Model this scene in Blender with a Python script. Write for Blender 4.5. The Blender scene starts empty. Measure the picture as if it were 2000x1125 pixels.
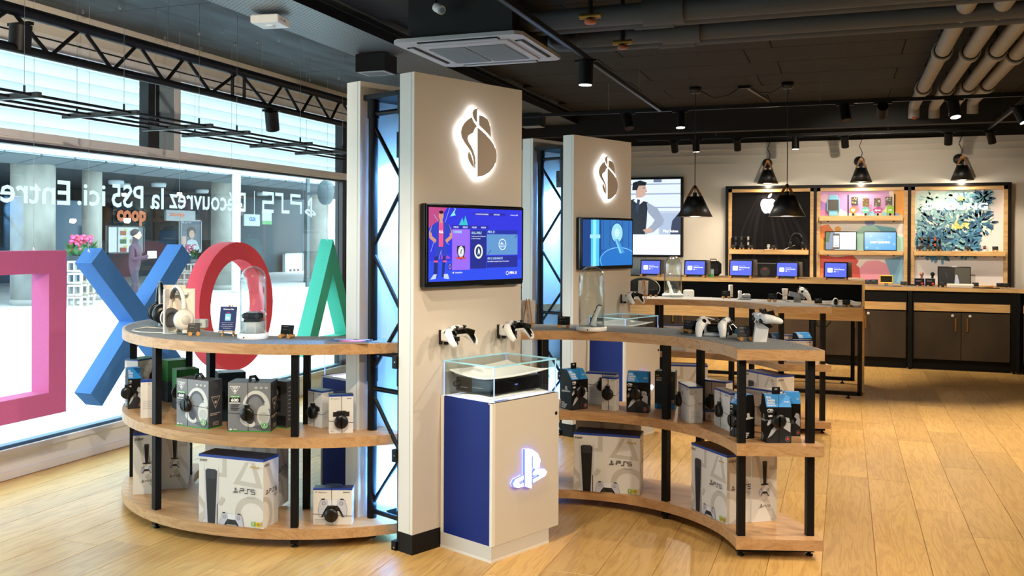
import bpy, math, random
from mathutils import Vector, Matrix
random.seed(7)
SC = bpy.context.scene
COL = SC.collection
PI = math.pi
# ------------------------------------------------------------------ camera
F_PX, CX, CY = 1856.0, 947.51, 472.87          # focal length and principal point, frame 2000 x 1125
YAW, PITCH, ROLL, CAM_H = 0.3617128, -0.0039901, -0.0047634, 1.5
_f = Vector((-math.sin(YAW) * math.cos(PITCH), math.cos(YAW) * math.cos(PITCH), math.sin(PITCH)))
_r = Vector((math.cos(YAW), math.sin(YAW), 0)); _d = _f.cross(_r)
_c, _s = math.cos(ROLL), math.sin(ROLL)
CR, CD, CF = _c * _r + _s * _d, -_s * _r + _c * _d, _f
cam = bpy.data.cameras.new('camera'); camo = bpy.data.objects.new('camera', cam); COL.objects.link(camo)
camo.matrix_world = Matrix(((CR.x, -CD.x, -CF.x, 0), (CR.y, -CD.y, -CF.y, 0), (CR.z, -CD.z, -CF.z, CAM_H), (0, 0, 0, 1)))
cam.sensor_width = 36; cam.lens = F_PX / 2000 * 36
cam.shift_x = (1000 - CX) / 2000; cam.shift_y = -(562.5 - CY) / 2000
cam.clip_start = .05; cam.clip_end = 300
SC.camera = camo
# ------------------------------------------------------------------ sky, exposure
SC.view_settings.view_transform = 'Standard'; SC.view_settings.look = 'None'
SC.view_settings.gamma = 1; SC.view_settings.use_curve_mapping = False
SC.view_settings.exposure = 0.62
W = bpy.data.worlds.new('overcast_sky'); SC.world = W; W.use_nodes = True
bg = W.node_tree.nodes['Background']; bg.inputs[0].default_value = (.86, .95, 1, 1); bg.inputs[1].default_value = 4.2
SPOT_W = 150.0                                     # watts of one track spot
WARM = (1.0, .84, .64)
# ------------------------------------------------------------------ pixel -> world (positions read off the photograph)
ORG = Vector((0, 0, CAM_H))
def ray(px, py): return CR * ((px - CX) / F_PX) + CD * ((py - CY) / F_PX) + CF
def Pz(px, py, z=0.0): v = ray(px, py); return ORG + v * ((z - CAM_H) / v.z)
def Py(px, py, y): v = ray(px, py); return ORG + v * (y / v.y)
def Px(px, py, x): v = ray(px, py); return ORG + v * (x / v.x)
def Pn(px, py, p0, n): v = ray(px, py); return ORG + v * (n.dot(p0 - ORG) / n.dot(v))
def Zat(px, py, p):                              # height on the vertical over p seen at this pixel
    v = ray(px, py); t = (v.x * p[0] + v.y * p[1]) / (v.x ** 2 + v.y ** 2); return CAM_H + v.z * t
# ------------------------------------------------------------------ materials
MATS = {}
def lin(h):
    h = h.lstrip('#'); o = []
    for i in (0, 2, 4):
        c = int(h[i:i + 2], 16) / 255; o.append(c / 12.92 if c <= .04045 else ((c + .055) / 1.055) ** 2.4)
    return (*o, 1)
def M(name, col='#808080', rough=.5, metal=0, emit=0, ecol=None, var=0, vscale=(8, 8, 8), bump=0, bscale=200, spec=None, coat=0, vcol=None, trans=0, alpha=1):
    if name in MATS: return MATS[name]
    m = bpy.data.materials.new(name); m.use_nodes = True; nt = m.node_tree; b = nt.nodes['Principled BSDF']
    b.inputs['Base Color'].default_value = lin(col); b.inputs['Roughness'].default_value = rough; b.inputs['Metallic'].default_value = metal
    if spec is not None: b.inputs['Specular IOR Level'].default_value = spec
    if coat: b.inputs['Coat Weight'].default_value = coat; b.inputs['Coat Roughness'].default_value = .08
    if emit: b.inputs['Emission Color'].default_value = lin(ecol or col); b.inputs['Emission Strength'].default_value = emit
    if trans: b.inputs['Transmission Weight'].default_value = trans
    if var or bump:
        tc = nt.nodes.new('ShaderNodeTexCoord'); mp = nt.nodes.new('ShaderNodeMapping'); nt.links.new(tc.outputs['Object'], mp.inputs[0])
    if var:
        mp.inputs['Scale'].default_value = vscale
        nz = nt.nodes.new('ShaderNodeTexNoise'); nz.inputs['Scale'].default_value = 1; nz.inputs['Detail'].default_value = 5; nt.links.new(mp.outputs[0], nz.inputs['Vector'])
        rp = nt.nodes.new('ShaderNodeValToRGB'); c = lin(col)
        rp.color_ramp.elements[0].position = .3; rp.color_ramp.elements[1].position = .7
        rp.color_ramp.elements[0].color = (*[x * (1 - var) for x in c[:3]], 1)
        rp.color_ramp.elements[1].color = lin(vcol) if vcol else (*[min(1, x * (1 + var)) for x in c[:3]], 1)
        nt.links.new(nz.outputs['Fac'], rp.inputs[0]); nt.links.new(rp.outputs[0], b.inputs['Base Color'])
    if bump:
        n2 = nt.nodes.new('ShaderNodeTexNoise'); n2.inputs['Scale'].default_value = bscale; nt.links.new(tc.outputs['Object'], n2.inputs['Vector'])
        bp = nt.nodes.new('ShaderNodeBump'); bp.inputs['Strength'].default_value = bump; bp.inputs['Distance'].default_value = .002
        nt.links.new(n2.outputs['Fac'], bp.inputs['Height']); nt.links.new(bp.outputs[0], b.inputs['Normal'])
    MATS[name] = m; return m
def wood(name, c1, c2, c3, axis=0, rough=.42, rnd=False, sc=1.0):
    """procedural oak: stretched grain, darker growth lines, per-object tone when rnd"""
    if name in MATS: return MATS[name]
    m = bpy.data.materials.new(name); m.use_nodes = True; nt = m.node_tree; b = nt.nodes['Principled BSDF']; L = nt.links.new
    tc = nt.nodes.new('ShaderNodeTexCoord'); mp = nt.nodes.new('ShaderNodeMapping'); L(tc.outputs['Object'], mp.inputs[0])
    s = [9 * sc, 9 * sc, 9 * sc]; s[axis] = .9 * sc; mp.inputs['Scale'].default_value = s
    if rnd:
        oi = nt.nodes.new('ShaderNodeObjectInfo'); mm = nt.nodes.new('ShaderNodeVectorMath'); mm.operation = 'SCALE'; mm.inputs[0].default_value = (13, 7, 5)
        L(oi.outputs['Random'], mm.inputs['Scale']); ad = nt.nodes.new('ShaderNodeVectorMath'); L(mp.outputs[0], ad.inputs[0]); L(mm.outputs[0], ad.inputs[1]); src = ad.outputs[0]
    else: src = mp.outputs[0]
    n1 = nt.nodes.new('ShaderNodeTexNoise'); n1.inputs['Scale'].default_value = 1.2; n1.inputs['Detail'].default_value = 3; n1.inputs['Distortion'].default_value = .6; L(src, n1.inputs['Vector'])
    wv = nt.nodes.new('ShaderNodeMath'); wv.operation = 'MULTIPLY'; wv.inputs[1].default_value = 34; L(n1.outputs['Fac'], wv.inputs[0])
    sn = nt.nodes.new('ShaderNodeMath'); sn.operation = 'SINE'; L(wv.outputs[0], sn.inputs[0])
    m01 = nt.nodes.new('ShaderNodeMapRange'); m01.inputs[1].default_value = -1; m01.inputs[2].default_value = 1; L(sn.outputs[0], m01.inputs[0])
    mp2 = nt.nodes.new('ShaderNodeMapping'); s2 = [160 * sc] * 3; s2[axis] = 5 * sc; mp2.inputs['Scale'].default_value = s2; L(tc.outputs['Object'], mp2.inputs[0])
    n2 = nt.nodes.new('ShaderNodeTexNoise'); n2.inputs['Scale'].default_value = 1; n2.inputs['Detail'].default_value = 2; L(mp2.outputs[0], n2.inputs['Vector'])
    mx = nt.nodes.new('ShaderNodeMix'); mx.data_type = 'RGBA'; mx.inputs[6].default_value = lin(c1); mx.inputs[7].default_value = lin(c2)
    pw = nt.nodes.new('ShaderNodeMath'); pw.operation = 'POWER'; pw.inputs[1].default_value = 2.2; L(m01.outputs[0], pw.inputs[0]); L(pw.outputs[0], mx.inputs[0])
    mx2 = nt.nodes.new('ShaderNodeMix'); mx2.data_type = 'RGBA'; mx2.inputs[7].default_value = lin(c3); L(mx.outputs[2], mx2.inputs[6])
    rp = nt.nodes.new('ShaderNodeMapRange'); rp.inputs[1].default_value = .5; rp.inputs[2].default_value = .75; rp.inputs[4].default_value = .6; L(n2.outputs['Fac'], rp.inputs[0]); L(rp.outputs[0], mx2.inputs[0])
    out = mx2.outputs[2]
    if rnd:
        hv = nt.nodes.new('ShaderNodeHueSaturation'); mr = nt.nodes.new('ShaderNodeMapRange'); mr.inputs[3].default_value = .86; mr.inputs[4].default_value = 1.12
        L(oi.outputs['Random'], mr.inputs[0]); L(mr.outputs[0], hv.inputs['Value']); L(out, hv.inputs['Color']); out = hv.outputs[0]
    L(out, b.inputs['Base Color']); b.inputs['Roughness'].default_value = rough
    MATS[name] = m; return m
def speckle(name, c1, c2, scale=350, rough=.9, bump=.5):
    if name in MATS: return MATS[name]
    m = bpy.data.materials.new(name); m.use_nodes = True; nt = m.node_tree; b = nt.nodes['Principled BSDF']; L = nt.links.new
    tc = nt.nodes.new('ShaderNodeTexCoord'); n = nt.nodes.new('ShaderNodeTexNoise'); n.inputs['Scale'].default_value = scale; n.inputs['Detail'].default_value = 4; L(tc.outputs['Object'], n.inputs['Vector'])
    rp = nt.nodes.new('ShaderNodeValToRGB'); rp.color_ramp.elements[0].position = .4; rp.color_ramp.elements[1].position = .62
    rp.color_ramp.elements[0].color = lin(c1); rp.color_ramp.elements[1].color = lin(c2); L(n.outputs['Fac'], rp.inputs[0]); L(rp.outputs[0], b.inputs['Base Color'])
    bp = nt.nodes.new('ShaderNodeBump'); bp.inputs['Strength'].default_value = bump; bp.inputs['Distance'].default_value = .003; L(n.outputs['Fac'], bp.inputs['Height']); L(bp.outputs[0], b.inputs['Normal'])
    b.inputs['Roughness'].default_value = rough; MATS[name] = m; return m
def glass(name, tint='#eaf6f8', refl=1.0, rough=0.0):
    """thin clear pane: straight transmission plus fresnel mirror"""
    if name in MATS: return MATS[name]
    m = bpy.data.materials.new(name); m.use_nodes = True; nt = m.node_tree; nt.nodes.clear(); L = nt.links.new
    o = nt.nodes.new('ShaderNodeOutputMaterial'); mx = nt.nodes.new('ShaderNodeMixShader'); tr = nt.nodes.new('ShaderNodeBsdfTransparent'); gl = nt.nodes.new('ShaderNodeBsdfGlossy')
    lw = nt.nodes.new('ShaderNodeLayerWeight'); lw.inputs[0].default_value = .5; pw = nt.nodes.new('ShaderNodeMath'); pw.operation = 'POWER'; pw.inputs[1].default_value = 5; L(lw.outputs['Facing'], pw.inputs[0])
    mu = nt.nodes.new('ShaderNodeMath'); mu.operation = 'MULTIPLY_ADD'; mu.inputs[1].default_value = .7 * refl; mu.inputs[2].default_value = .035 * refl; L(pw.outputs[0], mu.inputs[0])
    tr.inputs[0].default_value = lin(tint); gl.inputs['Roughness'].default_value = rough
    L(mu.outputs[0], mx.inputs[0]); L(tr.outputs[0], mx.inputs[1]); L(gl.outputs[0], mx.inputs[2]); L(mx.outputs[0], o.inputs[0])
    MATS[name] = m; return m
def ink(h, rough=.45): return M('ink_' + h.lstrip('#'), h, rough)
def lcd(h, e=1.0): return M('lcd_' + h.lstrip('#') + '_%d' % (e * 100), '#050505', .25, emit=e, ecol=h)
BLACK = M('black_powder_coat', '#08080a', .5, spec=.25)
BLACKP = M('black_plastic', '#0a0a0b', .35)
BLACKG = M('black_gloss', '#060607', .12)
WHITE = M('white_laminate', '#e6e0d6', .5)
WHITEP = M('white_plastic', '#e9e8e6', .35)
GREYP = M('grey_plastic', '#77797c', .45)
STEEL = M('brushed_steel', '#b5b7ba', .3, 1)
BRASS = M('brass', '#b98a4a', .35, 1)
OAK = wood('oak_shelf', '#c69c6e', '#b88c5e', '#9d754a', 0)
OAKL = wood('light_oak', '#d8b27a', '#ca9f66', '#b98d55', 0)
OAKF = wood('oak_floor', '#cba361', '#bb9254', '#9a733f', 1, .36, True, 1.4)
PEG = wood('peg_wood', '#c9934f', '#a97335', '#8a5a28', 0)
FELT = speckle('grey_felt', '#4d5053', '#a3a6a8', 260)
# ------------------------------------------------------------------ mesh builder
class MB:
    def __init__(s): s.v = []; s.f = []; s.m = []; s.sm = []; s.mats = []
    def mi(s, m):
        if m not in s.mats: s.mats.append(m)
        return s.mats.index(m)
    def add(s, vs, fs, m, T=None, smooth=False):
        o = len(s.v); k = s.mi(m)
        s.v += [tuple(T @ Vector(p)) for p in vs] if T is not None else [tuple(p) for p in vs]
        for f in fs: s.f.append([i + o for i in f]); s.m.append(k); s.sm.append(smooth)
        return s
    def box(s, x0, x1, y0, y1, z0, z1, m, T=None):
        vs = [(x, y, z) for z in (z0, z1) for y in (y0, y1) for x in (x0, x1)]
        return s.add(vs, [(0, 2, 3, 1), (4, 5, 7, 6), (0, 1, 5, 4), (2, 6, 7, 3), (0, 4, 6, 2), (1, 3, 7, 5)], m, T)
    def cbox(s, x0, x1, y0, y1, z0, z1, m, c=.003, T=None):
        """box with chamfered vertical and top edges"""
        c = min(c, (x1 - x0) / 3, (y1 - y0) / 3, (z1 - z0) / 3)
        def ring(i, z): return [(x0 + i + c, y0 + i, z), (x1 - i - c, y0 + i, z), (x1 - i, y0 + i + c, z), (x1 - i, y1 - i - c, z), (x1 - i - c, y1 - i, z), (x0 + i + c, y1 - i, z), (x0 + i, y1 - i - c, z), (x0 + i, y0 + i + c, z)]
        vs = ring(c, z0) + ring(0, z0 + c) + ring(0, z1 - c) + ring(c, z1); fs = [tuple(range(7, -1, -1)), tuple(range(24, 32))]
        for a in range(3):
            for i in range(8): j = (i + 1) % 8; fs.append((a * 8 + i, a * 8 + j, a * 8 + 8 + j, a * 8 + 8 + i))
        return s.add(vs, fs, m, T)
    def prism(s, poly, z0, z1, m, T=None, mside=None, smooth=False):
        n = len(poly); area = sum(poly[i][0] * poly[(i + 1) % n][1] - poly[(i + 1) % n][0] * poly[i][1] for i in range(n))
        if area < 0: poly = poly[::-1]
        vs = [(x, y, z0) for x, y in poly] + [(x, y, z1) for x, y in poly]
        s.add(vs, [tuple(range(n - 1, -1, -1)), tuple(range(n, 2 * n))], m, T)
        return s.add(vs, [(i, (i + 1) % n, n + (i + 1) % n, n + i) for i in range(n)], mside or m, T, smooth)
    def lathe(s, prof, m, seg=24, T=None, smooth=True):
        vs = []; fs = []; n = len(prof)
        for r, z in prof:
            for k in range(seg): a = 2 * PI * k / seg; vs.append((r * math.cos(a), r * math.sin(a), z))
        for i in range(n - 1):
            for k in range(seg): j = (k + 1) % seg; fs.append((i * seg + k, i * seg + j, (i + 1) * seg + j, (i + 1) * seg + k))
        if prof[0][0] > 1e-5: fs.append(tuple(range(seg - 1, -1, -1)))
        if prof[-1][0] > 1e-5: fs.append(tuple(range((n - 1) * seg, n * seg)))
        return s.add(vs, fs, m, T, smooth)
    def cyl(s, p, q, r, m, seg=16, T=None, r2=None): return s.tube([p, q], [r, r if r2 is None else r2], m, seg, T)
    def tube(s, pts, r, m, seg=8, T=None, closed=False):
        pts = [Vector(p) for p in pts]; n = len(pts); vs = []; fs = []
        rs = r if isinstance(r, (list, tuple)) else [r] * n
        up = Vector((0, 0, 1)); prev = None
        for i, p in enumerate(pts):
            if closed: t = pts[(i + 1) % n] - pts[i - 1]
            else: t = pts[min(i + 1, n - 1)] - pts[max(i - 1, 0)]
            t.normalize()
            if prev is None:
                a = up if abs(t.dot(up)) < .95 else Vector((1, 0, 0)); x = t.cross(a).normalized()
            else: x = prev - t * prev.dot(t); x = x.normalized() if x.length > 1e-6 else t.orthogonal().normalized()
            prev = x; y = t.cross(x)
            for k in range(seg): a = 2 * PI * k / seg; vs.append(p + (x * math.cos(a) + y * math.sin(a)) * rs[i])
        for i in range(n if closed else n - 1):
            for k in range(seg):
                j = (k + 1) % seg; i2 = (i + 1) % n; fs.append((i * seg + k, i * seg + j, i2 * seg + j, i2 * seg + k))
        s.add(vs, fs, m, T, seg > 5)
        if not closed:
            s.add(vs[:seg], [tuple(range(seg - 1, -1, -1))], m, T); s.add(vs[-seg:], [tuple(range(seg))], m, T)
        return s
    def sphere(s, c, r, m, T=None, seg=16, rings=10):
        rx, ry, rz = r if isinstance(r, (list, tuple)) else (r, r, r); vs = []; fs = []
        for i in range(rings + 1):
            t = PI * i / rings
            for k in range(seg): a = 2 * PI * k / seg; vs.append((c[0] + rx * math.sin(t) * math.cos(a), c[1] + ry * math.sin(t) * math.sin(a), c[2] + rz * math.cos(t)))
        for i in range(rings):
            for k in range(seg): j = (k + 1) % seg; fs.append((i * seg + k, (i + 1) * seg + k, (i + 1) * seg + j, i * seg + j))
        return s.add(vs, fs, m, T, True)
    def bar(s, p, q, w, h, m, T=None):
        """rectangular bar from p to q"""
        p, q = Vector(p), Vector(q); t = (q - p).normalized(); a = Vector((0, 0, 1)) if abs(t.z) < .95 else Vector((1, 0, 0))
        x = t.cross(a).normalized() * w / 2; y = x.cross(t).normalized() * h / 2
        vs = [p - x - y, p + x - y, p + x + y, p - x + y, q - x - y, q + x - y, q + x + y, q - x + y]
        return s.add(vs, [(3, 2, 1, 0), (4, 5, 6, 7), (0, 1, 5, 4), (1, 2, 6, 5), (2, 3, 7, 6), (3, 0, 4, 7)], m, T)
    def build(s, name, parent=None, bevel=0, loc=None, rz=0):
        me = bpy.data.meshes.new(name); me.from_pydata(s.v, [], s.f)
        for m in s.mats: me.materials.append(m)
        me.polygons.foreach_set('material_index', s.m); me.polygons.foreach_set('use_smooth', s.sm); me.update()
        o = bpy.data.objects.new(name, me); COL.objects.link(o)
        if parent: o.parent = parent
        if loc is not None: o.location = loc
        if rz: o.rotation_euler.z = rz
        if bevel:
            b = o.modifiers.new('bevel', 'BEVEL'); b.width = bevel; b.segments = 2; b.limit_method = 'ANGLE'
        return o
def thing(name, label, cat, loc=(0, 0, 0), rz=0, group=None):
    o = bpy.data.objects.new(name, None); COL.objects.link(o); o.empty_display_size = .05
    o.location = loc; o.rotation_euler.z = rz; o['label'] = label; o['category'] = cat
    if group: o['group'] = group
    return o
def tag(o, label, cat, group=None):
    o['label'] = label; o['category'] = cat
    if group: o['group'] = group
    return o
def struct(o): o['kind'] = 'structure'; return o
def dup(root, loc=None, rz=None, label=None, group=None, parent=None):
    c = root.copy(); COL.objects.link(c)
    if parent: c.parent = parent
    if loc is not None: c.location = loc
    if rz is not None: c.rotation_euler.z = rz
    if label: c['label'] = label
    if group: c['group'] = group
    for ch in list(root.children): dup(ch, parent=c)
    return c
# ------------------------------------------------------------------ lettering and flat prints
_TXT = {}
def text_mesh(s, bold=0.0, shear=0.0, space=1.0):
    k = (s, bold, shear, space)
    if k not in _TXT:
        cu = bpy.data.curves.new('lettering', 'FONT'); cu.body = s; cu.size = 1; cu.resolution_u = 2; cu.offset = bold; cu.shear = shear; cu.space_character = space
        o = bpy.data.objects.new('lettering', cu); COL.objects.link(o)
        me = o.evaluated_get(bpy.context.evaluated_depsgraph_get()).to_mesh()
        vs = [v.co.xy.copy() for v in me.vertices]; fs = [tuple(p.vertices) for p in me.polygons]
        bpy.data.objects.remove(o); bpy.data.curves.remove(cu)
        xs = [v.x for v in vs] or [0]; ys = [v.y for v in vs] or [0]
        _TXT[k] = (vs, fs, min(xs), max(xs), min(ys), max(ys))
    return _TXT[k]
class Print:
    """flat print on a face: x to the right, y up, in metres from the face's lower-left corner; layers stand 0.2 mm apart"""
    def __init__(s, T, step=.0002, clip=None): s.T = T; s.b = MB(); s.k = 1; s.step = step; s.clip = clip
    def _cut(s, pts):
        if s.clip is None: return pts
        for ax, lim, sg in ((0, 0, 1), (0, s.clip[0], -1), (1, 0, 1), (1, s.clip[1], -1)):
            out = []
            for i in range(len(pts)):
                a, c = pts[i - 1], pts[i]; da, dc = sg * (a[ax] - lim), sg * (c[ax] - lim)
                if (da < 0) != (dc < 0): t = da / (da - dc); out.append((a[0] + (c[0] - a[0]) * t, a[1] + (c[1] - a[1]) * t))
                if dc >= 0: out.append((c[0], c[1]))
            pts = out
            if len(pts) < 3: return []
        return pts
    def _quads(s, quads, m):
        z = s._z()
        for q in quads:
            q = s._cut(q)
            if q: s.b.add([(x, y, z) for x, y in q], [tuple(range(len(q)))], m, s.T)
        return s
    def _z(s): s.k += 1; return s.k * s.step
    def poly(s, pts, m):
        a = sum(pts[i][0] * pts[(i + 1) % len(pts)][1] - pts[(i + 1) % len(pts)][0] * pts[i][1] for i in range(len(pts)))
        if a < 0: pts = pts[::-1]
        pts = s._cut(pts)
        if not pts: return s
        z = s._z(); s.b.add([(x, y, z) for x, y in pts], [tuple(range(len(pts)))], m, s.T); return s
    def rect(s, x0, y0, x1, y1, m): return s.poly([(x0, y0), (x1, y0), (x1, y1), (x0, y1)], m)
    def rrect(s, x0, y0, x1, y1, r, m, n=4):
        p = []
        for cx, cy, a0 in ((x1 - r, y0 + r, -PI / 2), (x1 - r, y1 - r, 0), (x0 + r, y1 - r, PI / 2), (x0 + r, y0 + r, PI)):
            for i in range(n + 1): a = a0 + PI / 2 * i / n; p.append((cx + r * math.cos(a), cy + r * math.sin(a)))
        return s.poly(p, m)
    def ell(s, cx, cy, rx, ry, m, n=24, rot=0):
        c, q = math.cos(rot), math.sin(rot)
        return s.poly([(cx + rx * math.cos(a) * c - ry * math.sin(a) * q, cy + rx * math.cos(a) * q + ry * math.sin(a) * c) for a in [2 * PI * i / n for i in range(n)]], m)
    def ring(s, cx, cy, rx, ry, w, m, a0=0, a1=2 * PI, n=28):
        P = []
        for i in range(n + 1):
            a = a0 + (a1 - a0) * i / n; P.append(((cx + (rx - w) * math.cos(a), cy + (ry - w) * math.sin(a)), (cx + rx * math.cos(a), cy + ry * math.sin(a))))
        return s._quads([[P[i][0], P[i][1], P[i + 1][1], P[i + 1][0]] for i in range(n)], m)
    def line(s, pts, w, m):
        pts = [Vector(p) for p in pts]; P = []
        for i, p in enumerate(pts):
            d0 = (p - pts[max(i - 1, 0)]); d1 = (pts[min(i + 1, len(pts) - 1)] - p)
            d0 = d0.normalized() if d0.length > 0 else d1.normalized(); d1 = d1.normalized() if d1.length > 0 else d0
            t = (d0 + d1).normalized(); k = max(.5, t.dot(d0)); n = Vector((-t.y, t.x)) * w / 2 / k; P.append(((p.x - n.x, p.y - n.y), (p.x + n.x, p.y + n.y)))
        return s._quads([[P[i][0], P[i + 1][0], P[i + 1][1], P[i][1]] for i in range(len(P) - 1)], m)
    def text(s, txt, x, y, h, m, w=None, bold=0.0, shear=0.0, align='l', space=1.0):
        """cap height h, baseline y; w forces the width"""
        vs, fs, x0, x1, y0, y1 = text_mesh(txt, bold, shear, space); k = h / .69; kx = k if w is None else w / max(1e-6, x1 - x0)
        ox = x - x0 * kx if align == 'l' else (x - x1 * kx if align == 'r' else x - (x0 + x1) / 2 * kx)
        z = s._z(); s.b.add([(ox + v.x * kx, y + v.y * k, z) for v in vs], fs, m, s.T); return s
    def build(s, name, parent): return s.b.build(name, parent)
def face(o, x, z): return None
def TF(origin, xdir, ydir):
    """frame for a print: origin, x axis, y axis (normal = x cross y)"""
    x = Vector(xdir).normalized(); y = Vector(ydir).normalized(); n = x.cross(y); o = Vector(origin)
    return Matrix(((x.x, y.x, n.x, o.x), (x.y, y.y, n.y, o.y), (x.z, y.z, n.z, o.z), (0, 0, 0, 1)))
def ps_mark(p, x, y, h, m):
    """the letter-pair emblem printed on the console packaging"""
    p.poly([(x + h * .42, y), (x + h * .42, y + h), (x + h * .62, y + h * .93), (x + h * .8, y + h * .75), (x + h * .78, y + h * .55), (x + h * .62, y + h * .52), (x + h * .62, y + h * .78), (x + h * .56, y + h * .8), (x + h * .56, y - h * .05)], m)
    p.poly([(x, y + h * .14), (x + h * .38, y + h * .36), (x + h * .38, y + h * .26), (x + h * .18, y + h * .15), (x + h * .38, y + h * .18), (x + h * .38, y + h * .07), (x + h * .1, y + h * .05)], m)
    p.poly([(x + h * .6, y + h * .12), (x + h * .95, y + h * .24), (x + h * .82, y + h * .3), (x + h * .6, y + h * .24), (x + h * .6, y + h * .36), (x + h * .9, y + h * .38), (x + h * 1.12, y + h * .26), (x + h * 1.05, y + h * .16), (x + h * .6, y)], m)
def ps5_word(p, x, y, h, m):
    t = h * .16
    p.line([(x, y), (x, y + h * .55), (x + h * .95, y + h * .55), (x + h * .95, y + h * .93), (x + h * .05, y + h * .93)], t, m)
    p.line([(x + h * 1.1, y + h * .07), (x + h * 1.75, y + h * .07), (x + h * 1.75, y + h * .93), (x + h * 2.4, y + h * .93)], t, m)
    p.line([(x + h * 2.55, y + h * .07), (x + h * 3.45, y + h * .07), (x + h * 3.45, y + h * .5), (x + h * 2.6, y + h * .5), (x + h * 2.6, y + h * .93), (x + h * 3.5, y + h * .93)], t, m)
# ================================================================== SETTING
XW = -4.82            # inner face of the window wall
YB = 12.65            # back wall
ZC = 3.0              # ceiling
m = MB(); m.box(-5.1, 5.6, -2.2, 13.0, -.12, -.004, OAKF); floor = struct(m.build('floor'))
# planks run away from the camera, joints staggered
pl_cache = {}
PLW = .235
nx = 0
x = -4.79
while x < 2.9:
    y = 2.6 + random.uniform(-1.3, 0)
    ymax = 12.2
    while y < ymax:
        ln = random.choice((1.25, 1.6, 1.95)); y0, y1 = max(y, 2.4), min(y + ln, 12.6)
        # leave out what lies outside the view to the right of the frame
        if y1 > 2.5 and (x - .2) < .36 * y1 + .2 and (x + .3) > -1.55 * y1 + .2:
            k = (round(y1 - y0, 2),)
            if k not in pl_cache:
                b = MB(); hl = (y1 - y0) / 2 - .0011; b.cbox(-PLW / 2 + .0009, PLW / 2 - .0009, -hl, hl, -.004, 0, OAKF, .0012); o = b.build('plank', floor); pl_cache[k] = o
            else: o = pl_cache[k].copy(); COL.objects.link(o)
            o.location = (x + PLW / 2, (y0 + y1) / 2, 0); nx += 1
        y += ln
    x += PLW
print('planks', nx)
# ---------------------------------------------------------------- walls
PAINT = M('white_wall_paint', '#d9d2c6', .75)
DARKC = M('black_ceiling_paint', '#141415', .85)
b = MB(); b.box(-5.1, 2.5, YB, YB + .2, -.1, 2.745, PAINT)
for z in (2.665, 2.585, 2.475): b.box(-5.0, 2.36, YB - .012, YB, z, z + .014, PAINT)
b.box(-5.1, 2.5, YB + .01, YB + .2, 2.745, 3.3, DARKC); wall_back = struct(b.build('wall_back'))
b = MB(); b.prism([(2.4, 12.65), (5.3, 9.43), (5.5, 9.6), (2.6, 12.85)], -.1, 3.3, PAINT); struct(b.build('wall_right'))
b = MB(); b.box(5.3, 5.5, -2.2, 9.6, -.1, 3.3, PAINT); struct(b.build('wall_far_right'))
b = MB(); b.box(-5.1, 5.4, -2.4, -2.2, -.1, 3.3, PAINT); struct(b.build('wall_front'))
# ---------------------------------------------------------------- window wall (x = XW): parapet, frames, panes
FRAME = M('window_frame_taupe', '#e2e2e4', .5); FRB = M('window_frame_black', '#131518', .4); SILLM = M('sill_white', '#dcdad6', .45)
GL = glass('window_glass', '#eaf5f7', .9)
b = MB()
b.box(XW - .2, XW, -2.2, 13, -.1, .045, SILLM); b.box(XW - .2, XW - .012, -2.2, 13, .045, .15, SILLM); b.box(XW - .22, XW + .01, -2.2, 13, .15, .185, SILLM)
b.box(XW - .2, XW - .004, -2.2, 13, 2.78, 3.3, PAINT); struct(b.build('wall_left'))
b = MB(); b.box(XW - .2, XW - .006, 9.2, 13, .185, 2.78, PAINT); struct(b.build('wall_left_end'))
b = MB(); b.box(XW, XW + .012, -2.2, 12.6, 0, .045, SILLM); struct(b.build('baseboard_left'))
def pane(y0, y1, z0, z1, m, name, parent): b = MB(); b.box(XW - .062, XW - .05, y0, y1, z0, z1, m); return b.build(name, parent)
# lower big window in three lights, upper band with pale roller slats
ys = [-2.2, 1.9, 8.62]
ZT0, ZT1 = 2.094, 2.16
win = struct(bpy.data.objects.new('window_1', None)); COL.objects.link(win)
b = MB(); b.box(XW - .1, XW + .01, -2.2, 8.75, ZT0 + .023, ZT1, FRAME); b.build('transom', win)
b = MB(); b.box(XW - .1, XW + .004, -2.2, 8.75, ZT0, ZT0 + .023, SILLM); b.build('transom_lip', win)
b = MB(); b.box(XW - .085, XW - .02, -2.2, 8.75, ZT0 - .02, ZT0, FRB); b.box(XW - .085, XW - .02, -2.2, 8.75, .185, .205, M('gasket_blue_grey', '#4a6f86', .4)); b.build('gasket', win)
b = MB(); b.box(XW - .1, XW - .01, 8.62, 8.75, .185, 2.78, FRB); b.box(XW - .1, XW + .005, 8.75, 8.85, .185, 2.78, FRAME); b.box(XW - .1, XW + .005, 8.85, 9.25, .185, 2.78, M('reveal_white', '#d8dade', .6)); b.build('jamb', win)
pane(-2.2, 8.62, .2, ZT0 - .015, GL, 'pane', win)
# mullion of the upper band
b = MB(); b.box(XW - .1, XW - .015, 5.71, 5.83, ZT1, 2.78, FRB); b.box(XW - .1, XW, 5.83, 5.98, ZT1, 2.78, M('mullion_grey_blue', '#8fa3ad', .5)); b.box(XW - .1, XW + .006, 5.98, 6.05, ZT1, 2.78, FRAME); b.build('mullion', win)
b = MB(); b.box(XW - .1, XW + .012, -2.2, 8.75, 2.70, 2.80, FRAME); b.box(XW - .06, XW + .016, -2.2, 8.75, 2.765, 2.775, FRB); b.build('head_frame', win)
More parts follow.
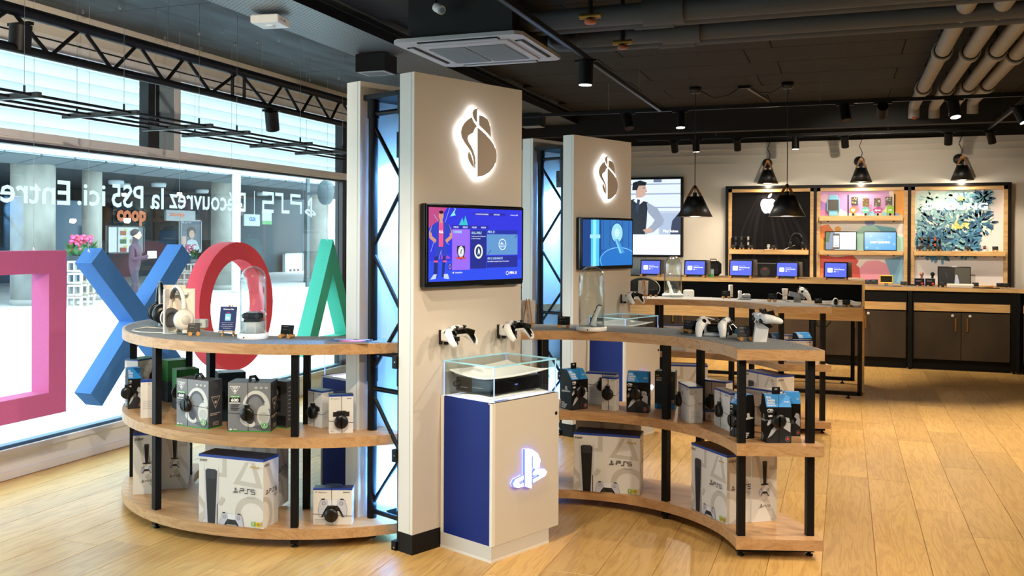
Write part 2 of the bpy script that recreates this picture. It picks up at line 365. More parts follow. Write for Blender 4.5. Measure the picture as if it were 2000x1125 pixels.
# pale horizontal slats outside the upper panes: every slat one piece
SLAT = bpy.data.materials.new('slat_translucent'); SLAT.use_nodes = True
nt = SLAT.node_tree; nt.nodes.clear(); o_ = nt.nodes.new('ShaderNodeOutputMaterial'); mx = nt.nodes.new('ShaderNodeMixShader'); mx.inputs[0].default_value = .75
d_ = nt.nodes.new('ShaderNodeBsdfDiffuse'); d_.inputs[0].default_value = (.86, .9, .92, 1); t_ = nt.nodes.new('ShaderNodeBsdfTranslucent'); t_.inputs[0].default_value = (.80, .82, .83, 1)
nt.links.new(d_.outputs[0], mx.inputs[1]); nt.links.new(t_.outputs[0], mx.inputs[2]); nt.links.new(mx.outputs[0], o_.inputs[0])
b = MB(); zz = 2.125; proto = None
for (ya, yb) in ((-2.2, 5.72), (6.04, 8.64)):
    zz = 2.13
    while zz < 2.76:
        b = MB(); b.prism([(XW - .15, zz), (XW - .112, zz + .012), (XW - .098, zz + .05), (XW - .104, zz + .09), (XW - .110, zz + .088), (XW - .106, zz + .05), (XW - .118, zz + .018)], ya, yb, SLAT, Matrix(((1, 0, 0, 0), (0, 0, 1, 0), (0, 1, 0, 0), (0, 0, 0, 1)))); b.build('slat', win)
        zz += .086
pane(-2.2, 5.72, ZT1, 2.72, GL, 'pane', win); pane(6.04, 8.64, ZT1, 2.72, GL, 'pane', win)
# white lettering on the glass, read from the street (mirrored from inside)
wl = MB(); WINK = bpy.data.materials.new('window_vinyl_white'); WINK.use_nodes = True
_n = WINK.node_tree; _n.nodes.clear(); _o = _n.nodes.new('ShaderNodeOutputMaterial'); _x = _n.nodes.new('ShaderNodeMixShader'); _x.inputs[0].default_value = .6
_d = _n.nodes.new('ShaderNodeBsdfDiffuse'); _d.inputs[0].default_value = (.95, .97, .98, 1); _t = _n.nodes.new('ShaderNodeBsdfTranslucent'); _t.inputs[0].default_value = (.46, .50, .52, 1)
_n.links.new(_d.outputs[0], _x.inputs[1]); _n.links.new(_t.outputs[0], _x.inputs[2]); _n.links.new(_x.outputs[0], _o.inputs[0])
p = Print(Matrix(((0, 0, -1, XW - .066), (-1, 0, 0, 0), (0, 1, 0, 0), (0, 0, 0, 1))))   # x runs towards the camera, seen mirrored from inside
def wtext(s, px0, px1, py, hpx, **k):
    a, c = Px(px0, py, XW - .066), Px(px1, py, XW - .066); h = Px(px0, py - hpx, XW - .066).z - a.z
    p.text(s, -a.y, a.z, h, WINK, w=abs(a.y - c.y), **k)
wtext('Entrez', 137, -32, 400, 46, bold=.012); wtext('ici.', 206, 151, 402, 42, bold=.012)
wtext('PS5', 280, 218, 406, 42, bold=.012); wtext('la', 320, 294, 408, 40, bold=.012); wtext('Découvrez', 480, 331, 413, 36, bold=.01)
a = Px(497, 425, XW - .066); c = Px(497, 373, XW - .066); p.rect(-a.y - .004, a.z, -a.y + .004, c.z, WINK)
a = Px(588, 418, XW - .066); c = Px(513, 418, XW - .066); L_ = abs(a.y - c.y); p2 = Print(p.T @ Matrix.Translation((-a.y, a.z, 0)) @ Matrix.Diagonal((1, 1, 1, 1))); ps5_word(p2, 0, 0, L_ / 3.5, WINK)
a = Px(622, 425, XW - .066); ps_mark(p2, -.28, -.02, .19, WINK)
t_ = thing('window_lettering', 'white mirrored lettering stuck along the shop window glass', 'lettering'); p.build('letters', t_); p2.build('console_emblem', t_)
# ---------------------------------------------------------------- ceiling
CONC = M('dark_concrete', '#4a545b', .75, var=.4, vscale=(9, 1.5, 3), bump=.5, bscale=30)
WOOL = speckle('wood_wool_panel', '#131313', '#383634', 120, .95, .8)
b = MB(); b.box(-5.1, 5.5, -2.3, 13.0, ZC + .03, ZC + .2, DARKC); ceil = struct(b.build('ceiling'))
pr = None; nx = 0
for i in range(7):
    for j in range(12):
        x0 = -2.9 + i * 1.18; y0 = 3.4 + j * .62; off = .55 if j % 2 else 0
        if y0 > 10.6: continue
        if pr is None: b = MB(); b.cbox(-.586, .586, -.306, .306, 0, .03, WOOL, .003); pr = b.build('ceiling_panel', ceil); o = pr
        else: o = pr.copy(); COL.objects.link(o)
        o.location = (x0 + .59 - off * .4, y0 + .31, ZC)
b = MB()
for j in range(9):
    pass
yy = -2.2; 
while yy < 12.6:
    b = MB(); b.cbox(-4.82, -3.0, yy + .003, yy + 2.4, 2.985, ZC + .03, CONC, .004); b.build('concrete_slab', ceil); yy += 2.405
b = MB(); b.box(-5.0, 5.2, 10.95, 11.1, 2.72, ZC + .03, DARKC); struct(b.build('trim_1'))
# ================================================================== STREET outside (x < XW)
PAVE = M('pale_pavement', '#d3d5d6', .8, var=.08, vscale=(1.2, 1.2, 1.2))
b = MB(); b.box(-60, XW - .2, -25, 70, -.4, -.12, PAVE); b.build('ground'); bpy.data.objects['ground']['kind'] = 'structure'
XF = -18.0
CONCL = M('pale_concrete', '#85857e', .85, var=.3, vscale=(2, 2, 1.2), bump=.3, bscale=20)
def fx(px, py, x=XF): return Px(px, py, x)
cols = ((18, 108), (160, 198), (415, 452), (600, 634))
LBL = ('thick round concrete column at the far left of the arcade', 'pale round concrete column beside the poster boards across the street', 'round concrete column beside the white drainpipe across the street', 'round concrete column behind the top of the green triangle')
for (a, c), lb in zip(cols, LBL):
    pa, pc = fx(a, 560), fx(c, 560); r = abs(pa.y - pc.y) / 2 * .72; t = thing('concrete_column', lb, 'column', (XF, (pa.y + pc.y) / 2, -.12))
    b = MB(); b.lathe([(r, 0), (r, 5.4)], CONCL, 28); b.build('shaft', t)
    b = MB(); b.lathe([(r * 1.04, 0), (r * 1.04, .12), (r, .14)], M('column_base', '#8f8f8a', .9), 28); b.build('foot', t)
# arcade fascia: upright panels above sloping metal panels, each a piece
FAS = M('fascia_metal', '#5f6a70', .6); FASW = M('fascia_white', '#b9c4c9', .5)
bld = thing('arcade_building', 'grey arcade building with metal fascia panels across the street', 'building', (0, 0, 0))
yA, yB = fx(-60, 400, XF + .6).y, fx(700, 400, XF + .6).y + 6
ztop = fx(330, 318, XF + .6).z; zmid = fx(330, 330, XF + .6).z; zlow = fx(330, 350, XF).z
yv = yA; up = sl = None; PWD = 1.0
zm = CAM_H + 1.80; zl = CAM_H + 1.66
while yv < yB:
    if up is None:
        b = MB(); b.cbox(-.06, .06, -PWD / 2 + .03, PWD / 2 - .03, 0, 3.2, FASW, .01); up = b.build('upright_panel', bld)
        b = MB(); b.prism([(.1, 0), (-.72, -.15), (-.78, -.09), (0, .06)], -PWD / 2 + .03, PWD / 2 - .03, FAS, Matrix(((1, 0, 0, 0), (0, 0, 1, 0), (0, 1, 0, 0), (0, 0, 0, 1)))); sl = b.build('sloping_panel', bld); o1, o2 = up, sl
    else: o1, o2 = up.copy(), sl.copy(); COL.objects.link(o1); COL.objects.link(o2)
    o1.location = (XF + 1.0, yv, zm); o2.location = (XF + 1.0, yv, zm); yv += PWD
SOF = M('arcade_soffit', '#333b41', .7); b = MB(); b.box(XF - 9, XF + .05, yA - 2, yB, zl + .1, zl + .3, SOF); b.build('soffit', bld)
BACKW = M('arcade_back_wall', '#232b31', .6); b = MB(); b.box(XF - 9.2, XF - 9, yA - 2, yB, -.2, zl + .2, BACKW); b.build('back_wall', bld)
b = MB(); b.box(XF - 9, XF + 1.2, yA - 2, yB, zm + .05, zm + 3.4, M('arcade_mass', '#aab4b8', .7)); b.build('upper_storey', bld)
for k, (px, py) in enumerate(((57, 343), (227, 349), (240, 355), (310, 354), (395, 367), (513, 372))):
    q = Pz(px, py + 5, zl + .06)
    b = MB(); b.lathe([(.2, 0), (.24, -.03), (.22, -.14), (0, -.15)], M('soffit_lamp_white', '#c9d6dc', .4), 16); o = b.build('soffit_lamp', bld); o.location = (q.x, q.y, zl + .1)
# shopfront pieces under the arcade, on the plane x = XS
XS = XF - 5.5
def board(name, label, cat, x0, y0, x1, y1, col, x=XS, th=.08, prints=None, frame=None, group=None):
    a, c = Px(x0, y0, x), Px(x1, y1, x); w = abs(c.y - a.y); h = abs(a.z - c.z); t = thing(name, label, cat, (x, min(a.y, c.y), min(a.z, c.z)), 0, group)
    b = MB(); b.cbox(-th, 0, 0, w, 0, h, col, .01); b.build('panel', t)
    if frame: 
        b = MB(); f = .05
        for q in ((0, w, 0, f), (0, w, h - f, h), (0, f, 0, h), (w - f, w, 0, h)): b.box(-.01, .03, *q, frame)
        b.build('frame', t)
    if prints:
        p = Print(TF((.002, 0, 0), (0, 1, 0), (0, 0, 1)), .004); prints(p, w, h); p.build('print', t)
    return t
SHOPD = M('shop_dark', '#10161b', .5, spec=.2); SHOPG = M('shop_glass_grey', '#3c474e', .5, spec=.2); 
ORNG = M('sign_orange', '#e8732a', .4); SIGNG = M('sign_grey', '#aab3b8', .5)
board('dark_storefront', 'dark glazed shop front behind the poster boards across the street', 'shop', 198, 470, 415, 340, SHOPD, XS - .6, .2)
board('shop_entrance', 'blue glass shop entrance left of the white column across the street', 'shop', 108, 560, 160, 392, M('shop_blue', '#41617a', .2), XS - .6, .2)
board('lower_wall', 'grey clad wall with notices at the right end of the arcade', 'wall', 455, 590, 640, 370, SHOPG, XS - 1.2, .2)
def pcoop(p, w, h): p.text('coop', w * .5, h * .12, h * .62, ORNG, w=w * .9, bold=.04, align='c')
t = thing('coop_sign', 'large orange shop sign letters over the dark shop front', 'sign', Px(227, 430, XS - .2)); p = Print(TF((0, 0, 0), (0, 1, 0), (0, 0, 1)), .01)
a, c = Px(227, 430, XS - .2), Px(285, 405, XS - .2); p.text('coop', 0, 0, (c.z - a.z), ORNG, w=c.y - a.y, bold=.05); p.build('letters', t)
b = MB(); b.box(-.12, -.04, -.1, c.y - a.y + .1, -.1, (c.z - a.z) * 1.2, SHOPD); b.build('backing', t)
board('hanging_sign', 'grey hanging sign with small orange shop name under the soffit', 'sign', 325, 431, 382, 412, SIGNG, XS + .3, .1, lambda p, w, h: p.text('coop', w * .1, h * .45, h * .38, ORNG, w=w * .5, bold=.04))
YEL = M('price_yellow', '#e8d82a', .5); PAPER = M('poster_paper', '#d9dcd6', .6)
def pposters(p, w, h):
    p.rect(w * .28, h * .03, w * .82, h * .97, M('poster_white', '#eef0ec', .6)); p.rect(w * .02, h * .03, w * .24, h * .97, M('poster_white', '#eef0ec', .6))
    for i in range(2):
        for j in range(3):
            x, y = w * (.33 + .27 * i), h * (.66 - .3 * j); p.rect(x, y, x + w * .16, y + h * .16, ink(('#b86a3a', '#4c6b3a', '#a33d2a', '#7d8b9a', '#c7a05a', '#6b3f2a')[i * 3 + j])); p.rect(x + w * .1, y + h * .17, x + w * .17, y + h * .23, YEL)
board('poster_board', 'white offer boards with small product pictures across the street', 'poster', 209, 496, 282, 442, M('board_grey', '#8b9499', .5), XS, .08, pposters, M('board_frame', '#3b4146', .4))
def pwoman(p, w, h):
    p.rect(0, 0, w, h, ink('#56606a')); p.rect(0, h * .86, w, h, ink('#3b5068')); p.text('Be part of it', w * .08, h * .89, h * .06, ink('#dfe6ea')); p.ell(w * .5, h * .62, w * .2, h * .17, ink('#2c211d')); p.ell(w * .52, h * .56, w * .13, h * .13, ink('#c99c82')); p.poly([(w * .2, h * .05), (w * .3, h * .36), (w * .5, h * .42), (w * .75, h * .36), (w * .95, h * .05)], ink('#b9c2c8')); p.rect(w * .05, h * .05, w * .25, h * .5, ink('#c9a090'))
board('portrait_poster', 'framed poster of a smiling dark haired person across the street', 'poster', 352, 494, 393, 430, PAPER, XS + .2, .08, pwoman, M('board_alu', '#9aa3a8', .4))
def pcler(p, w, h): p.text('CLER', w * .3, h * .45, h * .28, ink('#2f7fb5'), w=w * .42, bold=.05)
board('white_sign', 'white hanging sign with blue capital letters right of the drainpipe', 'sign', 477, 441, 508, 419, M('sign_white', '#cfd8dc', .5), XS, .1, pcler)
board('green_sign', 'white sign with a green lower band beside the blue lettered sign', 'sign', 512, 438, 531, 410, M('sign_white', '#cfd8dc', .5), XS - .3, .1, lambda p, w, h: p.rect(0, 0, w, h * .24, ink('#5fae62')))
def pnotice(p, w, h):
    p.rect(w * .08, h * .72, w * .92, h * .95, ink('#e7eaeb')); p.text('Info', w * .5, h * .8, h * .08, ink('#a8322d'), align='c'); p.rect(w * .08, h * .45, w * .92, h * .66, ink('#e7eaeb')); p.rect(w * .08, h * .06, w * .92, h * .38, ink('#e7eaeb'))
    for i in range(3): p.ell(w * (.3 + .2 * i), h * .2, w * .07, h * .06, ink('#33383c'))
board('notice_case', 'white notice case with stacked panels on the grey wall outside', 'notice', 555, 537, 592, 494, M('case_white', '#c2cbcf', .4), XS - .9, .1, pnotice, M('board_alu', '#9aa3a8', .4))
# drainpipe
a, c = Px(461, 470, XF + 1.2), Px(461, 330, XF + 1.2); t = thing('drainpipe', 'white vertical drainpipe beside a concrete column across the street', 'pipe', (XF + 1.2, a.y, 0))
b = MB(); b.cyl((0, 0, -.1), (0, 0, 5.6), .13, M('pipe_white', '#dfe9ee', .4)); b.build('pipe', t); b = MB()
for z in (1.2, 2.4, 3.6): b.cyl((0, 0, z), (0, 0, z + .1), .165, M('pipe_white', '#dfe9ee', .4)); b.box(-.4, 0, -.03, .03, z + .03, z + .07, M('pipe_white', '#dfe9ee', .4))
b.build('bracket', t)
# clock
q = Px(637, 376, XF + 2.5); t = thing('round_clock', 'round dark street clock with gold hands by the window edge', 'clock', q, math.radians(60))
b = MB(); R90 = Matrix.Rotation(PI / 2, 4, 'Y'); b.lathe([(0, -.12), (.36, -.12), (.4, -.06), (.4, .06), (.36, .08), (0, .08)], M('clock_case', '#4c5b60', .4), 28, R90); b.build('case', t)
b = MB(); G = M('clock_gold', '#d8c56a', .4); b.bar((.1, 0, 0), (.1, .2, .12), .03, .02, G); b.bar((.1, 0, 0), (.1, -.16, .08), .035, .02, G); b.build('hands', t)
b = MB(); b.bar((0, .4, 0), (0, 1.2, 0), .08, .08, M('clock_case', '#4c5b60', .4)); b.bar((0, 1.2, -4.2), (0, 1.2, 1.6), .1, .1, M('clock_case', '#4c5b60', .4)); b.build('post', t)
# pallets with flowers
PAL = M('pallet_wood', '#b9b2a6', .8, var=.2)
def pallets(px0, px1, pyb, n, label):
    a, c = Pz(px0, pyb, -.12), Pz(px1, pyb, -.12); w = (c - a).length; t = thing('pallet_stack', label, 'pallet', a, math.atan2(c.y - a.y, c.x - a.x))
    for k in range(n):
        z = k * .27
        b = MB(); 
        for i in range(5): b.box(0, w, .1 + i * .22, .25 + i * .22, z + .2, z + .25, PAL)
        b.build('deck', t); b = MB()
        for i in range(3):
            for j in range(3): b.box(w * (.46 * i), w * (.46 * i) + w * .08, .08 + j * .42, .22 + j * .42, z + .04, z + .2, PAL)
        for j in range(3): b.box(0, w, .08 + j * .42, .2 + j * .42, z, z + .04, PAL)
        b.build('base', t)
    return t, w, n * .27
LEAF = M('flower_leaf', '#3f6d35', .7); 
def flowers(t, w, z, label, cols):
    f = thing('flower_tray', label, 'flowers', t.matrix_basis @ Vector((0, 0, z - .02)) if False else Vector(t.location) + Vector((0, 0, z)), t.rotation_euler.z)
    b = MB(); b.box(.02, w - .02, .12, 1.1, 0, .1, M('tray_black', '#26292b', .6)); b.build('tray', f)
    b = MB(); c = MB(); d = MB(); R = random.Random(3)
    for k in range(150):
        x, y = R.uniform(.05, w - .05), R.uniform(.12, 1.1); h = R.uniform(.15, .5)
        for q in range(3):
            a = R.uniform(0, 6.28); b.add([(x, y, .1), (x + .12 * math.cos(a), y + .12 * math.sin(a), h * .7), (x + .16 * math.cos(a + .5), y + .16 * math.sin(a + .5), h * .9), (x, y, h * .6)], [(0, 1, 2, 3)], LEAF)
        (c if k % 2 else d).sphere((x, y, h + .05), (.055, .055, .04), M('petal_' + cols[k % 2][1:], cols[k % 2], .6), None, 6, 4)
    for q, nm in ((b, 'foliage'), (c, 'blossoms'), (d, 'blossoms')): q.build(nm, f)['kind'] = 'stuff'
t, w, z = pallets(42, 62, 592, 4, 'stack of wooden pallets seen inside the pink square'); flowers(t, w, z, 'tray of red flowers on the pallets inside the pink square', ('#c23a4f', '#d76d9a'))
t, w, z = pallets(128, 155, 601, 4, 'stack of wooden pallets between pink square and blue cross'); flowers(t, w, z, 'tray of pink flowers on pallets beside the blue cross', ('#d0559b', '#b83c52'))
t, w, z = pallets(345, 372, 565, 3, 'stack of wooden pallets behind the arm of the blue cross'); flowers(t, w, z, 'tray of white and pink flowers behind the blue cross', ('#d9cfd6', '#c76f8e'))
# passer-by: one continuous figure grown from a jointed skeleton
def person(loc, rz, label):
    root = thing('person', label, 'person', loc, rz)
    J = [(0, 0, .95), (0, .02, 1.15), (0, .03, 1.38), (0, .02, 1.5), (0, .03, 1.58), (0, .04, 1.68), (.1, 0, .92), (.11, .1, .5), (.11, -.08, .08), (.11, .08, .04), (-.1, 0, .92), (-.11, -.05, .5), (-.11, -.28, .1), (-.11, -.14, .05),
         (.19, .02, 1.4), (.23, .05, 1.12), (.14, .28, 1.16), (.1, .36, 1.2), (-.19, .02, 1.4), (-.23, .05, 1.12), (-.12, .28, 1.14), (-.08, .36, 1.18)]
    Ed = [(0, 1), (1, 2), (2, 3), (3, 4), (4, 5), (0, 6), (6, 7), (7, 8), (8, 9), (0, 10), (10, 11), (11, 12), (12, 13), (2, 14), (14, 15), (15, 16), (16, 17), (2, 18), (18, 19), (19, 20), (20, 21)]
    Rr = [.14, .13, .15, .06, .075, .095, .09, .065, .045, .04, .09, .065, .045, .04, .06, .05, .038, .04, .06, .05, .038, .04]
    me = bpy.data.meshes.new('body'); me.from_pydata(J, Ed, []); o = bpy.data.objects.new('body', me); COL.objects.link(o); o.parent = root
    o.modifiers.new('skin', 'SKIN'); sv = me.skin_vertices[0].data
    for v, r in zip(sv, Rr): v.radius = (r, r)
    sv[0].use_root = True
    o.modifiers.new('sub', 'SUBSURF').levels = 2; o.modifiers['sub'].render_levels = 2
    me.materials.append(M('dark_coat', '#3a2f3d', .8))
    b = MB(); b.sphere((0, .05, 1.66), (.085, .1, .115), M('skin', '#c99b80', .6)); b.sphere((0, .15, 1.65), (.014, .02, .018), M('skin', '#c99b80', .6)); b.build('face', root)
    b = MB(); b.sphere((0, .025, 1.7), (.098, .105, .1), M('hair', '#2a2020', .7)); b.build('hair', root)
    b = MB(); b.box(-.12, .12, .34, .46, 1.14, 1.3, PAPER); b.build('parcel', root)
q = Pz(262, 603, -.12); person((q.x, q.y, -.12), math.radians(-70), 'person in a dark coat carrying a parcel past the shop front')
# ================================================================== TWO PILLARS with truss columns
AP = Vector((-1.903, 4.073, 0)); TP = -0.397622
UU = Vector((-math.sin(TP), math.cos(TP), 0)); VV = Vector((-math.cos(TP), -math.sin(TP), 0)); PRZ = math.atan2(UU.y, UU.x)
def pface(px, py, out=0.0):                 # point on the front face of the first pillar -> (along, up)
    q = Pn(px, py, AP - VV * out, VV); return ((q - AP).dot(UU), q.z)
BOARD = M('pillar_board', '#cac1b5', .55, bump=.15, bscale=400); EDGE = M('pillar_edge', '#e4e0d8', .5)
LEDW = M('halo_white', '#ffffff', .5, emit=7, ecol='#f4f8ff')
PANELB = M('pale_blue_panel', '#cfe2f4', .45)
LOGO = [[(717, 233), (708, 234), (698, 242), (692, 256), (693, 272), (699, 290), (708, 303), (717, 312)],
        [(727, 270), (742, 272), (760, 280), (775, 296), (785, 318), (791, 345), (792, 392), (772, 368), (748, 344), (727, 324)],
        [(688, 280), (668, 293), (648, 312), (633, 338), (627, 365), (633, 392), (648, 420), (668, 447), (684, 472), (694, 500), (699, 530), (702, 560), (707, 562), (709, 530), (707, 500), (697, 465), (684, 437), (670, 415), (665, 398), (668, 384), (678, 375), (692, 369), (700, 355), (706, 342), (717, 330), (708, 318), (697, 303)],
        [(672, 466), (666, 480), (666, 498), (672, 520), (684, 541), (698, 559), (697, 535), (690, 508), (682, 484)],
        [(718, 335), (740, 352), (765, 376), (790, 404), (808, 430), (820, 462), (824, 495), (819, 528), (806, 556), (784, 582), (755, 600), (718, 608)]]
HALO = [(717, 226), (735, 262), (770, 278), (795, 320), (800, 395), (822, 440), (832, 495), (824, 540), (800, 580), (762, 608), (712, 616), (706, 575), (690, 566), (668, 540), (657, 500), (664, 462), (640, 430), (618, 385), (620, 350), (640, 310), (682, 278), (686, 245), (700, 228)]
def lg(pts): return [pface(670 + x / 2.8125, 130 + y / 2.8125) for x, y in pts]
LOGO_P = [lg(q) for q in LOGO]; HALO_P = lg(HALO)
TXY = Matrix(((1, 0, 0, 0), (0, 0, 1, 0), (0, 1, 0, 0), (0, 0, 0, 1)))    # prism drawn in x-z, extruded along y
def make_pillar(loc, rz, label):
    t = thing('display_pillar', label, 'pillar', loc, rz)
    H = 2.285
    for nm, y0, y1 in (('front_panel', 0, .10), ('rear_panel', .4, .505)):
        b = MB(); b.box(.003, .77, y0 + .004, y1, .095, H, BOARD); b.box(0, .003, y0, y1, .095, H, EDGE); b.box(.003, .77, y0, y0 + .004, .095, H, BOARD); b.box(-.001, 0, y0 + .018, y0 + .020, .095, H, M('seam', '#b5b0a8', .6)); b.build(nm, t)
        b = MB(); b.box(-.001, .772, y0 - .002, y1 + .002, 0, .095, BLACK); b.build('base_strip', t)
    # truss in the gap: four chords, lattice, top frame
    cx = (.055, .70); cy = (.135, .362)
    for x in cx:
        for y in cy:
            b = MB(); r = .024; b.cyl((x, y, 0), (x, y, 2.19), r, BLACK, 14); b.cyl((x, y, 2.10), (x, y, 2.19), r * 1.25, BLACK, 14); b.cyl((x, y, .78), (x, y, .93), r * 1.15, BLACK, 14); b.build('truss_chord', t)
    zs = [2.08, 1.76, 1.44, 1.12, .82]
    for x in cx:
        for i in range(len(zs) - 1):
            ya, yb = (cy[1], cy[0]) if i % 2 == 0 else (cy[0], cy[1]); b = MB(); b.cyl((x, ya, zs[i] - .01), (x, yb, zs[i + 1] + .01), .0105, BLACK, 8); b.build('truss_brace', t)
        lo = [.72, .44, .16]
        for i in range(2):
            ya, yb = (cy[1], cy[0]) if i % 2 == 0 else (cy[0], cy[1]); b = MB(); b.cyl((x, ya, lo[i]), (x, yb, lo[i + 1]), .0105, BLACK, 8); b.build('truss_brace', t)
        for z in (2.12, .925, .745, .13): b = MB(); b.cyl((x, cy[0], z), (x, cy[1], z), .0125, BLACK, 10); b.build('truss_rung', t)
    b = MB(); b.box(0.02, .75, .10, .4, 2.19, 2.215, BLACK); b.build('top_plate', t)
    b = MB(); b.box(.33, .345, .10, .40, .1, 2.12, PANELB); b.build('glow_panel', t)
    b = MB(); b.box(.12, .22, .15, .26, 1.90, 2.03, BLACKP); b.box(.11, .12, .17, .24, 1.94, 2.0, BLACKP); b.box(.14, .20, .17, .24, 2.03, 2.1, BLACKP); f = b.build('wash_lamp', t)
    b = MB(); b.cyl((.17, .205, 1.898), (.17, .205, 1.892), .04, M('lamp_blue', '#cfe2ff', .5, emit=4), 16); b.build('lens', f)
    ld = bpy.data.lights.new('wash_light', 'AREA'); ld.shape = 'DISK'; ld.size = .08; ld.energy = 26; ld.color = (.16, .46, 1); lo_ = bpy.data.objects.new('wash_light', ld); COL.objects.link(lo_); lo_.parent = t; lo_.location = (.17, .205, 1.885); lo_.rotation_euler = (0, math.radians(-22), 0)
    ld2 = bpy.data.lights.new('wash_light', 'AREA'); ld2.shape = 'RECTANGLE'; ld2.size = .2; ld2.size_y = .03; ld2.energy = 16; ld2.color = (.12, .42, 1); lo2 = bpy.data.objects.new('wash_light', ld2); COL.objects.link(lo2); lo2.parent = t; lo2.location = (.16, .25, .12); lo2.rotation_euler = (math.radians(180), math.radians(20), 0)  # second wash light is an unseen uplight added to turn the foot blue
    # emblem: plates over a lit backing
    for q in LOGO_P: b = MB(); b.prism(q, -.026, -.018, M('logo_plate', '#b3a598', .5), TXY); b.build('logo_plate', t)
    b = MB(); b.prism(HALO_P, -.016, -.006, LEDW, TXY); b.build('logo_halo', t)
    return t
make_pillar(AP, PRZ, 'tall cream pillar nearest the camera with the blue football game screen')
P2 = Vector((-1.915, 6.939, 0)); PR2 = PRZ + math.radians(1.0)
make_pillar(P2, PR2, 'tall cream pillar farther back with the pale blue space game screen')
# ---------------------------------------------------------------- screens hung on the pillars
def tv(loc, rz, label, draw):
    t = thing('wall_screen', label, 'screen', loc, rz); x0, x1, z0, z1 = .036, .738, 1.262, 1.665
    b = MB(); b.cbox(x0, x1, -.045, -.001, z0, z1, BLACKG, .006, ); b.build('casing', t)
    b = MB(); b.box(x0 + .006, x1 - .006, -.047, -.045, z0 + .02, z1 - .008, BLACKG); b.build('bezel', t)
    p = Print(TF((x0 + .018, -.0472, z0 + .03), (1, 0, 0), (0, 0, 1)), .00008, (x1 - x0 - .036, z1 - z0 - .048)); draw(p, x1 - x0 - .036, z1 - z0 - .048); p.build('display', t); return t
def football(p, w, h):
    E_ = 1.0
    bgc = lcd('#2f35d8', .75); p.rect(0, 0, w, h, bgc); p.rect(0, 0, w, h * .28, lcd('#2c4be0', .8)); p.poly([(0, h), (0, h * .72), (w * .1, h * .82), (w * .18, h)], lcd('#c04a86', .7)); p.poly([(w * .13, h * .45), (w * .22, h * .3), (w * .22, h * .05 + h * .26), (w * .12, h * .3)], lcd('#a24fd0', .7))
    for a in ((.05, .9, .2, .7), (.02, .4, .14, .62), (.1, .3, .2, .5), (.16, .8, .27, .98)): p.line([(w * a[0], h * a[1]), (w * (a[0] + a[2]) / 2, h * (a[3] + .05)), (w * a[2], h * a[3])], h * .008, lcd('#9fb0e8', .7))
    p.poly([(w * .21, h * .88), (w * .27, h), (w * .255, h * .93), (w * .27, h * .9)], lcd('#7fe0e8', .8)); 
    # player
    sk = lcd('#c98f77', .8); kit = lcd('#2a3fb4', .8); so = lcd('#1f2a72', .8); pk = lcd('#e0528a', .8)
    X = lambda x: w * x; Y = lambda y: h * y
    p.poly([(X(.085), Y(.06)), (X(.095), Y(.4)), (X(.06), Y(.4)), (X(.045), Y(.06))], so); p.poly([(X(.15), Y(.06)), (X(.175), Y(.4)), (X(.14), Y(.4)), (X(.13), Y(.06))][::-1], so)
    p.rect(X(.05), Y(.26), X(.09), Y(.285), pk); p.rect(X(.14), Y(.26), X(.178), Y(.285), pk)
    p.poly([(X(.015), Y(.03)), (X(.07), Y(.04)), (X(.08), Y(.1)), (X(.05), Y(.1))], lcd('#b9c8e6', .8)); p.poly([(X(.15), Y(.04)), (X(.205), Y(.03)), (X(.19), Y(.1)), (X(.15), Y(.1))], lcd('#b9c8e6', .8))
    p.poly([(X(.055), Y(.34)), (X(.06), Y(.52)), (X(.175), Y(.52)), (X(.185), Y(.34)), (X(.135), Y(.34)), (X(.12), Y(.45)), (X(.105), Y(.34))], kit)
    p.poly([(X(.06), Y(.48)), (X(.055), Y(.78)), (X(.1), Y(.82)), (X(.14), Y(.82)), (X(.19), Y(.77)), (X(.175), Y(.48))], kit); p.rect(X(.098), Y(.47), X(.142), Y(.81), pk)
    for sx in (-1, 1):
        c = .118; p.line([(X(c + sx * .07), Y(.76)), (X(c + sx * .103), Y(.66)), (X(c + sx * .1), Y(.6)), (X(c + sx * .05), Y(.54))], h * .05, sk); p.poly([(X(c + sx * .045), Y(.8)), (X(c + sx * .085), Y(.76)), (X(c + sx * .105), Y(.66)), (X(c + sx * .07), Y(.65))], kit)
    p.rect(X(.105), Y(.79), X(.135), Y(.85), sk); p.ell(X(.12), Y(.89), h * .045, h * .06, sk); p.ell(X(.12), Y(.935), h * .042, h * .022, lcd('#2b1c18', .6))
    p.text('ALL', X(.12), Y(.655), h * .035, lcd('#eef2ff', 1), align='c', bold=.03)
    # menus
    p.poly([(X(.29), Y(.74)), (X(.335), Y(.87)), (X(.35), Y(.8)), (X(.365), Y(.9)), (X(.4), Y(.74))], lcd('#35b9c4', .8))
    p.rect(X(.23), Y(.715), X(.62), Y(.765), lcd('#2a2fa8', .7))
    for s_, x in (('MENÜ', .27), ('SPIELEN', .365), ('ONLINE', .46), ('ANPASSEN', .56)): p.text(s_, X(x), Y(.727), h * .022, lcd('#eef2ff', 1), align='c', w=w * .05)
    p.rect(X(.23), Y(.15), X(.415), Y(.71), lcd('#8e63e0', .85)); p.text('TURNIERE', X(.24), Y(.655), h * .035, lcd('#8fe6e6', 1), shear=.2, w=w * .09)
    p.rect(X(.42), Y(.16), X(.59), Y(.7), lcd('#1f2a86', .8)); p.text('SKILL-SPIELE', X(.43), Y(.645), h * .033, lcd('#bfe6f5', 1), shear=.2, w=w * .11)
    for k, s_ in enumerate(('Verbessere deine Fähigkeiten', 'in diesen Übungen')): p.text(s_, X(.43), Y(.605 - .03 * k), h * .017, lcd('#dfe6ff', .9))
    p.rect(X(.595), Y(.35), X(.945), Y(.705), lcd('#5c8fc4', .8)); p.rect(X(.595), Y(.645), X(.945), Y(.705), lcd('#2230a0', .8)); p.rect(X(.595), Y(.17), X(.945), Y(.335), lcd('#222c90', .8))
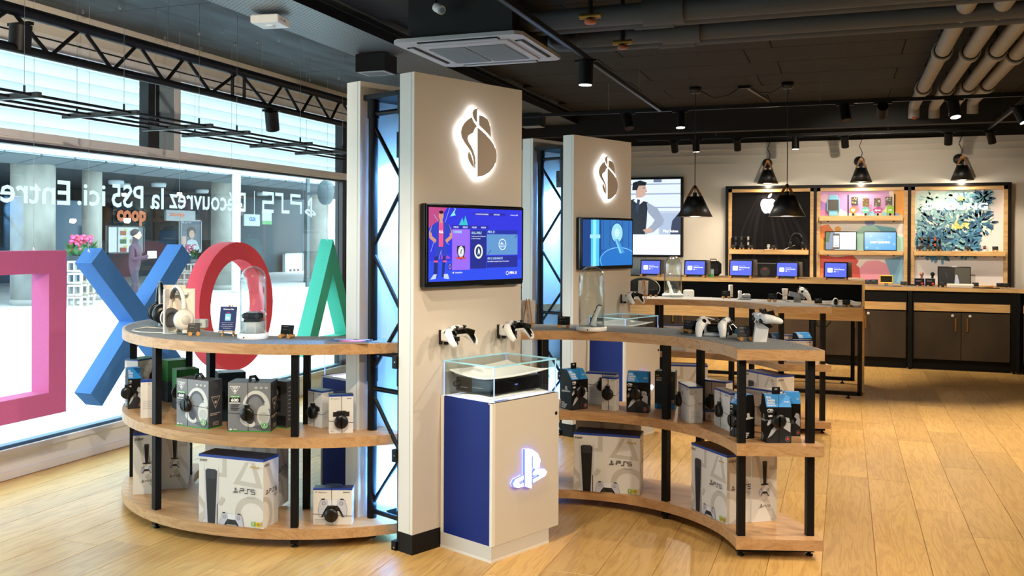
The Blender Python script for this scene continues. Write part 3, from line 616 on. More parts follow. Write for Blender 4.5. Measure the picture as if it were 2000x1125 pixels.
    p.text('FIFA 21', X(.605), Y(.66), h * .034, lcd('#bfe6f5', 1), shear=.2); p.text('FIFA 21 LIVE-INHALTE', X(.605), Y(.285), h * .032, lcd('#bfe6f5', 1), shear=.2, w=w * .17); p.text('Hier findest du aktuelle News und Promotions!', X(.605), Y(.25), h * .018, lcd('#eef2ff', 1), w=w * .24)
    p.line([(X(.61), Y(.36)), (X(.64), Y(.42))], h * .008, lcd('#10204a', .5)); p.line([(X(.91), Y(.59)), (X(.94), Y(.64))], h * .008, lcd('#10204a', .5))
    p.ring(X(.77), Y(.5), h * .078, h * .08, h * .01, lcd('#eaf2ff', 1)); p.text('SPORTS', X(.77), Y(.46), h * .022, lcd('#eaf2ff', 1), align='c', w=w * .055); p.poly([(X(.745), Y(.5)), (X(.765), Y(.54)), (X(.77), Y(.51)), (X(.795), Y(.5))], lcd('#eaf2ff', 1))
    # crests
    cx, cy = X(.32), Y(.4); p.poly([(cx - h * .075, cy + h * .08), (cx + h * .075, cy + h * .08), (cx + h * .08, cy), (cx + h * .045, cy - h * .09), (cx, cy - h * .11), (cx - h * .045, cy - h * .09), (cx - h * .08, cy)], lcd('#20242a', .8)); p.ell(cx, cy, h * .058, h * .075, lcd('#e6eaec', .9)); p.ring(cx, cy, h * .05, h * .065, h * .006, lcd('#20242a', .8)); p.poly([(cx - h * .02, cy - h * .05), (cx, cy + h * .04), (cx + h * .015, cy + h * .03), (cx + h * .005, cy - h * .01), (cx + h * .025, cy - h * .05), (cx, cy - h * .02)], lcd('#20242a', .8)); p.rect(cx - h * .085, cy - h * .1, cx + h * .085, cy - h * .075, lcd('#c8402f', .9))
    cx, cy = X(.505), Y(.4); p.ell(cx, cy, h * .085, h * .1, lcd('#e6ead2', .9)); p.ell(cx, cy, h * .06, h * .073, lcd('#1d3a66', .8)); p.poly([(cx - h * .02, cy - h * .05), (cx - h * .005, cy + h * .05), (cx + h * .02, cy + h * .02), (cx + h * .03, cy - h * .05), (cx + h * .005, cy - h * .01)], lcd('#eef2f6', .9))
    p.rect(X(.46), Y(.905), X(.8), Y(.945), lcd('#2a2fa8', .7)); p.text('ZUM EINSEITEN VERWENDEN', X(.47), Y(.915), h * .018, lcd('#eef2ff', 1), w=w * .14); p.text('DRÜCKEN', X(.67), Y(.915), h * .018, lcd('#eef2ff', 1)); p.text('Swisscom_Ba01', X(.86), Y(.915), h * .02, lcd('#eef2ff', 1), w=w * .085)
    p.ell(X(.24), Y(.115), h * .012, h * .012, lcd('#eef2ff', 1)); p.text('Auswählen', X(.26), Y(.105), h * .022, lcd('#eef2ff', 1)); p.rect(X(.185), Y(.155), X(.225), Y(.24), lcd('#2a2fa8', .7)); p.ring(X(.205), Y(.197), h * .022, h * .033, h * .005, lcd('#e6b8e8', .9))
    p.ring(X(.825), Y(.085), h * .028, h * .03, h * .006, lcd('#eef2ff', 1)); p.text('FIFA 21', X(.85), Y(.07), h * .036, lcd('#ffffff', 1.1), shear=.2, bold=.02)
def space_game(p, w, h):
    p.rect(0, 0, w, h, lcd('#1d5fb0', .7)); p.rect(0, 0, w * .36, h, lcd('#1b4a94', .6)); p.rect(w * .16, 0, w * .32, h, lcd('#49b4e8', .9)); p.rect(w * .2, 0, w * .26, h, lcd('#7fd4f4', .95)); p.rect(w * .14, h * .6, w * .34, h * .68, lcd('#9edcf2', .8))
    p.rect(w * .36, h * .36, w, h, lcd('#2a72bd', .7)); 
    for k in range(5): p.rect(w * (.4 + .13 * k), h * .4, w * (.41 + .13 * k), h, lcd('#1b4a94', .6))
    p.ell(w * .68, h * .72, w * .13, h * .24, lcd('#1f5698', .7)); p.ell(w * .68, h * .72, w * .115, h * .21, lcd('#8fcbea', .9)); p.ell(w * .68, h * .72, w * .05, h * .09, lcd('#b9e2f4', .9))
    p.ell(w * .72, h * .12, w * .4, h * .3, lcd('#1f6fc0', .8)); p.ring(w * .72, h * .12, w * .38, h * .28, h * .012, lcd('#8fd0f0', .9)); p.poly([(w * .62, h * .58), (w * .7, h * .58), (w * .84, h * .28), (w * .74, h * .26)], lcd('#3f8fd0', .9)); p.poly([(w * .64, h * .58), (w * .66, h * .58), (w * .78, h * .27), (w * .74, h * .26)], lcd('#7fc0e8', .9))
tv(AP, PRZ, 'flat screen showing a blue football game menu on the near pillar', football)
tv(P2, PR2, 'flat screen showing a pale blue space scene on the far pillar', space_game)
# ---------------------------------------------------------------- plinths with glass cases
BLUE = M('plinth_blue', '#0e2778', .5, var=.05, vscale=(1, 1, 3), spec=.25); CREAM = M('plinth_cream', '#d2cabd', .45); BASEW = M('plinth_base', '#cfcdc8', .4)
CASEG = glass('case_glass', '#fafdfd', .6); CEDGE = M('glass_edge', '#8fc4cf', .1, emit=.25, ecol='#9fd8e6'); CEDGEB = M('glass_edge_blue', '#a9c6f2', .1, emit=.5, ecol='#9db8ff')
GLOWB = M('plinth_glow', '#e9ecff', .4, emit=1.1, ecol='#cfd4ff'); SYMW = M('symbol_light', '#ffffff', .4, emit=2.2, ecol='#f2f3ff'); SYMB = M('symbol_edge', '#5b6cff', .4, emit=1.6, ecol='#4a5cff')
PB = AP + UU * .181 - VV * .3424
def make_plinth(loc, rz, label, both=False):
    t = thing('display_plinth', label, 'plinth', loc, rz); X1, Y1, Z0, Z1 = .485, .338, .075, .737
    b = MB(); b.box(.012, X1, .0, .006, Z0, Z1, CREAM); b.box(0, X1, -.004, .012, Z0, Z1, CREAM); b.box(X1 - .012, X1, .012, Y1, Z0, Z1, CREAM); b.box(0, .012, Y1 - .02, Y1, Z0, Z1, EDGE); b.box(.012, X1 - .012, Y1 - .012, Y1, Z0, Z1, EDGE); b.box(-.0005, .02, -.005, .012, Z0, Z1, EDGE); b.build('cabinet', t)
    b = MB(); b.box(.002, .014, .012, Y1 - .02, Z0, Z1, BLUE)
    if both: b.box(X1 - .004, X1 + .001, .012, Y1 - .02, Z0, Z1 - .01, BLUE)
    b.build('blue_side_panel', t)
    b = MB(); b.box(.012, X1 - .012, .012, Y1 - .012, Z1 - .03, Z1 - .012, GLOWB); b.box(.0, X1, -.003, .022, Z1 - .006, Z1, CREAM); b.build('lit_deck', t)
    b = MB(); b.box(.0, .415, .0, .337, 0, .075, BASEW); b.box(-.001, .416, -.001, .338, 0, .012, EDGE); b.build('base', t)
    b = MB(); b.lathe([(0, 0), (.009, 0), (.009, .003), (.005, .004), (0, .004)], BLACKP, 12, TF((.462, -.004, .635), (1, 0, 0), (0, 0, 1)) ); b.build('lock', t)
    # lit emblem on the front
    S = .86
    def sp(x, y): q = Pn(780 + x / 2.1235, 580 + y / 2.1235, PB - VV * .02, VV); return ((q - PB).dot(UU), q.z)
    P1 = [sp(*q) for q in ((520, 632), (548, 632), (572, 648), (584, 676), (580, 705), (564, 714), (553, 707), (553, 662), (547, 656), (547, 793), (520, 785))]
    S1 = [sp(*q) for q in ((470, 776), (480, 757), (514, 741), (514, 756), (492, 768), (498, 777), (514, 772), (514, 786), (492, 791), (476, 788))]
    S2 = [sp(*q) for q in ((553, 727), (566, 714), (600, 713), (611, 725), (604, 741), (553, 771), (553, 756), (580, 742), (575, 734), (553, 741))]
    for q in (P1, S1, S2):
        b = MB(); b.prism(q, -.022, -.005, SYMW, TXY, SYMB); b.build('lit_emblem', t)
    g = .003; z0, z1 = Z1 - .012, .90; x0, x1, y0, y1 = .018, .465, .003, .334
    for nm, a in (('case_front', (x0, x1, y0, y0 + g, z0, z1)), ('case_back', (x0, x1, y1 - g, y1, z0, z1)), ('case_side', (x0, x0 + g, y0, y1, z0, z1)), ('case_side', (x1 - g, x1, y0, y1, z0, z1)), ('case_top', (x0 - .002, x1 + .002, y0 - .002, y1 + .002, z1, z1 + .006))):
        b = MB(); b.box(*a, CASEG); b.build(nm, t)
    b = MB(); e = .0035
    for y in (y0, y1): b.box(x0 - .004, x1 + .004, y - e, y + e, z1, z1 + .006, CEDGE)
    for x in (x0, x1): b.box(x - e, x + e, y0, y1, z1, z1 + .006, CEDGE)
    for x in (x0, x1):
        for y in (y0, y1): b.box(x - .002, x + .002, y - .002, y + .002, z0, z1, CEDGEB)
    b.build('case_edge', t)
    return t
make_plinth(PB, PRZ, 'blue and cream plinth with lit emblem in front of the near pillar')
PB2 = P2 + (PB - AP); make_plinth(PB2, PR2, 'blue and cream plinth with lit emblem in front of the far pillar')
make_plinth(AP + UU * .665 + VV * .95, PRZ + PI, 'blue sided white plinth glimpsed behind the left stand near the window', True)
# ================================================================== CURVED STANDS
def arc(c, r, a0, a1, n): return [(c[0] + r * math.cos(math.radians(a0 + (a1 - a0) * i / n)), c[1] + r * math.sin(math.radians(a0 + (a1 - a0) * i / n))) for i in range(n + 1)]
LEV = ((.934, .984), (.485, .535), (.045, .095))
def stand(loc, rz, ri, ro, a0, a1, posts, label, outer_view, end_poly=None):
    """three boards in the shape of a ring sector, centre at the thing's origin"""
    t = thing('curved_display_stand', label, 'display stand', loc, rz)
    N = 30
    for k, (z0, z1) in enumerate(LEV):
        poly = arc((0, 0), ro, a0, a1, N) + arc((0, 0), ri, a1, a0, N)
        b = MB(); b.prism(poly, z0, z1, OAK); b.build('top_board' if k == 0 else 'shelf_board', t)
    d = math.degrees(.012 / ro); poly = arc((0, 0), ro - .014, a0 + d, a1 - d, N) + arc((0, 0), ri + .014, a1 - d * 1.4, a0 + d * 1.4, N)
    b = MB(); b.prism(poly, .984, .9855, FELT); b.build('felt_inlay', t)
    def bar(p, q, w, h, nm): b = MB(); b.bar(p, q, w, h, BLACK); return b.build(nm, t)
    for a in posts:
        ca, sa = math.cos(math.radians(a)), math.sin(math.radians(a)); pts = []
        for r in (ri + .035, ro - .04):
            x, y = r * ca, r * sa; pts.append((x, y)); b = MB(); Tm = Matrix.Translation((x, y, 0)) @ Matrix.Rotation(math.radians(a), 4, 'Z'); b.box(-.0175, .0175, -.0175, .0175, .018, .934, BLACK, Tm); b.build('post', t)
            b = MB(); b.lathe([(.016, 0), (.018, .005), (.008, .009), (.008, .02)], BLACK, 12, Matrix.Translation((x, y, 0))); b.build('foot', t)
        bar((*pts[0], .028), (*pts[1], .028), .03, .02, 'foot_rail')
    return t
CL = Vector((-2.9, 5.056, 0)); CRT = Vector((-1.254, 4.336, 0))
stand(CL, 0, .80, 1.19, -168, -43.6, (-69, -111, -150), 'curved oak stand with headsets and boxes by the window', True)
stand(CRT, 0, .825, 1.228, 17.6, 141, (21.6, 65, 112), 'curved oak stand bending around in front, right of the near plinth', False)
T2 = Vector((.02, 3.08, 0)); R2 = math.radians(1.0)
stand(CL + T2, 0, .80, 1.19, -168, -43.6, (-69, -111, -150), 'curved oak stand mostly hidden behind the near pillar', True)
stand(CRT + T2, 0, .80, 1.20, 17.6, 141, (21.6, 65, 107), 'curved oak stand behind, between the far plinth and the counter', False)
# angle plates fixing the left stands to the truss
for k, (o, a) in enumerate(((AP, PRZ), (P2, PR2))):
    t = thing('fixing_brackets', ('black angle brackets holding the left stand to the near pillar', 'black angle brackets holding the rear left stand to the far pillar')[k], 'bracket', o, a)
    for z in (.934, .485, .045):
        b = MB(); b.box(-.012, .04, .105, .135, z - .062, z - .002, BLACK); b.cyl((-.012, .115, z - .03), (-.015, .115, z - .03), .004, STEEL, 8); b.build('angle_bracket', t)
# ================================================================== PACKAGED GOODS
CARD = M('carton_white', '#dedbd6', .5); CARDS = M('carton_warm_white', '#d9d2c8', .5); NAVY = M('carton_navy', '#141c3a', .4); NBLUE = M('carton_blue', '#1c3f9a', .4)
CBLK = M('carton_black', '#07080a', .5, spec=.25); CBLU = M('carton_sky_blue', '#2b93e0', .45); CGRY = M('carton_grey', '#83858a', .45); CDGR = M('carton_dark_grey', '#3a3c40', .5); CGRN = M('carton_green', '#1d6a2c', .45); CLIM = M('carton_lime', '#3aa53a', .4); CTEAL = M('carton_dark_teal', '#1b2f36', .4)
SH = ink('#c4bfb7'); TX = ink('#16181c'); LW = ink('#f0f0f0'); LG = ink('#9ea0a6'); GLD = ink('#c79a2a')
def pad_print(p, cx, cy, s, white='#c3c5d2', black='#121317'):
    """flat picture of a game pad, s = width"""
    w_, k, o_ = ink(white), ink(black), ink('#8d90a2'); X = lambda v: cx + v * s; Y = lambda v: cy + v * s
    for q in (-1, 1):
        p.poly([(X(q * .2), Y(.255)), (X(q * .43), Y(.235)), (X(q * .515), Y(-.1)), (X(q * .485), Y(-.355)), (X(q * .37), Y(-.375)), (X(q * .26), Y(-.1)), (X(q * .14), Y(0))], o_)
        p.poly([(X(q * .2), Y(.24)), (X(q * .42), Y(.22)), (X(q * .5), Y(-.1)), (X(q * .47), Y(-.34)), (X(q * .38), Y(-.36)), (X(q * .26), Y(-.1)), (X(q * .14), Y(0))], w_)
    p.poly([(X(-.24), Y(.25)), (X(.24), Y(.25)), (X(.3), Y(-.12)), (X(-.3), Y(-.12))], w_)
    p.poly([(X(-.17), Y(.04)), (X(.17), Y(.04)), (X(.25), Y(-.06)), (X(.40), Y(-.35)), (X(.33), Y(-.36)), (X(.22), Y(-.14)), (X(-.22), Y(-.14)), (X(-.33), Y(-.36)), (X(-.40), Y(-.35)), (X(-.25), Y(-.06))], k)
    p.poly([(X(-.17), Y(.24)), (X(.17), Y(.24)), (X(.14), Y(.04)), (X(-.14), Y(.04))], ink('#e2e3ea'))
    for q in (-1, 1): p.ell(X(q * .14), Y(-.05), s * .06, s * .06, ink('#2b2c33'), 12); p.ring(X(q * .3), Y(.12), s * .07, s * .07, s * .025, o_, n=10); p.poly([(X(q * .26), Y(.25)), (X(q * .4), Y(.24)), (X(q * .38), Y(.28)), (X(q * .28), Y(.29))], k)
def tower_print(p, x, y, w, h):
    """flat picture of the upright console: dark slab between two pale fins"""
    fin = ink('#c9cbd8'); p.poly([(x - w * .16, y + h * 1.06), (x - w * .04, y + h * .9), (x + w * .2, y), (x + w * .02, y)], fin); p.poly([(x + w * 1.16, y + h * 1.06), (x + w * 1.04, y + h * .9), (x + w * .86, y), (x + w * 1.02, y)], fin)
    p.poly([(x, y + h * .95), (x + w, y + h * .95), (x + w * .84, y), (x + w * .2, y)], ink('#17171b')); p.rect(x + w * .12, y + h * .8, x + w * .88, y + h * .97, ink('#34343c')); p.rect(x + w * 1.0, y, x + w * 1.06, y + h * .35, ink('#17171b'))
def pr_big(p, w, h):
    p.poly([(w * .16, h * .72), (w * .44, h * .72), (w * .44, h), (w * .37, h), (w * .37, h * .78), (w * .16, h * .78)], SH)
    p.poly([(w * .54, h * .63), (w * .99, h * .6), (w * .87, h * .98), (w * .73, h * .98)], SH); p.poly([(w * .65, h * .69), (w * .89, h * .67), (w * .81, h * .97), (w * .78, h * .97)], CARD)
    p.ring(w * .83, h * .2, w * .26, h * .27, w * .085, SH, math.radians(-45), math.radians(215)); p.poly([(w * .3, h * .3), (w * .36, h * .42), (w * .42, h * .38), (w * .36, h * .28)], SH); p.poly([(0, h * .42), (0, h * .3), (w * .12, h * .14), (w * .18, h * .2)], SH); p.poly([(0, h * .1), (w * .1, h * .2), (w * .16, h * .13), (w * .06, 0), (0, 0)], SH)
    tower_print(p, w * .11, 0, w * .18, h * .85); pad_print(p, w * .52, h * .075, w * .36); p.rect(w * .34, -h * 0, w * .7, h * .0005, CARD)
    p.text('SONY', w * .02, h * .935, h * .032, TX, w=w * .12, bold=.03); ps_mark(p, w * .54, h * .5, h * .085, TX); ps5_word(p, w * .65, h * .505, w * .066, TX); p.text('PlayStation5', w * .76, h * .44, h * .022, ink('#8a8a8a'), w=w * .12)
    for k in range(3): p.rect(w * (.81 + .05 * k), h * .905, w * (.845 + .05 * k), h * .925, GLD)
    p.rect(w * .83, h * .03, w * .885, h * .1, ink('#7fae2a')); p.text('7', w * .857, h * .045, h * .04, LW, align='c', bold=.03); p.rect(w * .9, h * .03, w * .97, h * .1, ink('#e0c020')); p.poly([(w * .935, h * .036), (w * .965, h * .065), (w * .935, h * .094), (w * .905, h * .065)], TX); p.poly([(w * .935, h * .043), (w * .957, h * .065), (w * .935, h * .087), (w * .913, h * .065)], ink('#e0c020')); p.ell(w * .935, h * .065, w * .007, h * .012, TX, 8)
def pr_narrow(p, w, h):
    p.poly([(w * .68, h * .72), (w, h * .72), (w, h), (w * .9, h), (w * .9, h * .78), (w * .68, h * .78)], SH); p.poly([(w * .1, h), (w * .25, h), (w * .55, h * .5), (w * .4, h * .45)], SH); p.poly([(w * .7, h * .58), (w, h * .42), (w, h * .3), (w * .62, h * .52)], SH); p.poly([(w * .45, h * .3), (w * .6, h * .36), (w, h * .05), (w * .95, 0), (w * .85, 0)], SH)
    tower_print(p, w * .42, h * .53, w * .18, h * .33); p.ell(w * .51, h * .525, w * .16, h * .014, TX); pad_print(p, w * .51, h * .42, w * .42)
    p.text('SONY', w * .06, h * .92, h * .035, TX, w=w * .34, bold=.03); ps_mark(p, w * .3, h * .205, h * .05, TX); ps5_word(p, w * .46, h * .21, w * .075, TX); p.text('PlayStation5', w * .62, h * .165, h * .016, ink('#8a8a8a'), w=w * .16); p.text('PlayStation', w * .72, h * .03, h * .014, ink('#707070'), w=w * .14)
def pr_side(p, w, h):
    p.poly([(w * .1, h * .98), (w * .35, h * .98), (w * .95, h * .45), (w * .75, h * .4)], SH); p.ring(0, h * .2, w * .6, h * .28, w * .18, SH, -PI / 2, PI / 2)
    p.text('SONY', w * .06, h * .92, h * .035, TX, w=w * .34, bold=.03); ps_mark(p, w * .14, h * .5, h * .07, TX); ps5_word(p, w * .36, h * .505, w * .15, TX); p.text('PlayStation5', w * .6, h * .45, h * .018, ink('#8a8a8a'), w=w * .24)
def pr_pad(p, w, h):
    ps_mark(p, w * .05, h * .875, h * .045, TX); p.text('PlayStation', w * .13, h * .875, h * .035, TX, w=w * .22); p.text('SONY', w * .95, h * .875, h * .035, TX, w=w * .18, bold=.03, align='r'); pad_print(p, w * .5, h * .5, w * .74)
    for k in range(3): p.rect(w * .05, h * (.15 - .045 * k), w * (.32 - .03 * k), h * (.162 - .045 * k), LG)
def pr_cam(p, w, h):
    ps_mark(p, w * .07, h * .89, h * .04, TX); p.text('PlayStation', w * .18, h * .89, h * .026, TX, w=w * .26); p.text('SONY', w * .93, h * .89, h * .026, TX, w=w * .2, align='r', bold=.03); p.rect(w * .16, h * .44, w * .84, h * .56, ink('#1a1716')); p.poly([(w * .28, h * .56), (w * .72, h * .56), (w * .68, h * .59), (w * .34, h * .59)], ink('#3a3a3e')); p.text('HD Camera', w * .06, h * .12, h * .025, LG, w=w * .28); p.rect(w * .06, h * .06, w * .2, h * .075, LG)
def pr_plainps(p, w, h):
    ps_mark(p, w * .42, h * .84, h * .05, TX)
    for k in range(5): p.rect(w * .15, h * (.3 - .04 * k), w * .42, h * (.308 - .04 * k), LG); p.rect(w * .5, h * (.3 - .04 * k), w * .8, h * (.308 - .04 * k), LG)
    p.poly([(w * .1, h * .8), (w * .9, h * .45), (w * .9, h * .47), (w * .1, h * .83)], SH)
def pr_media(p, w, h):
    ps_mark(p, w * .08, h * .9, h * .035, TX); p.text('PlayStation', w * .24, h * .9, h * .025, TX, w=w * .3); p.text('SONY', w * .93, h * .9, h * .025, TX, w=w * .24, align='r', bold=.03); p.rrect(w * .33, h * .68, w * .5, h * .8, w * .06, LG); p.text('Media', w * .08, h * .18, h * .03, TX, w=w * .3)
    for k in range(4): p.rect(w * .08, h * (.13 - .03 * k), w * .8, h * (.137 - .03 * k), LG)
def pr_charge(p, w, h):                      # lower black face, h = face height up to the fold
    WH = ink('#b9bcc4'); MG = ink('#5b5d66'); p.poly([(0, 0), (w, 0), (w, h * .32), (w * .75, h * .42), (w * .35, h * .38), (0, h * .15)], ink('#1c1e22'))
    p.poly([(w * .06, h * .14), (w * .2, h * .2), (w * .42, h * .38), (w * .32, h * .46), (w * .2, h * .36)], WH); p.poly([(w * .32, h * .46), (w * .42, h * .36), (w * .62, h * .4), (w * .56, h * .52)], MG); p.poly([(w * .68, h * .42), (w * .96, h * .3), (w * .97, h * .55), (w * .84, h * .62)], WH); p.poly([(w * .62, h * .6), (w * .72, h * .72), (w * .9, h * .7), (w * .94, h * .6), (w * .8, h * .52)], WH); p.poly([(w * .02, h * .52), (w * .1, h * .64), (w * .3, h * .68), (w * .24, h * .58), (w * .06, h * .48)], WH)
    p.ring(w * .12, h * .9, w * .09, h * .05, w * .03, LW, 0, PI, 10); p.ring(w * .2, h * .9, w * .07, h * .05, w * .03, LW, 0, PI, 10); p.rect(w * .05, h * .86, w * .25, h * .875, LW); p.text('LED', w * .08, h * .73, h * .05, LW, w=w * .16, bold=.05)
    p.ring(w * .85, h * .12, w * .1, h * .075, w * .02, ink('#7b8084')); p.ell(w * .85, h * .12, w * .05, h * .04, ink('#d5452f'))
def pr_charge_top(p, w, h):
    for k, s in enumerate(('DUAL', 'CHARGING', 'STATION')): p.text(s, w * .06, h * (.68 - .24 * k), h * .17, LW, w=w * (.2, .33, .29)[k], bold=.04)
    p.rect(w * .06, h * .1, w * .38, h * .14, LW); p.text('FOR PS5', w * .76, h * .36, h * .1, LW, w=w * .17, bold=.03)
def pr_charge_side(p, w, h):
    WH = ink('#c3c1bd'); 
    for k, s in enumerate(('DUAL', 'CHARGING', 'STATION', 'FOR PS5')): p.text(s, w * .1, h * (.2 - .055 * k), h * .04, LW, w=w * (.28, .5, .44, .36)[k], bold=.04)
    p.poly([(w * .12, h * .56), (w * .9, h * .6), (w * .9, h * .64), (w * .65, h * .66), (w * .6, h * .78), (w * .42, h * .76), (w * .45, h * .64), (w * .12, h * .62)], WH)
def pr_charge_back(p, w, h):
    p.rect(0, 0, w, h * .13, CBLU)
    for k, s in enumerate(('DUAL', 'CHARGING', 'STATION')): p.text(s, w * .06, h * (.86 - .06 * k), h * .04, LW, w=w * (.18, .32, .28)[k], bold=.04)
    p.ring(w * .78, h * .8, w * .12, h * .065, w * .025, ink('#6d7478')); p.ell(w * .78, h * .8, w * .055, h * .03, ink('#c93f4a')); p.rect(w * .64, h * .15, w * .96, h * .25, ink('#cfcfd0'))
    for k in range(7): p.rect(w * (.72 + .03 * k), h * .16, w * (.735 + .03 * k), h * .24, TX)
    p.text('POWER', w * .64, h * .55, h * .03, LW, w=w * .14)
def pr_headset(p, w, h):
    W1, G1 = ink('#d9d9d4'), ink('#5a5c66'); p.poly([(w * .45, h * .12), (w * .8, h * .02), (w, h * .02), (w, h * .14)], ink('#5d5f64'))
    p.ring(w * .66, h * .5, w * .32, h * .34, w * .12, W1, math.radians(-5), math.radians(170)); p.ring(w * .64, h * .5, w * .24, h * .27, w * .06, G1, math.radians(20), math.radians(165)); p.ell(w * .83, h * .33, w * .15, h * .21, W1); p.ell(w * .84, h * .3, w * .12, h * .1, ink('#c3c3be')); p.ell(w * .48, h * .27, w * .16, h * .17, G1, rot=.5); p.ell(w * .46, h * .2, w * .19, h * .09, W1, rot=-.4); p.ell(w * .5, h * .27, w * .1, h * .12, ink('#3d3f47'), rot=.5)
    p.poly([(w * .04, h * .93), (w * .29, h * .93), (w * .165, h * .76)], LW); p.poly([(w * .055, h * .92), (w * .275, h * .92), (w * .165, h * .775)], CGRY); p.text('TURTLE', w * .165, h * .89, h * .022, LW, w=w * .13, align='c', bold=.04); p.text('BEACH', w * .165, h * .865, h * .02, LW, w=w * .1, align='c', bold=.04); p.ell(w * .165, h * .83, w * .03, h * .025, LW)
    p.rect(w * .04, h * .695, w * .29, h * .735, CLIM); p.text('STEALTH', w * .165, h * .703, h * .024, LW, w=w * .2, align='c', bold=.03); p.rect(w * .04, h * .595, w * .29, h * .693, TX); p.text('600', w * .165, h * .612, h * .06, LW, w=w * .18, align='c', bold=.05); p.rect(w * .04, h * .575, w * .29, h * .592, LW)
    for k in range(4): p.rect(w * .07, h * (.54 - .035 * k), w * (.27 - .03 * (k % 2)), h * (.552 - .035 * k), TX)
    for k in range(3): p.ring(w * (.66 + .12 * k), h * .9, w * .035, h * .02, w * .012, LW, n=10)
    p.ell(w * .86, h * .13, w * .085, h * .068, CLIM); p.ring(w * .86, h * .13, w * .07, h * .056, w * .01, LW); p.text('XBOX', w * .86, h * .1, h * .022, LW, w=w * .07, align='c', bold=.03); p.ell(w * .86, h * .145, w * .02, h * .016, LW, 10); p.ell(w * .07, h * .045, w * .03, h * .02, LW); p.text('XBOX', w * .12, h * .035, h * .022, LW, w=w * .1, bold=.03); p.rect(0, 0, w, h * .018, CLIM)
def pr_headset_side(p, w, h):
    T = ink('#c9b9a6'); p.poly([(w * .18, h * .66), (w * .85, h * .66), (w * .5, h * .4)], T); p.poly([(w * .23, h * .645), (w * .79, h * .645), (w * .5, h * .43)], CDGR); p.text('TURTLE', w * .5, h * .61, h * .02, T, w=w * .36, align='c'); p.ell(w * .5, h * .54, w * .09, h * .03, T); p.rect(w * .1, h * .3, w * .85, h * .315, T); p.rect(w * .1, h * .27, w * .6, h * .285, T); p.rect(0, 0, w, h * .018, CLIM)
    for k in range(3): p.rect(w * .3, h * (.12 - .03 * k), w * .75, h * (.13 - .03 * k), T)
def pr_dark(p, w, h):
    p.rect(w * .08, h * .62, w * .7, h * .9, TX); p.ell(w * .4, h * .75, w * .2, h * .09, ink('#8f8a80')); p.rect(w * .08, h * .34, w * .7, h * .58, TX); p.ell(w * .45, h * .46, w * .14, h * .08, ink('#3b3d42')); p.rect(w * .05, h * .06, w * .95, h * .26, TX); p.rect(0, 0, w, h * .016, CLIM); p.text('Stealth', w * .2, h * .15, h * .03, ink('#8f8a80'))
def pr_lines(p, w, h):
    for k in range(9): p.rect(w * .15, h * (.86 - .085 * k), w * (.85 - .1 * (k % 3)), h * (.873 - .085 * k), LG)
    p.rect(0, 0, w, h * .016, CLIM)
def pr_barcode(p, w, h):
    for k in range(5): p.rect(w * .15, h * (.45 - .05 * k), w * .85, h * (.46 - .05 * k), LG)
    ps_mark(p, w * .55, h * .9, h * .03, TX)
def pr_green(p, w, h): p.rect(w * .05, h * .3, w * .2, h * .5, ink('#2b8a3c'))
def tag_disc(parent, x, y, z, r=.034, T=None, w=None, h=None, d=None, half=False):
    """black alarm disc on a carton's front with its wires round the carton"""
    b = MB(); R = Matrix.Translation((x, -.001, z)) @ Matrix.Rotation(PI / 2, 4, 'X')
    b.lathe([(r * .96, 0), (r, .004), (r, .014), (r * .93, .019), (r * .5, .021), (0, .0215)], BLACKP, 24, R); b.box(-.004, .004, -r * .75, r * .75, .02, .025, BLACKG, R); b.box(-r * .35, r * .35, r * .7, r * 1.35, .0, .012, BLACKP, R)
    o = b.build('alarm_tag', parent)
    if w:
        wr = .0011; g = .0015; b = MB()
        for q in ((-.0, 0), (0, 0)): pass
        b.tube([(-g, -g, z + .004), (w + g, -g, z - .006), (w + g, d + g, z + .012), (-g, d + g, z + .01)], wr, BLACKP, 5, closed=True)
        b.tube([(x + .004, -g, .003), (x, -g, h + g), (x, d + g, h + g), (x, d + g, .003)], wr, BLACKP, 5)
        b.build('alarm_wire', o)
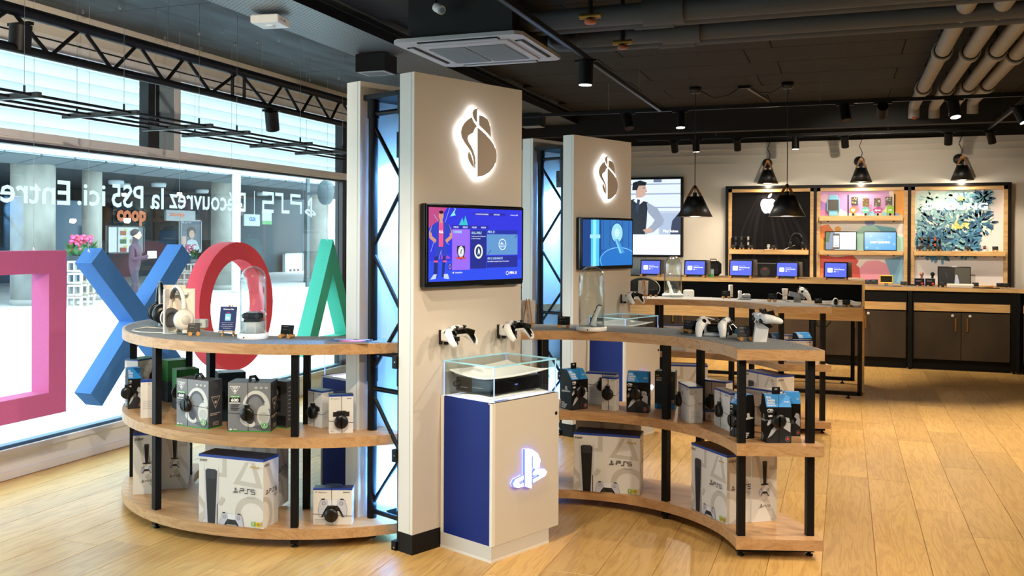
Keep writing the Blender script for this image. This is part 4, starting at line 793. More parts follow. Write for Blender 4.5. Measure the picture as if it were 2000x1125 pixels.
def carton(label, pL, pR, z, top, depth, style, group, tagpos=None, lid=None, body=None, front=None, side=None, left=None, h=None, cat='box', tr=.034, hang=False, strip=None, name=None, topm=None):
    a, c = Pz(*pL, z), Pz(*pR, z); w = (c - a).length; rz = math.atan2(c.y - a.y, c.x - a.x)
    if h is None: h = Zat(pL[0], top, a) - z
    NM = {'ps5': 'console_box', 'ps5n': 'console_box', 'pad': 'gamepad_box', 'charge': 'charger_box', 'chargeb': 'charger_box', 'headset': 'headset_box', 'green': 'headset_box', 'dark': 'headset_box', 'media': 'remote_box', 'cam': 'camera_box', 'plain': 'gamepad_box'}
    t = thing(name or NM[style], label, cat, a, rz, group)
    bm = body or {'ps5': CARD, 'ps5n': CARD, 'pad': CARD, 'charge': CBLK, 'chargeb': CTEAL, 'headset': CGRY, 'green': CTEAL, 'dark': CDGR, 'media': CARD, 'cam': CARD, 'plain': CARD}[style]
    b = MB()
    if style == 'charge':
        f = .76 * h; bk = depth * .45
        prof = [(0, 0), (depth, 0), (depth, f), (depth - .1 * depth, h), (bk, h), (0, f)]
        b.prism(prof, 0, w, bm, Matrix(((0, 0, 1, 0), (1, 0, 0, 0), (0, 1, 0, 0), (0, 0, 0, 1)))); b.build('carton', t)
        sl = math.hypot(bk, h - f); p = Print(TF((0, 0, f), (1, 0, 0), (0, bk, h - f))); p.rect(.0005, 0, w - .0005, sl, CBLU); pr_charge_top(p, w, sl); p.build('blue_panel', t)
        b = MB(); b.box(.002, w - .002, bk, depth * .9, h, h + .0006, CBLU); b.build('top_print', t)
        p = Print(TF((0, 0, 0), (1, 0, 0), (0, 0, 1)), .00015, (w, f)); pr_charge(p, w, f); p.build('front_print', t)
        p = Print(TF((w, 0, 0), (0, 1, 0), (0, 0, 1)), .00015, (depth, h)); pr_charge_side(p, depth, f); p.build('side_print', t)
        p = Print(TF((0, depth, 0), (0, -1, 0), (0, 0, 1))); pr_charge_side(p, depth, f); p.build('side_print', t)
        if hang:
            b = MB(); b.prism([(w * .34, h), (w * .66, h), (w * .66, h + .034), (w * .56, h + .034), (w * .56, h + .02), (w * .44, h + .02), (w * .44, h + .034), (w * .34, h + .034)], depth * .55, depth * .6, CBLK, TXY); b.box(w * .44, w * .56, depth * .55, depth * .6, h + .028, h + .034, CBLK); b.build('hang_tab', t)
    else:
        b.cbox(0, w, 0, depth, 0, h, bm, .0012); b.build('carton', t)
        if style in ('ps5', 'ps5n'):
            b = MB(); b.box(-.0006, w + .0006, -.0006, depth + .0006, h - .012, h + .0004, NBLUE); b.box(.001, w - .001, .001, depth - .001, h + .0004, h + .001, topm or NAVY); b.build('lid', t)
            p = Print(TF((0, 0, 0), (1, 0, 0), (0, 0, 1)), .00015, (w, h)); (pr_big if style == 'ps5' else pr_narrow)(p, w, h - .012); p.build('front_print', t)
            p = Print(TF((w, 0, 0), (0, 1, 0), (0, 0, 1)), .00015, (depth, h)); (pr_side if style == 'ps5' else pr_plainps)(p, depth, h - .012); p.build('side_print', t)
        elif style in ('pad', 'media', 'cam', 'plain'):
            b = MB(); b.box(-.0006, w + .0006, -.0006, depth + .0006, h - (strip or .09) * h * .75, h + .0004, NBLUE) if False else b.box(-.0006, w + .0006, -.0006, depth + .0006, h - .008, h + .0004, NBLUE); b.box(.002, w - .002, .002, depth - .002, h + .0004, h + .001, topm or NAVY); b.build('lid', t)
            p = Print(TF((0, 0, 0), (1, 0, 0), (0, 0, 1)), .00015, (w, h)); (front or {'pad': pr_pad, 'media': pr_media, 'cam': pr_cam, 'plain': pr_plainps}[style])(p, w, h); p.build('front_print', t)
            p = Print(TF((w, 0, 0), (0, 1, 0), (0, 0, 1)), .00015, (depth, h)); (side or pr_plainps)(p, depth, h); p.build('side_print', t)
            if hang: b = MB(); b.tube([(w * .3, depth * .5, h), (w * .3, depth * .5, h + .012), (w * .7, depth * .5, h + .012), (w * .7, depth * .5, h)], .003, NAVY, 6); b.build('hang_tab', t)
        elif style == 'headset':
            b = MB(); b.box(w, w + .0008, 0, depth, 0, h, CDGR); b.box(0, w, 0, depth, h, h + .0008, CDGR); b.build('dark_wrap', t)
            p = Print(TF((0, 0, 0), (1, 0, 0), (0, 0, 1)), .00015, (w, h)); pr_headset(p, w, h); p.build('front_print', t)
            p = Print(TF((w + .0008, 0, 0), (0, 1, 0), (0, 0, 1)), .00015, (depth, h)); pr_headset_side(p, depth, h); p.build('side_print', t)
            b = MB(); b.tube([(w * .45, depth * .35, h), (w * .45, depth * .4, h + .02), (w * .55, depth * .5, h + .022), (w * .6, depth * .6, h)], .009, BLACKP, 6); b.build('hang_tab', t)
        elif style in ('dark', 'green', 'chargeb'):
            if style == 'green': b = MB(); b.box(-.0005, w + .0005, -.0006, depth, h * .5, h + .0006, CGRN); b.build('green_sleeve', t)
            elif style == 'chargeb': p = Print(TF((0, 0, 0), (1, 0, 0), (0, 0, 1)), .00015, (w, h)); pr_charge_back(p, w, h); p.build('front_print', t)
            else: p = Print(TF((0, 0, 0), (1, 0, 0), (0, 0, 1)), .00015, (w, h)); (front or pr_dark)(p, w, h); p.build('front_print', t)
            if side or style == 'dark': p = Print(TF((w, 0, 0), (0, 1, 0), (0, 0, 1)), .00015, (depth, h)); (side or pr_lines)(p, depth, h); p.build('side_print', t)
    if left: p = Print(TF((0, depth, 0), (0, -1, 0), (0, 0, 1))); left(p, depth, h); p.build('side_print', t)
    if tagpos: tag_disc(t, w * tagpos[0], 0, h * tagpos[1], tr, None, w, h, depth)
    return t
def gapw(p, q, z): return (Pz(*p, z) - Pz(*q, z)).length
ZM, ZB, ZT = .5352, .0952, .9857
GL_ = 'boxes on the middle shelf of the left stand'; GR_ = 'boxes on the middle shelf of the right stand'; GB_ = 'console boxes on the bottom shelves'
# ---- left stand, middle shelf
carton('black charging box with grey side pictures, farthest left on its shelf', (250, 799), (277, 797), ZM, 722, .12, 'charge', GL_, (-.1, .42))
carton('white box with green lid standing behind the black charging box', (269, 787), (311, 778), ZM, 703, .1, 'plain', GL_, (.7, .55), topm=CGRN, side=pr_barcode)
carton('narrow white box with blue lid beside the left front post', (274.5, 817.5), (302, 816), ZM, 744, .06, 'plain', GL_, None, front=pr_barcode, topm=NBLUE)
carton('green sleeved box with clear wrap, the rear one of two', (327.5, 786), (372, 781), ZM, 705, .1, 'green', GL_, None)
carton('green and black box in front of the other green box', (345, 801), (389, 797), ZM, 723, .1, 'green', GL_, (.02, .45), side=pr_green)
carton('grey headset box with white headset picture, left of two alike', (344.5, 830), (407, 838.5), ZM, 738, gapw((407, 838.5), (432, 832), ZM), 'headset', GL_, (.34, .46))
carton('dark teal headset box between the two grey headset boxes', (426, 824), (480, 820), ZM, 729, .11, 'dark', GL_, (.15, .45), body=CTEAL, front=pr_green)
carton('grey headset box with white headset picture, right of two alike', (445, 842.5), (528.5, 843.5), ZM, 747, gapw((528.5, 843.5), (541, 833), ZM), 'headset', GL_, (.46, .36))
carton('dark grey headset box turned sideways behind the right headset box', (520, 832), (560, 837), ZM, 742, gapw((560, 837), (575, 832), ZM), 'dark', GL_, None)
carton('white camera box turned away beside the black rear post', (601, 831), (629, 836.5), ZM, 760, .075, 'cam', GL_, (.42, .4), side=pr_barcode)
carton('white camera box with blue lid, rightmost on the left stand', (642.5, 847.3), (690, 845.5), ZM, 772, .055, 'cam', GL_, (.5, .31), hang=True)
# ---- left stand, bottom shelf
carton('narrow white console box standing end on behind the left post', (259.5, 967), (311.5, 963.5), ZB, 847, .38, 'ps5n', GB_, None)
carton('narrow white console box standing end on, right of the left post', (315, 956.5), (366, 953.5), ZB, 838, .38, 'ps5n', GB_, None)
carton('large white console box on the bottom shelf of the left stand', (388, 1018), (514, 1034), ZB, 886, gapw((514, 1034), (545, 1019), ZB), 'ps5', GB_, None)
carton('large console box whose navy lid shows behind the front one', (400, 985), (540, 994), ZB, 868, .155, 'ps5', GB_, None, h=.372)
carton('white gamepad box with black alarm disc on the bottom shelf', (611.5, 1025), (687.5, 1025.3), ZB, 954, .065, 'pad', 'gamepad boxes', (.47, .28), hang=True)
# ---- right stand, middle shelf
carton('black and blue charging box at the left end by the glass case', (1116, 801.8), (1147.8, 798), ZM, 724, .1, 'charge', GR_, (.45, .46), hang=True)
carton('white gamepad box seen from the back behind the narrow remote box', (1144, 789), (1203, 793), ZM, 727, .06, 'pad', GR_, (.55, .62), front=pr_barcode)
carton('narrow white remote box with a black disc near the blue plinth', (1175, 800), (1202, 803), ZM, 736, .05, 'media', GR_, (.47, .5))
carton('black and blue charging box in the middle before the far plinth', (1223.5, 804.5), (1266.5, 807), ZM, 727, .09, 'charge', GR_, (.42, .48))
carton('dark charging box turned to show its back behind a black post', (1278.5, 797.5), (1318, 800), ZM, 724, .08, 'chargeb', GR_, None, side=pr_green)
carton('white gamepad box turned edgewise to the right of the front post', (1324, 813.5), (1345.7, 826.8), ZM, 745, gapw((1345.7, 826.8), (1371.5, 826), ZM), 'media', GR_, (.2, .5))
carton('white gamepad box half hidden behind the edgewise one', (1364, 800), (1418, 808), ZM, 740, .07, 'pad', GR_, (.48, .3), front=pr_barcode)
carton('small white box lying flat between two gamepad boxes', (1373, 821), (1395, 822.5), ZM, 801, .06, 'plain', GR_, None, front=lambda p, w, h: (p.rect(0, 0, w * .2, h, NBLUE), ps_mark(p, w * .4, h * .3, h * .3, TX)))
carton('white remote box turned edgewise left of the angled charging box', (1395, 829), (1425.5, 843.5), ZM, 757, .06, 'media', GR_, (.4, .45))
carton('black and blue charging box set at an angle behind the corner post', (1425.3, 850), (1447, 858), ZM, 766, gapw((1447, 858), (1477, 857.8), ZM), 'charge', GR_, (.4, .38))
carton('white gamepad box standing behind the two corner charging boxes', (1456, 826), (1512, 836), ZM, 756, .07, 'pad', GR_, (.75, .5), front=pr_barcode)
carton('black and blue charging box at the front corner of the shelf', (1496.5, 865.3), (1545.5, 865.5), ZM, 773, .085, 'charge', GR_, (.48, .47), hang=True)
carton('black charging box turned sideways beside the right corner post', (1531, 851), (1563.5, 852.5), ZM, 768, .09, 'charge', GR_, None)
# ---- right stand, bottom shelf
carton('large white console box on the right stand beside the near plinth', (1120, 957), (1249.3, 967.5), ZB, 844, .155, 'ps5', GB_, None)
carton('large console box whose dark lid shows under the right stand shelf', (1124, 938), (1252, 944), ZB, 823, .14, 'ps5', GB_, None, h=.385)
carton('large white console box set at an angle by the corner post', (1350, 992), (1419, 1025.5), ZB, 864, .165, 'ps5', GB_, None)
carton('narrow white console box standing end on at the right corner', (1467.5, 1021), (1517, 1017.3), ZB, 876, .17, 'ps5n', GB_, None)
# ---- rear stand
GQ = 'boxes on the rear stand'
carton('white gamepad box on the rear stand by the counter frame', (1537, 707), (1587, 707), ZM, 664, .06, 'pad', GQ, None)
carton('white box lying behind the gamepad box on the rear stand', (1528, 690), (1574, 690), ZM, 655, .07, 'plain', GQ, None)
carton('black charging box with blue top at the end of the rear stand', (1560, 694), (1586, 693), ZM, 651, .09, 'charge', GQ, None)
carton('blue and black charging box peeping out behind the white stand pad', (1508, 700), (1530, 700), ZM, 652, .09, 'charge', GQ, None)
carton('white gamepad box seen behind the case of the far plinth', (1284, 683), (1340, 685), ZM, 634, .06, 'pad', GQ, None)
carton('charging box with blue front behind the black price card', (1420, 684), (1448, 686), ZM, 641, .08, 'charge', GQ, None)
carton('charging box with blue front right of the first rear post', (1342, 676), (1360, 678), ZM, 637, .08, 'charge', GQ, None)
carton('large console box on the bottom of the rear stand, left one', (1296, 801), (1382, 804), ZB, 712, .155, 'ps5', GB_, None)
carton('large console box on the bottom of the rear stand, angled one', (1455, 812), (1517, 829), ZB, 722, .165, 'ps5', GB_, None)
carton('white box behind the glass case on the far left stand', (1040, 811), (1066, 813), ZB, 735, .1, 'ps5n', GQ, None)
carton('white box with an alarm disc on the far left stand shelf', (1040, 698), (1069, 700), ZM, 660, .05, 'pad', GQ, (.9, .5))
# ================================================================== PRODUCTS ON THE STANDS
# ---- game pad: one shell with two grips, dark centre, pad, sticks
def gamepad(label, white=None, dark=None, group='game pads'):
    TS = Matrix.Diagonal((1, .78, 1, 1)); t = thing('gamepad', label, 'gamepad', (0, 0, 0), 0, group); wm = white or WHITEP; dk = dark or BLACKG
    b = MB()
    b.tube([(-.066, .012, 0), (-.05, .014, .003), (-.02, .016, .005), (.02, .016, .005), (.05, .014, .003), (.066, .012, 0)], [.016, .021, .023, .023, .021, .016], wm, 12, TS)
    b.tube([(-.04, -.006, .002), (.04, -.006, .002)], [.02, .02], wm, 12, TS)
    for q in (-1, 1):
        b.tube([(q * .045, .02, .002), (q * .062, .002, -.002), (q * .073, -.03, -.012), (q * .077, -.062, -.028), (q * .074, -.082, -.038), (q * .072, -.09, -.042)], [.022, .026, .022, .018, .014, .007], wm, 14, TS)
    o = b.build('shell', t); r = o.modifiers.new('remesh', 'REMESH'); r.mode = 'VOXEL'; r.voxel_size = .0042; r.use_smooth_shade = True; s = o.modifiers.new('smooth', 'SMOOTH'); s.iterations = 5; s.factor = .5
    b = MB(); b.prism([(-.036, .0), (.036, .0), (.052, -.014), (.066, -.06), (.060, -.06), (.04, -.026), (-.04, -.026), (-.060, -.06), (-.066, -.06), (-.052, -.014)], .002, .0265, dk, TS)
    o = b.build('centre_panel', t); 
    b = MB()
    for q in (-1, 1): b.tube([(q * .056, -.012, .008), (q * .064, -.04, -.003), (q * .066, -.07, -.020), (q * .063, -.084, -.032)], [.013, .013, .011, .006], dk, 8, TS)
    b.build('grip_trim', t)
    b = MB(); b.cbox(-.026, .026, .004, .036, .018, .0295, wm, .003, TS); b.build('touch_pad', t)
    for q in (-1, 1):
        b = MB(); b.lathe([(.0115, .02), (.012, .024), (.006, .027), (.006, .034), (.010, .036), (.0102, .039), (.008, .0385), (0, .0375)], BLACKP, 16, Matrix.Translation((q * .026, -.0095, 0))); b.build('stick', t)
    b = MB(); b.box(-.056, -.048, .008, .028, .018, .026, M('pad_button', '#b4b6bd', .4)); b.box(-.062, -.042, .014, .022, .018, .026, M('pad_button', '#b4b6bd', .4)); b.build('direction_pad', t)
    b = MB()
    for dx, dy in ((0, .01), (.01, 0), (0, -.01), (-.01, 0)): b.lathe([(.0042, .017), (.0042, .027), (0, .0275)], M('pad_button', '#b4b6bd', .4), 10, Matrix.Translation((.052 + dx, .018 + dy, 0)))
    b.build('buttons', t)['kind'] = 'stuff'
    b = MB()
    for q in (-1, 1): b.sphere((q * .052, .026, -.004), (.016, .012, .012), dk, None, 12, 8)
    b.build('trigger', t)
    return t
PAD0 = gamepad('white and black game pad on the wall mount nearest the shop window side')
def orient(o, loc, xdir, zdir):
    x = Vector(xdir).normalized(); z = Vector(zdir); z = (z - x * z.dot(x)).normalized(); y = z.cross(x)
    o.matrix_world = Matrix(((x.x, y.x, z.x, loc[0]), (x.y, y.y, z.y, loc[1]), (x.z, y.z, z.z, loc[2]), (0, 0, 0, 1)))
# pads held out from the pillar faces by small brackets
def wall_pad(AO, rz, u, z, label, lab2, first=False, out=.1):
    Ux = Vector((math.cos(rz), math.sin(rz), 0)); N = Vector((math.sin(rz), -math.cos(rz), 0))       # N points out of the face
    p = AO + Ux * u + N * out + Vector((0, 0, z))
    o = PAD0 if first else dup(PAD0, label=label)
    # grips point outwards and down, face up
    orient(o, p, -Ux * -1 + N * -.05, Vector((0, 0, 1)) + N * .28)
    # the pad's +y (triggers) faces the pillar
    t = thing('gamepad_mount', lab2, 'bracket', AO + Ux * u + Vector((0, 0, z)), rz)
    b = MB(); b.cbox(-.03, .03, -.06, -.0, -.045, .01, WHITEP, .006); b.build('mount_block', t); b = MB(); b.box(-.032, -.02, -.014, -.0005, -.06, .01, BLACKP); b.lathe([(.012, -.062), (.012, -.045)], BLACKP, 12, Matrix.Translation((0, -.02, 0))); b.box(-.012, .012, -.1, -.05, -.04, -.018, BLACKP); b.build('mount_clip', t)
    return o
wall_pad(AP, PRZ, .20, 1.045, None, 'small white bracket under the left pad on the near pillar', True)
wall_pad(AP, PRZ, .615, 1.045, 'white and black game pad mounted right on the near pillar', 'small white bracket under the right pad on the near pillar')
wall_pad(P2, PR2, .66, 1.045, 'white and black game pad mounted on the far pillar', 'small white bracket under the pad on the far pillar')
# ---- console lying flat in the glass cases
def console(loc, rz, label):
    t = thing('game_console', label, 'console', loc, rz)
    L_, D_ = .385, .245
    def plate(z, sgn):
        n, k = 12, 6; vs = []; fs = []
        for i in range(n + 1):
            for j in range(k + 1):
                u, v = i / n, j / k; x = -.014 + (L_ + .034) * u; y = -.014 + (D_ + .03) * v
                zz = z + sgn * (.016 * v + .030 * (u - .35) ** 2 + .012 * (abs(v - .5) * 2) ** 3)
                vs += [(x, y, zz), (x, y, zz + sgn * .006)]
        q = lambda i, j, t: (i * (k + 1) + j) * 2 + t
        for i in range(n):
            for j in range(k): fs += [(q(i, j, 0), q(i, j + 1, 0), q(i + 1, j + 1, 0), q(i + 1, j, 0)), (q(i, j, 1), q(i + 1, j, 1), q(i + 1, j + 1, 1), q(i, j + 1, 1))]
            for j in (0, k): fs.append((q(i, j, 0), q(i + 1, j, 0), q(i + 1, j, 1), q(i, j, 1)))
        for j in range(k):
            for i in (0, n): fs.append((q(i, j, 0), q(i, j, 1), q(i, j + 1, 1), q(i, j + 1, 0)))
        b = MB(); b.add(vs, fs, M('console_white', '#f4f3f1', .4), None, True); return b.build('white_cover', t)
    plate(.100, 1); plate(.040, -1)
    b = MB(); b.cbox(0, L_ * .95, 0, D_ * .95, .034, .104, M('console_core', '#0b0b0d', .2, spec=.4), .004); b.build('core', t)
    b = MB(); b.box(.17, .19, -.0008, 0, .070, .074, M('console_light', '#5d7ae8', .4, emit=.6)); b.box(-.0008, 0, .05, .12, .062, .066, GREYP); b.box(-.0008, 0, .15, .2, .056, .06, GREYP); b.build('front_marks', t)
    b = MB(); b.lathe([(0, 0), (.05, 0), (.05, .008), (.03, .036), (0, .036)], BLACKP, 20, Matrix.Translation((.25, .12, 0))); b.build('stand_disc', t)
    b = MB(); b.tube([(.0, .22, .06), (-.02, .22, .06), (-.026, .22, .072), (-.018, .22, .084), (.0, .22, .08)], .004, BLACKP, 6); b.build('cable', t)
    return t
q = PB + UU * .045 + VV * .05 + Vector((0, 0, .726)); console(q, PRZ + math.radians(0), 'white and black game console lying flat in the near glass case')
q = PB2 + UU * .045 + VV * .05 + Vector((0, 0, .726)); console(q, PR2, 'white and black game console lying flat in the far glass case')
q = PB + UU * .075 + VV * .03 + Vector((0, 0, .7275)); t = thing('key_fob', 'small blue keyring tag lying in front in the near glass case', 'tag', q, PRZ); b = MB(); b.cbox(0, .09, 0, .028, 0, .007, NBLUE, .003); b.build('body', t); b = MB(); b.box(.05, .082, .006, .012, .007, .0075, WHITEP); b.build('print', t)
# ---- price cards on two wooden pegs
CARDK = M('price_card_black', '#0b0c0e', .5, spec=.3)
def price_card(px, py, z, rz, label, w=.072, h=.05, group='price cards on wooden pegs', loc=None, peg=True, turn=True):
    q = Vector(loc) if loc is not None else Pz(px, py, z); t = thing('price_card', label, 'price card', q, rz, group)
    Tm = Matrix.Translation((0, 0, .018)) @ Matrix.Rotation(math.radians(-14), 4, 'X'); b = MB(); b.cbox(-w / 2, w / 2, -.004, .004, 0, h, CARDK, .001, Tm); b.build('card', t)
    p = Print(Tm @ TF((-w / 2, -.004, 0), (1, 0, 0), (0, 0, 1))); p.rect(w * .15, h * .8, w * .6, h * .84, ink('#8d9094')); p.text('.-', w * .62, h * .4, h * .16, ink('#b9bcc0')); p.rect(w * .15, h * .5, w * .5, h * .53, ink('#6d7074')); p.build('print', t)
    for sx in (-1, 1):
        b = MB(); b.cyl((sx * w * .33, -.03, .0105), (sx * w * .33, .028, .0105), .0105, PEG, 10); b.build('peg', t)
    return t
CAMR = math.radians(20)
price_card(379, 655, ZT, math.radians(38), 'black price card on pegs beside the white headset stand', .06, .045)
price_card(560, 660, ZT, math.radians(6), 'black price card on pegs right of the glass dome by the window', .07, .048)
price_card(1101, 641, ZT, math.radians(12), 'black price card on pegs between the easel and the tall glass dome')
price_card(1346, 650, ZT, math.radians(-20), 'black price card on pegs left of the twin pad charger', .072, .05)
price_card(1455, 665, ZT, math.radians(20), 'black price card on pegs left of the white pad stand', .075, .056)
# ---- small peg by the black headset
q = Pz(348, 637, ZT); t = thing('wooden_peg', 'short wooden peg lying by the foot of the black headset', 'peg', q, math.radians(20)); b = MB(); b.cyl((-.02, 0, .01), (.02, 0, .01), .01, PEG, 10); b.build('peg', t)
# ---- headset stands with headsets
def headset_stand(q, rz, label, h=.165, w=.105, d=.07):
    t = thing('headset_stand', label, 'stand', q, rz)
    b = MB(); b.cbox(-.004, .004, -d / 2, d / 2, .002, h, WHITEP, .0015); b.build('side_plate', t)
    b = MB(); b.cbox(.004, w, d / 2 - .006, d / 2, .002, h, M('stand_cream', '#e3d9c8', .45), .0015); b.build('back_plate', t)
    b = MB(); b.cbox(-.004, w + .004, -d / 2 - .01, d / 2, 0, .003, M('acrylic_blue', '#cfe4ee', .1), .001); b.build('foot_plate', t)
    b = MB(); b.box(.03, w - .03, d / 2 - .05, d / 2 - .006, h - .03, h - .02, WHITEP); b.build('peg_arm', t); return t
def headset(q, rz, label, col, pad, cup, s=1.0):
    t = thing('headset', label, 'headset', q, rz)
    R = .068 * s; pts = [(0, R * math.cos(a), .095 * s + .085 * s * math.sin(a)) for a in [math.radians(x) for x in range(0, 181, 15)]]
    b = MB(); b.tube(pts, .0085 * s, col, 8); b.build('headband', t); b = MB(); b.tube([(.0, p[1] * .9, p[2] - .006) for p in pts[2:-2]], .009 * s, pad, 8); b.build('band_pad', t)
    for sy in (-1, 1):
        b = MB(); R90 = Matrix.Translation((0, sy * R, .05 * s)) @ Matrix.Rotation(-sy * PI / 2, 4, 'X')
        b.lathe([(0, .022 * s), (.022 * s, .021 * s), (.038 * s, .014 * s), (.043 * s, .002 * s), (.043 * s, -.004 * s)], col, 24, R90); b.box(-.008 * s, .008 * s, -.052 * s, -.02 * s, .0, .012 * s, col, R90); b.build('ear_cup', t)
        b = MB(); b.lathe([(.03 * s, -.003), (.041 * s, -.006 * s), (.038 * s, -.022 * s), (.024 * s, -.024 * s), (.02 * s, -.012 * s)], pad, 20, R90); b.build('ear_cushion', t)
        b = MB(); b.lathe([(0, .0235 * s), (.018 * s, .0225 * s), (.019 * s, .021 * s)], cup, 18, R90); b.build('cup_cap', t)
    return t
q = Pz(318, 636, ZT); headset_stand(q, math.radians(12), 'cream headset stand at the back holding the black headset', .235, .12, .09)
q2 = q + Vector((-.005, -.055, .0)); headset(q2 + Vector((.03, 0, .015)), math.radians(48), 'black headset with a round cup hanging on the rear cream stand', BLACKP, BLACKP, BLACKG, 1.3)
q = Pz(325, 650, ZT); headset_stand(q, math.radians(22), 'white headset stand in front holding the white headset', .235, .14, .09)
headset(q + Vector((.085, -.02, .015)), math.radians(62), 'white headset with a pale grey cup on the front stand', M('headset_white', '#dcd6cb', .4), M('headset_grey', '#4b4b4d', .7), M('headset_cap', '#bdbab2', .4), 1.3)
q = Pz(300, 645, ZT); t = thing('charging_cable', 'white cable looped on the grey felt by the headset stands', 'cable', (0, 0, 0)); b = MB()
b.tube([Pz(*p, ZT + .004) for p in ((345, 637), (318, 641), (285, 639), (262, 643), (258, 646), (275, 648.5), (305, 649.5), (318, 649.5))], .0028, M('cable_white', '#e6dfd4', .5), 6); b.build('cable', t)
q = Pz(384, 641, ZT); t = thing('adapter_box', 'small pale grey box behind the white headset stand', 'box', q, math.radians(20)); b = MB(); b.cbox(-.05, .05, 0, .06, 0, .048, M('pale_grey_box', '#b9b9b4', .5), .004); b.build('body', t); b = MB(); b.box(-.03, .03, -.0008, 0, .012, .03, GREYP); b.build('slot', t)
# ---- easel with card
def easel(q, rz, label, hgt=.125, card='front', s=1.0):
    t = thing('table_easel', label, 'easel', q, rz); w = .055 * s
    for sx in (-1, 1): b = MB(); b.bar((sx * .026 * s, -.004, 0), (sx * .006 * s, .006 + hgt * .25, hgt * 1.06), .006 * s, .006 * s, PEG); b.build('front_leg', t)
    b = MB(); b.bar((0, .075 * s, 0), (0, .006 + hgt * .24, hgt), .006 * s, .006 * s, PEG); b.build('rear_leg', t); b = MB(); b.bar((-.04 * s, -.014, .022 * s), (.04 * s, -.014, .022 * s), .012, .006, PEG); b.build('ledge', t)
    Tm = Matrix.Translation((0, -.012, .026 * s)) @ Matrix.Rotation(math.radians(-13), 4, 'X'); b = MB(); cw, ch = .078 * s, hgt * .84; b.box(-cw / 2, cw / 2, -.002, .0, 0, ch, M('leaflet', '#cfd2d6', .5), Tm); b.build('leaflet', t)
    p = Print(Tm @ TF((-cw / 2, -.002, 0), (1, 0, 0), (0, 0, 1))); p.rect(0, 0, cw, ch, ink('#14265c')); p.text('Swisscom Pay', cw * .5, ch * .87, ch * .05, LW, align='c', w=cw * .62, bold=.03); p.rrect(cw * .33, ch * .42, cw * .67, ch * .7, cw * .03, ink('#7fc6e0')); p.ring(cw * .5, ch * .7, cw * .08, ch * .08, cw * .025, ink('#c83a4a'), 0, PI, 10); p.text('Pay', cw * .5, ch * .5, ch * .08, LW, align='c', bold=.05)
    p.rect(cw * .12, ch * .33, cw * .88, ch * .336, LW)
    for k, s_ in enumerate(('Payez vos jeux PS5', 'via votre facture Swisscom.', 'Tout simplement.')): p.text(s_, cw * .5, ch * (.24 - .075 * k), ch * .035, LW, align='c', w=cw * (.6, .76, .5)[k])
    p.build('leaflet_print', t); return t
easel(Pz(445, 657, ZT), math.radians(14), 'small wooden easel with a dark blue payment leaflet by the dome', .15, s=1.15)
easel(Pz(1030, 641, ZT), math.radians(200), 'small wooden easel seen from behind at the pillar end of the stand', .16, s=1.15)
easel(Pz(1256, 582, ZT), math.radians(200), 'small wooden easel with pale card back on the rear stand', .15, s=1.1)
easel(Pz(1022, 592, ZT), math.radians(14), 'small easel with dark leaflet peeping out behind the near pillar', .15, s=1.1)
# ---- glass domes
DOMEG = glass('dome_glass', '#fbfefe', 1.9)
def dome(q, label, r, h, base_h, cat='display dome'):
    t = thing('glass_dome', label, cat, q, 0)
    b = MB(); b.lathe([(0, 0), (r * 1.17, 0), (r * 1.2, .004), (r * 1.2, base_h * .75), (r * 1.12, base_h), (r * 1.05, base_h), (r * 1.05, base_h * .8), (0, base_h * .8)], WHITEP, 40); b.build('base', t)
    b = MB(); prof = [(r, base_h * .8), (r, h - r)] + [(r * math.cos(math.radians(a)), h - r + r * math.sin(math.radians(a))) for a in range(10, 91, 10)]; prof[-1] = (0, h)
    ip = [(0, h - .004)] + [(max(0.0, (r - .004) * math.cos(math.radians(a))), h - r + (r - .004) * math.sin(math.radians(a))) for a in range(80, -1, -10)] + [(r - .004, base_h * .8)]
    b.lathe(prof + ip, DOMEG, 40); b.build('glass_cover', t)
    b = MB(); b.lathe([(0, 0), (.004, 0), (.004, .002), (0, .002)], BLACKP, 8, Matrix.Translation((-.0, -r * 1.2, base_h * .4)) @ Matrix.Rotation(PI / 2, 4, 'X')); b.build('lock', t); return t
q = Pz(494, 661, ZT); rr = (Pz(524, 661, ZT) - Pz(468, 661, ZT)).length / 2; dome(q, 'tall glass dome over the black camera on the left stand', rr * .9, Zat(497, 520, q) - ZT, .03)
t = thing('camera_plinth', 'white faceted block under the camera inside the left dome', 'block', q + Vector((0, 0, .024))); b = MB(); b.lathe([(0, 0), (.062, 0), (.062, .062), (0, .062)], WHITEP, 8, None, False); b.build('block', t)
t = thing('streaming_camera', 'black twin lens camera on the white block inside the left dome', 'camera', q + Vector((0, 0, .086)), math.radians(20)); b = MB(); b.cbox(-.055, .055, -.022, .022, .012, .045, BLACKG, .01); b.build('body', t)
b = MB(); b.box(-.04, .04, -.03, .03, .0, .012, BLACKP); b.box(-.03, .03, -.025, .03, .045, .05, GREYP); b.build('stand_plate', t)
for x in (-.03, .025): b = MB(); b.lathe([(.012, 0), (.012, .004), (.006, .005), (0, .004)], BLACKP, 14, Matrix.Translation((x, -.022, .028)) @ Matrix.Rotation(PI / 2, 4, 'X')); b.build('lens', t)
b = MB(); b.tube([(.058, 0, .03), (.066, 0, .036), (.06, 0, .05), (.04, .01, .055)], .004, WHITEP, 6); b.build('cable', t)
q = Pz(1155, 645, ZT); rr = (Pz(1183.5, 645, ZT) - Pz(1126, 645, ZT)).length / 2; dome(q, 'tall glass dome over a white remote on the right stand', rr * .86, Zat(1155, 519, q) - ZT, .024)
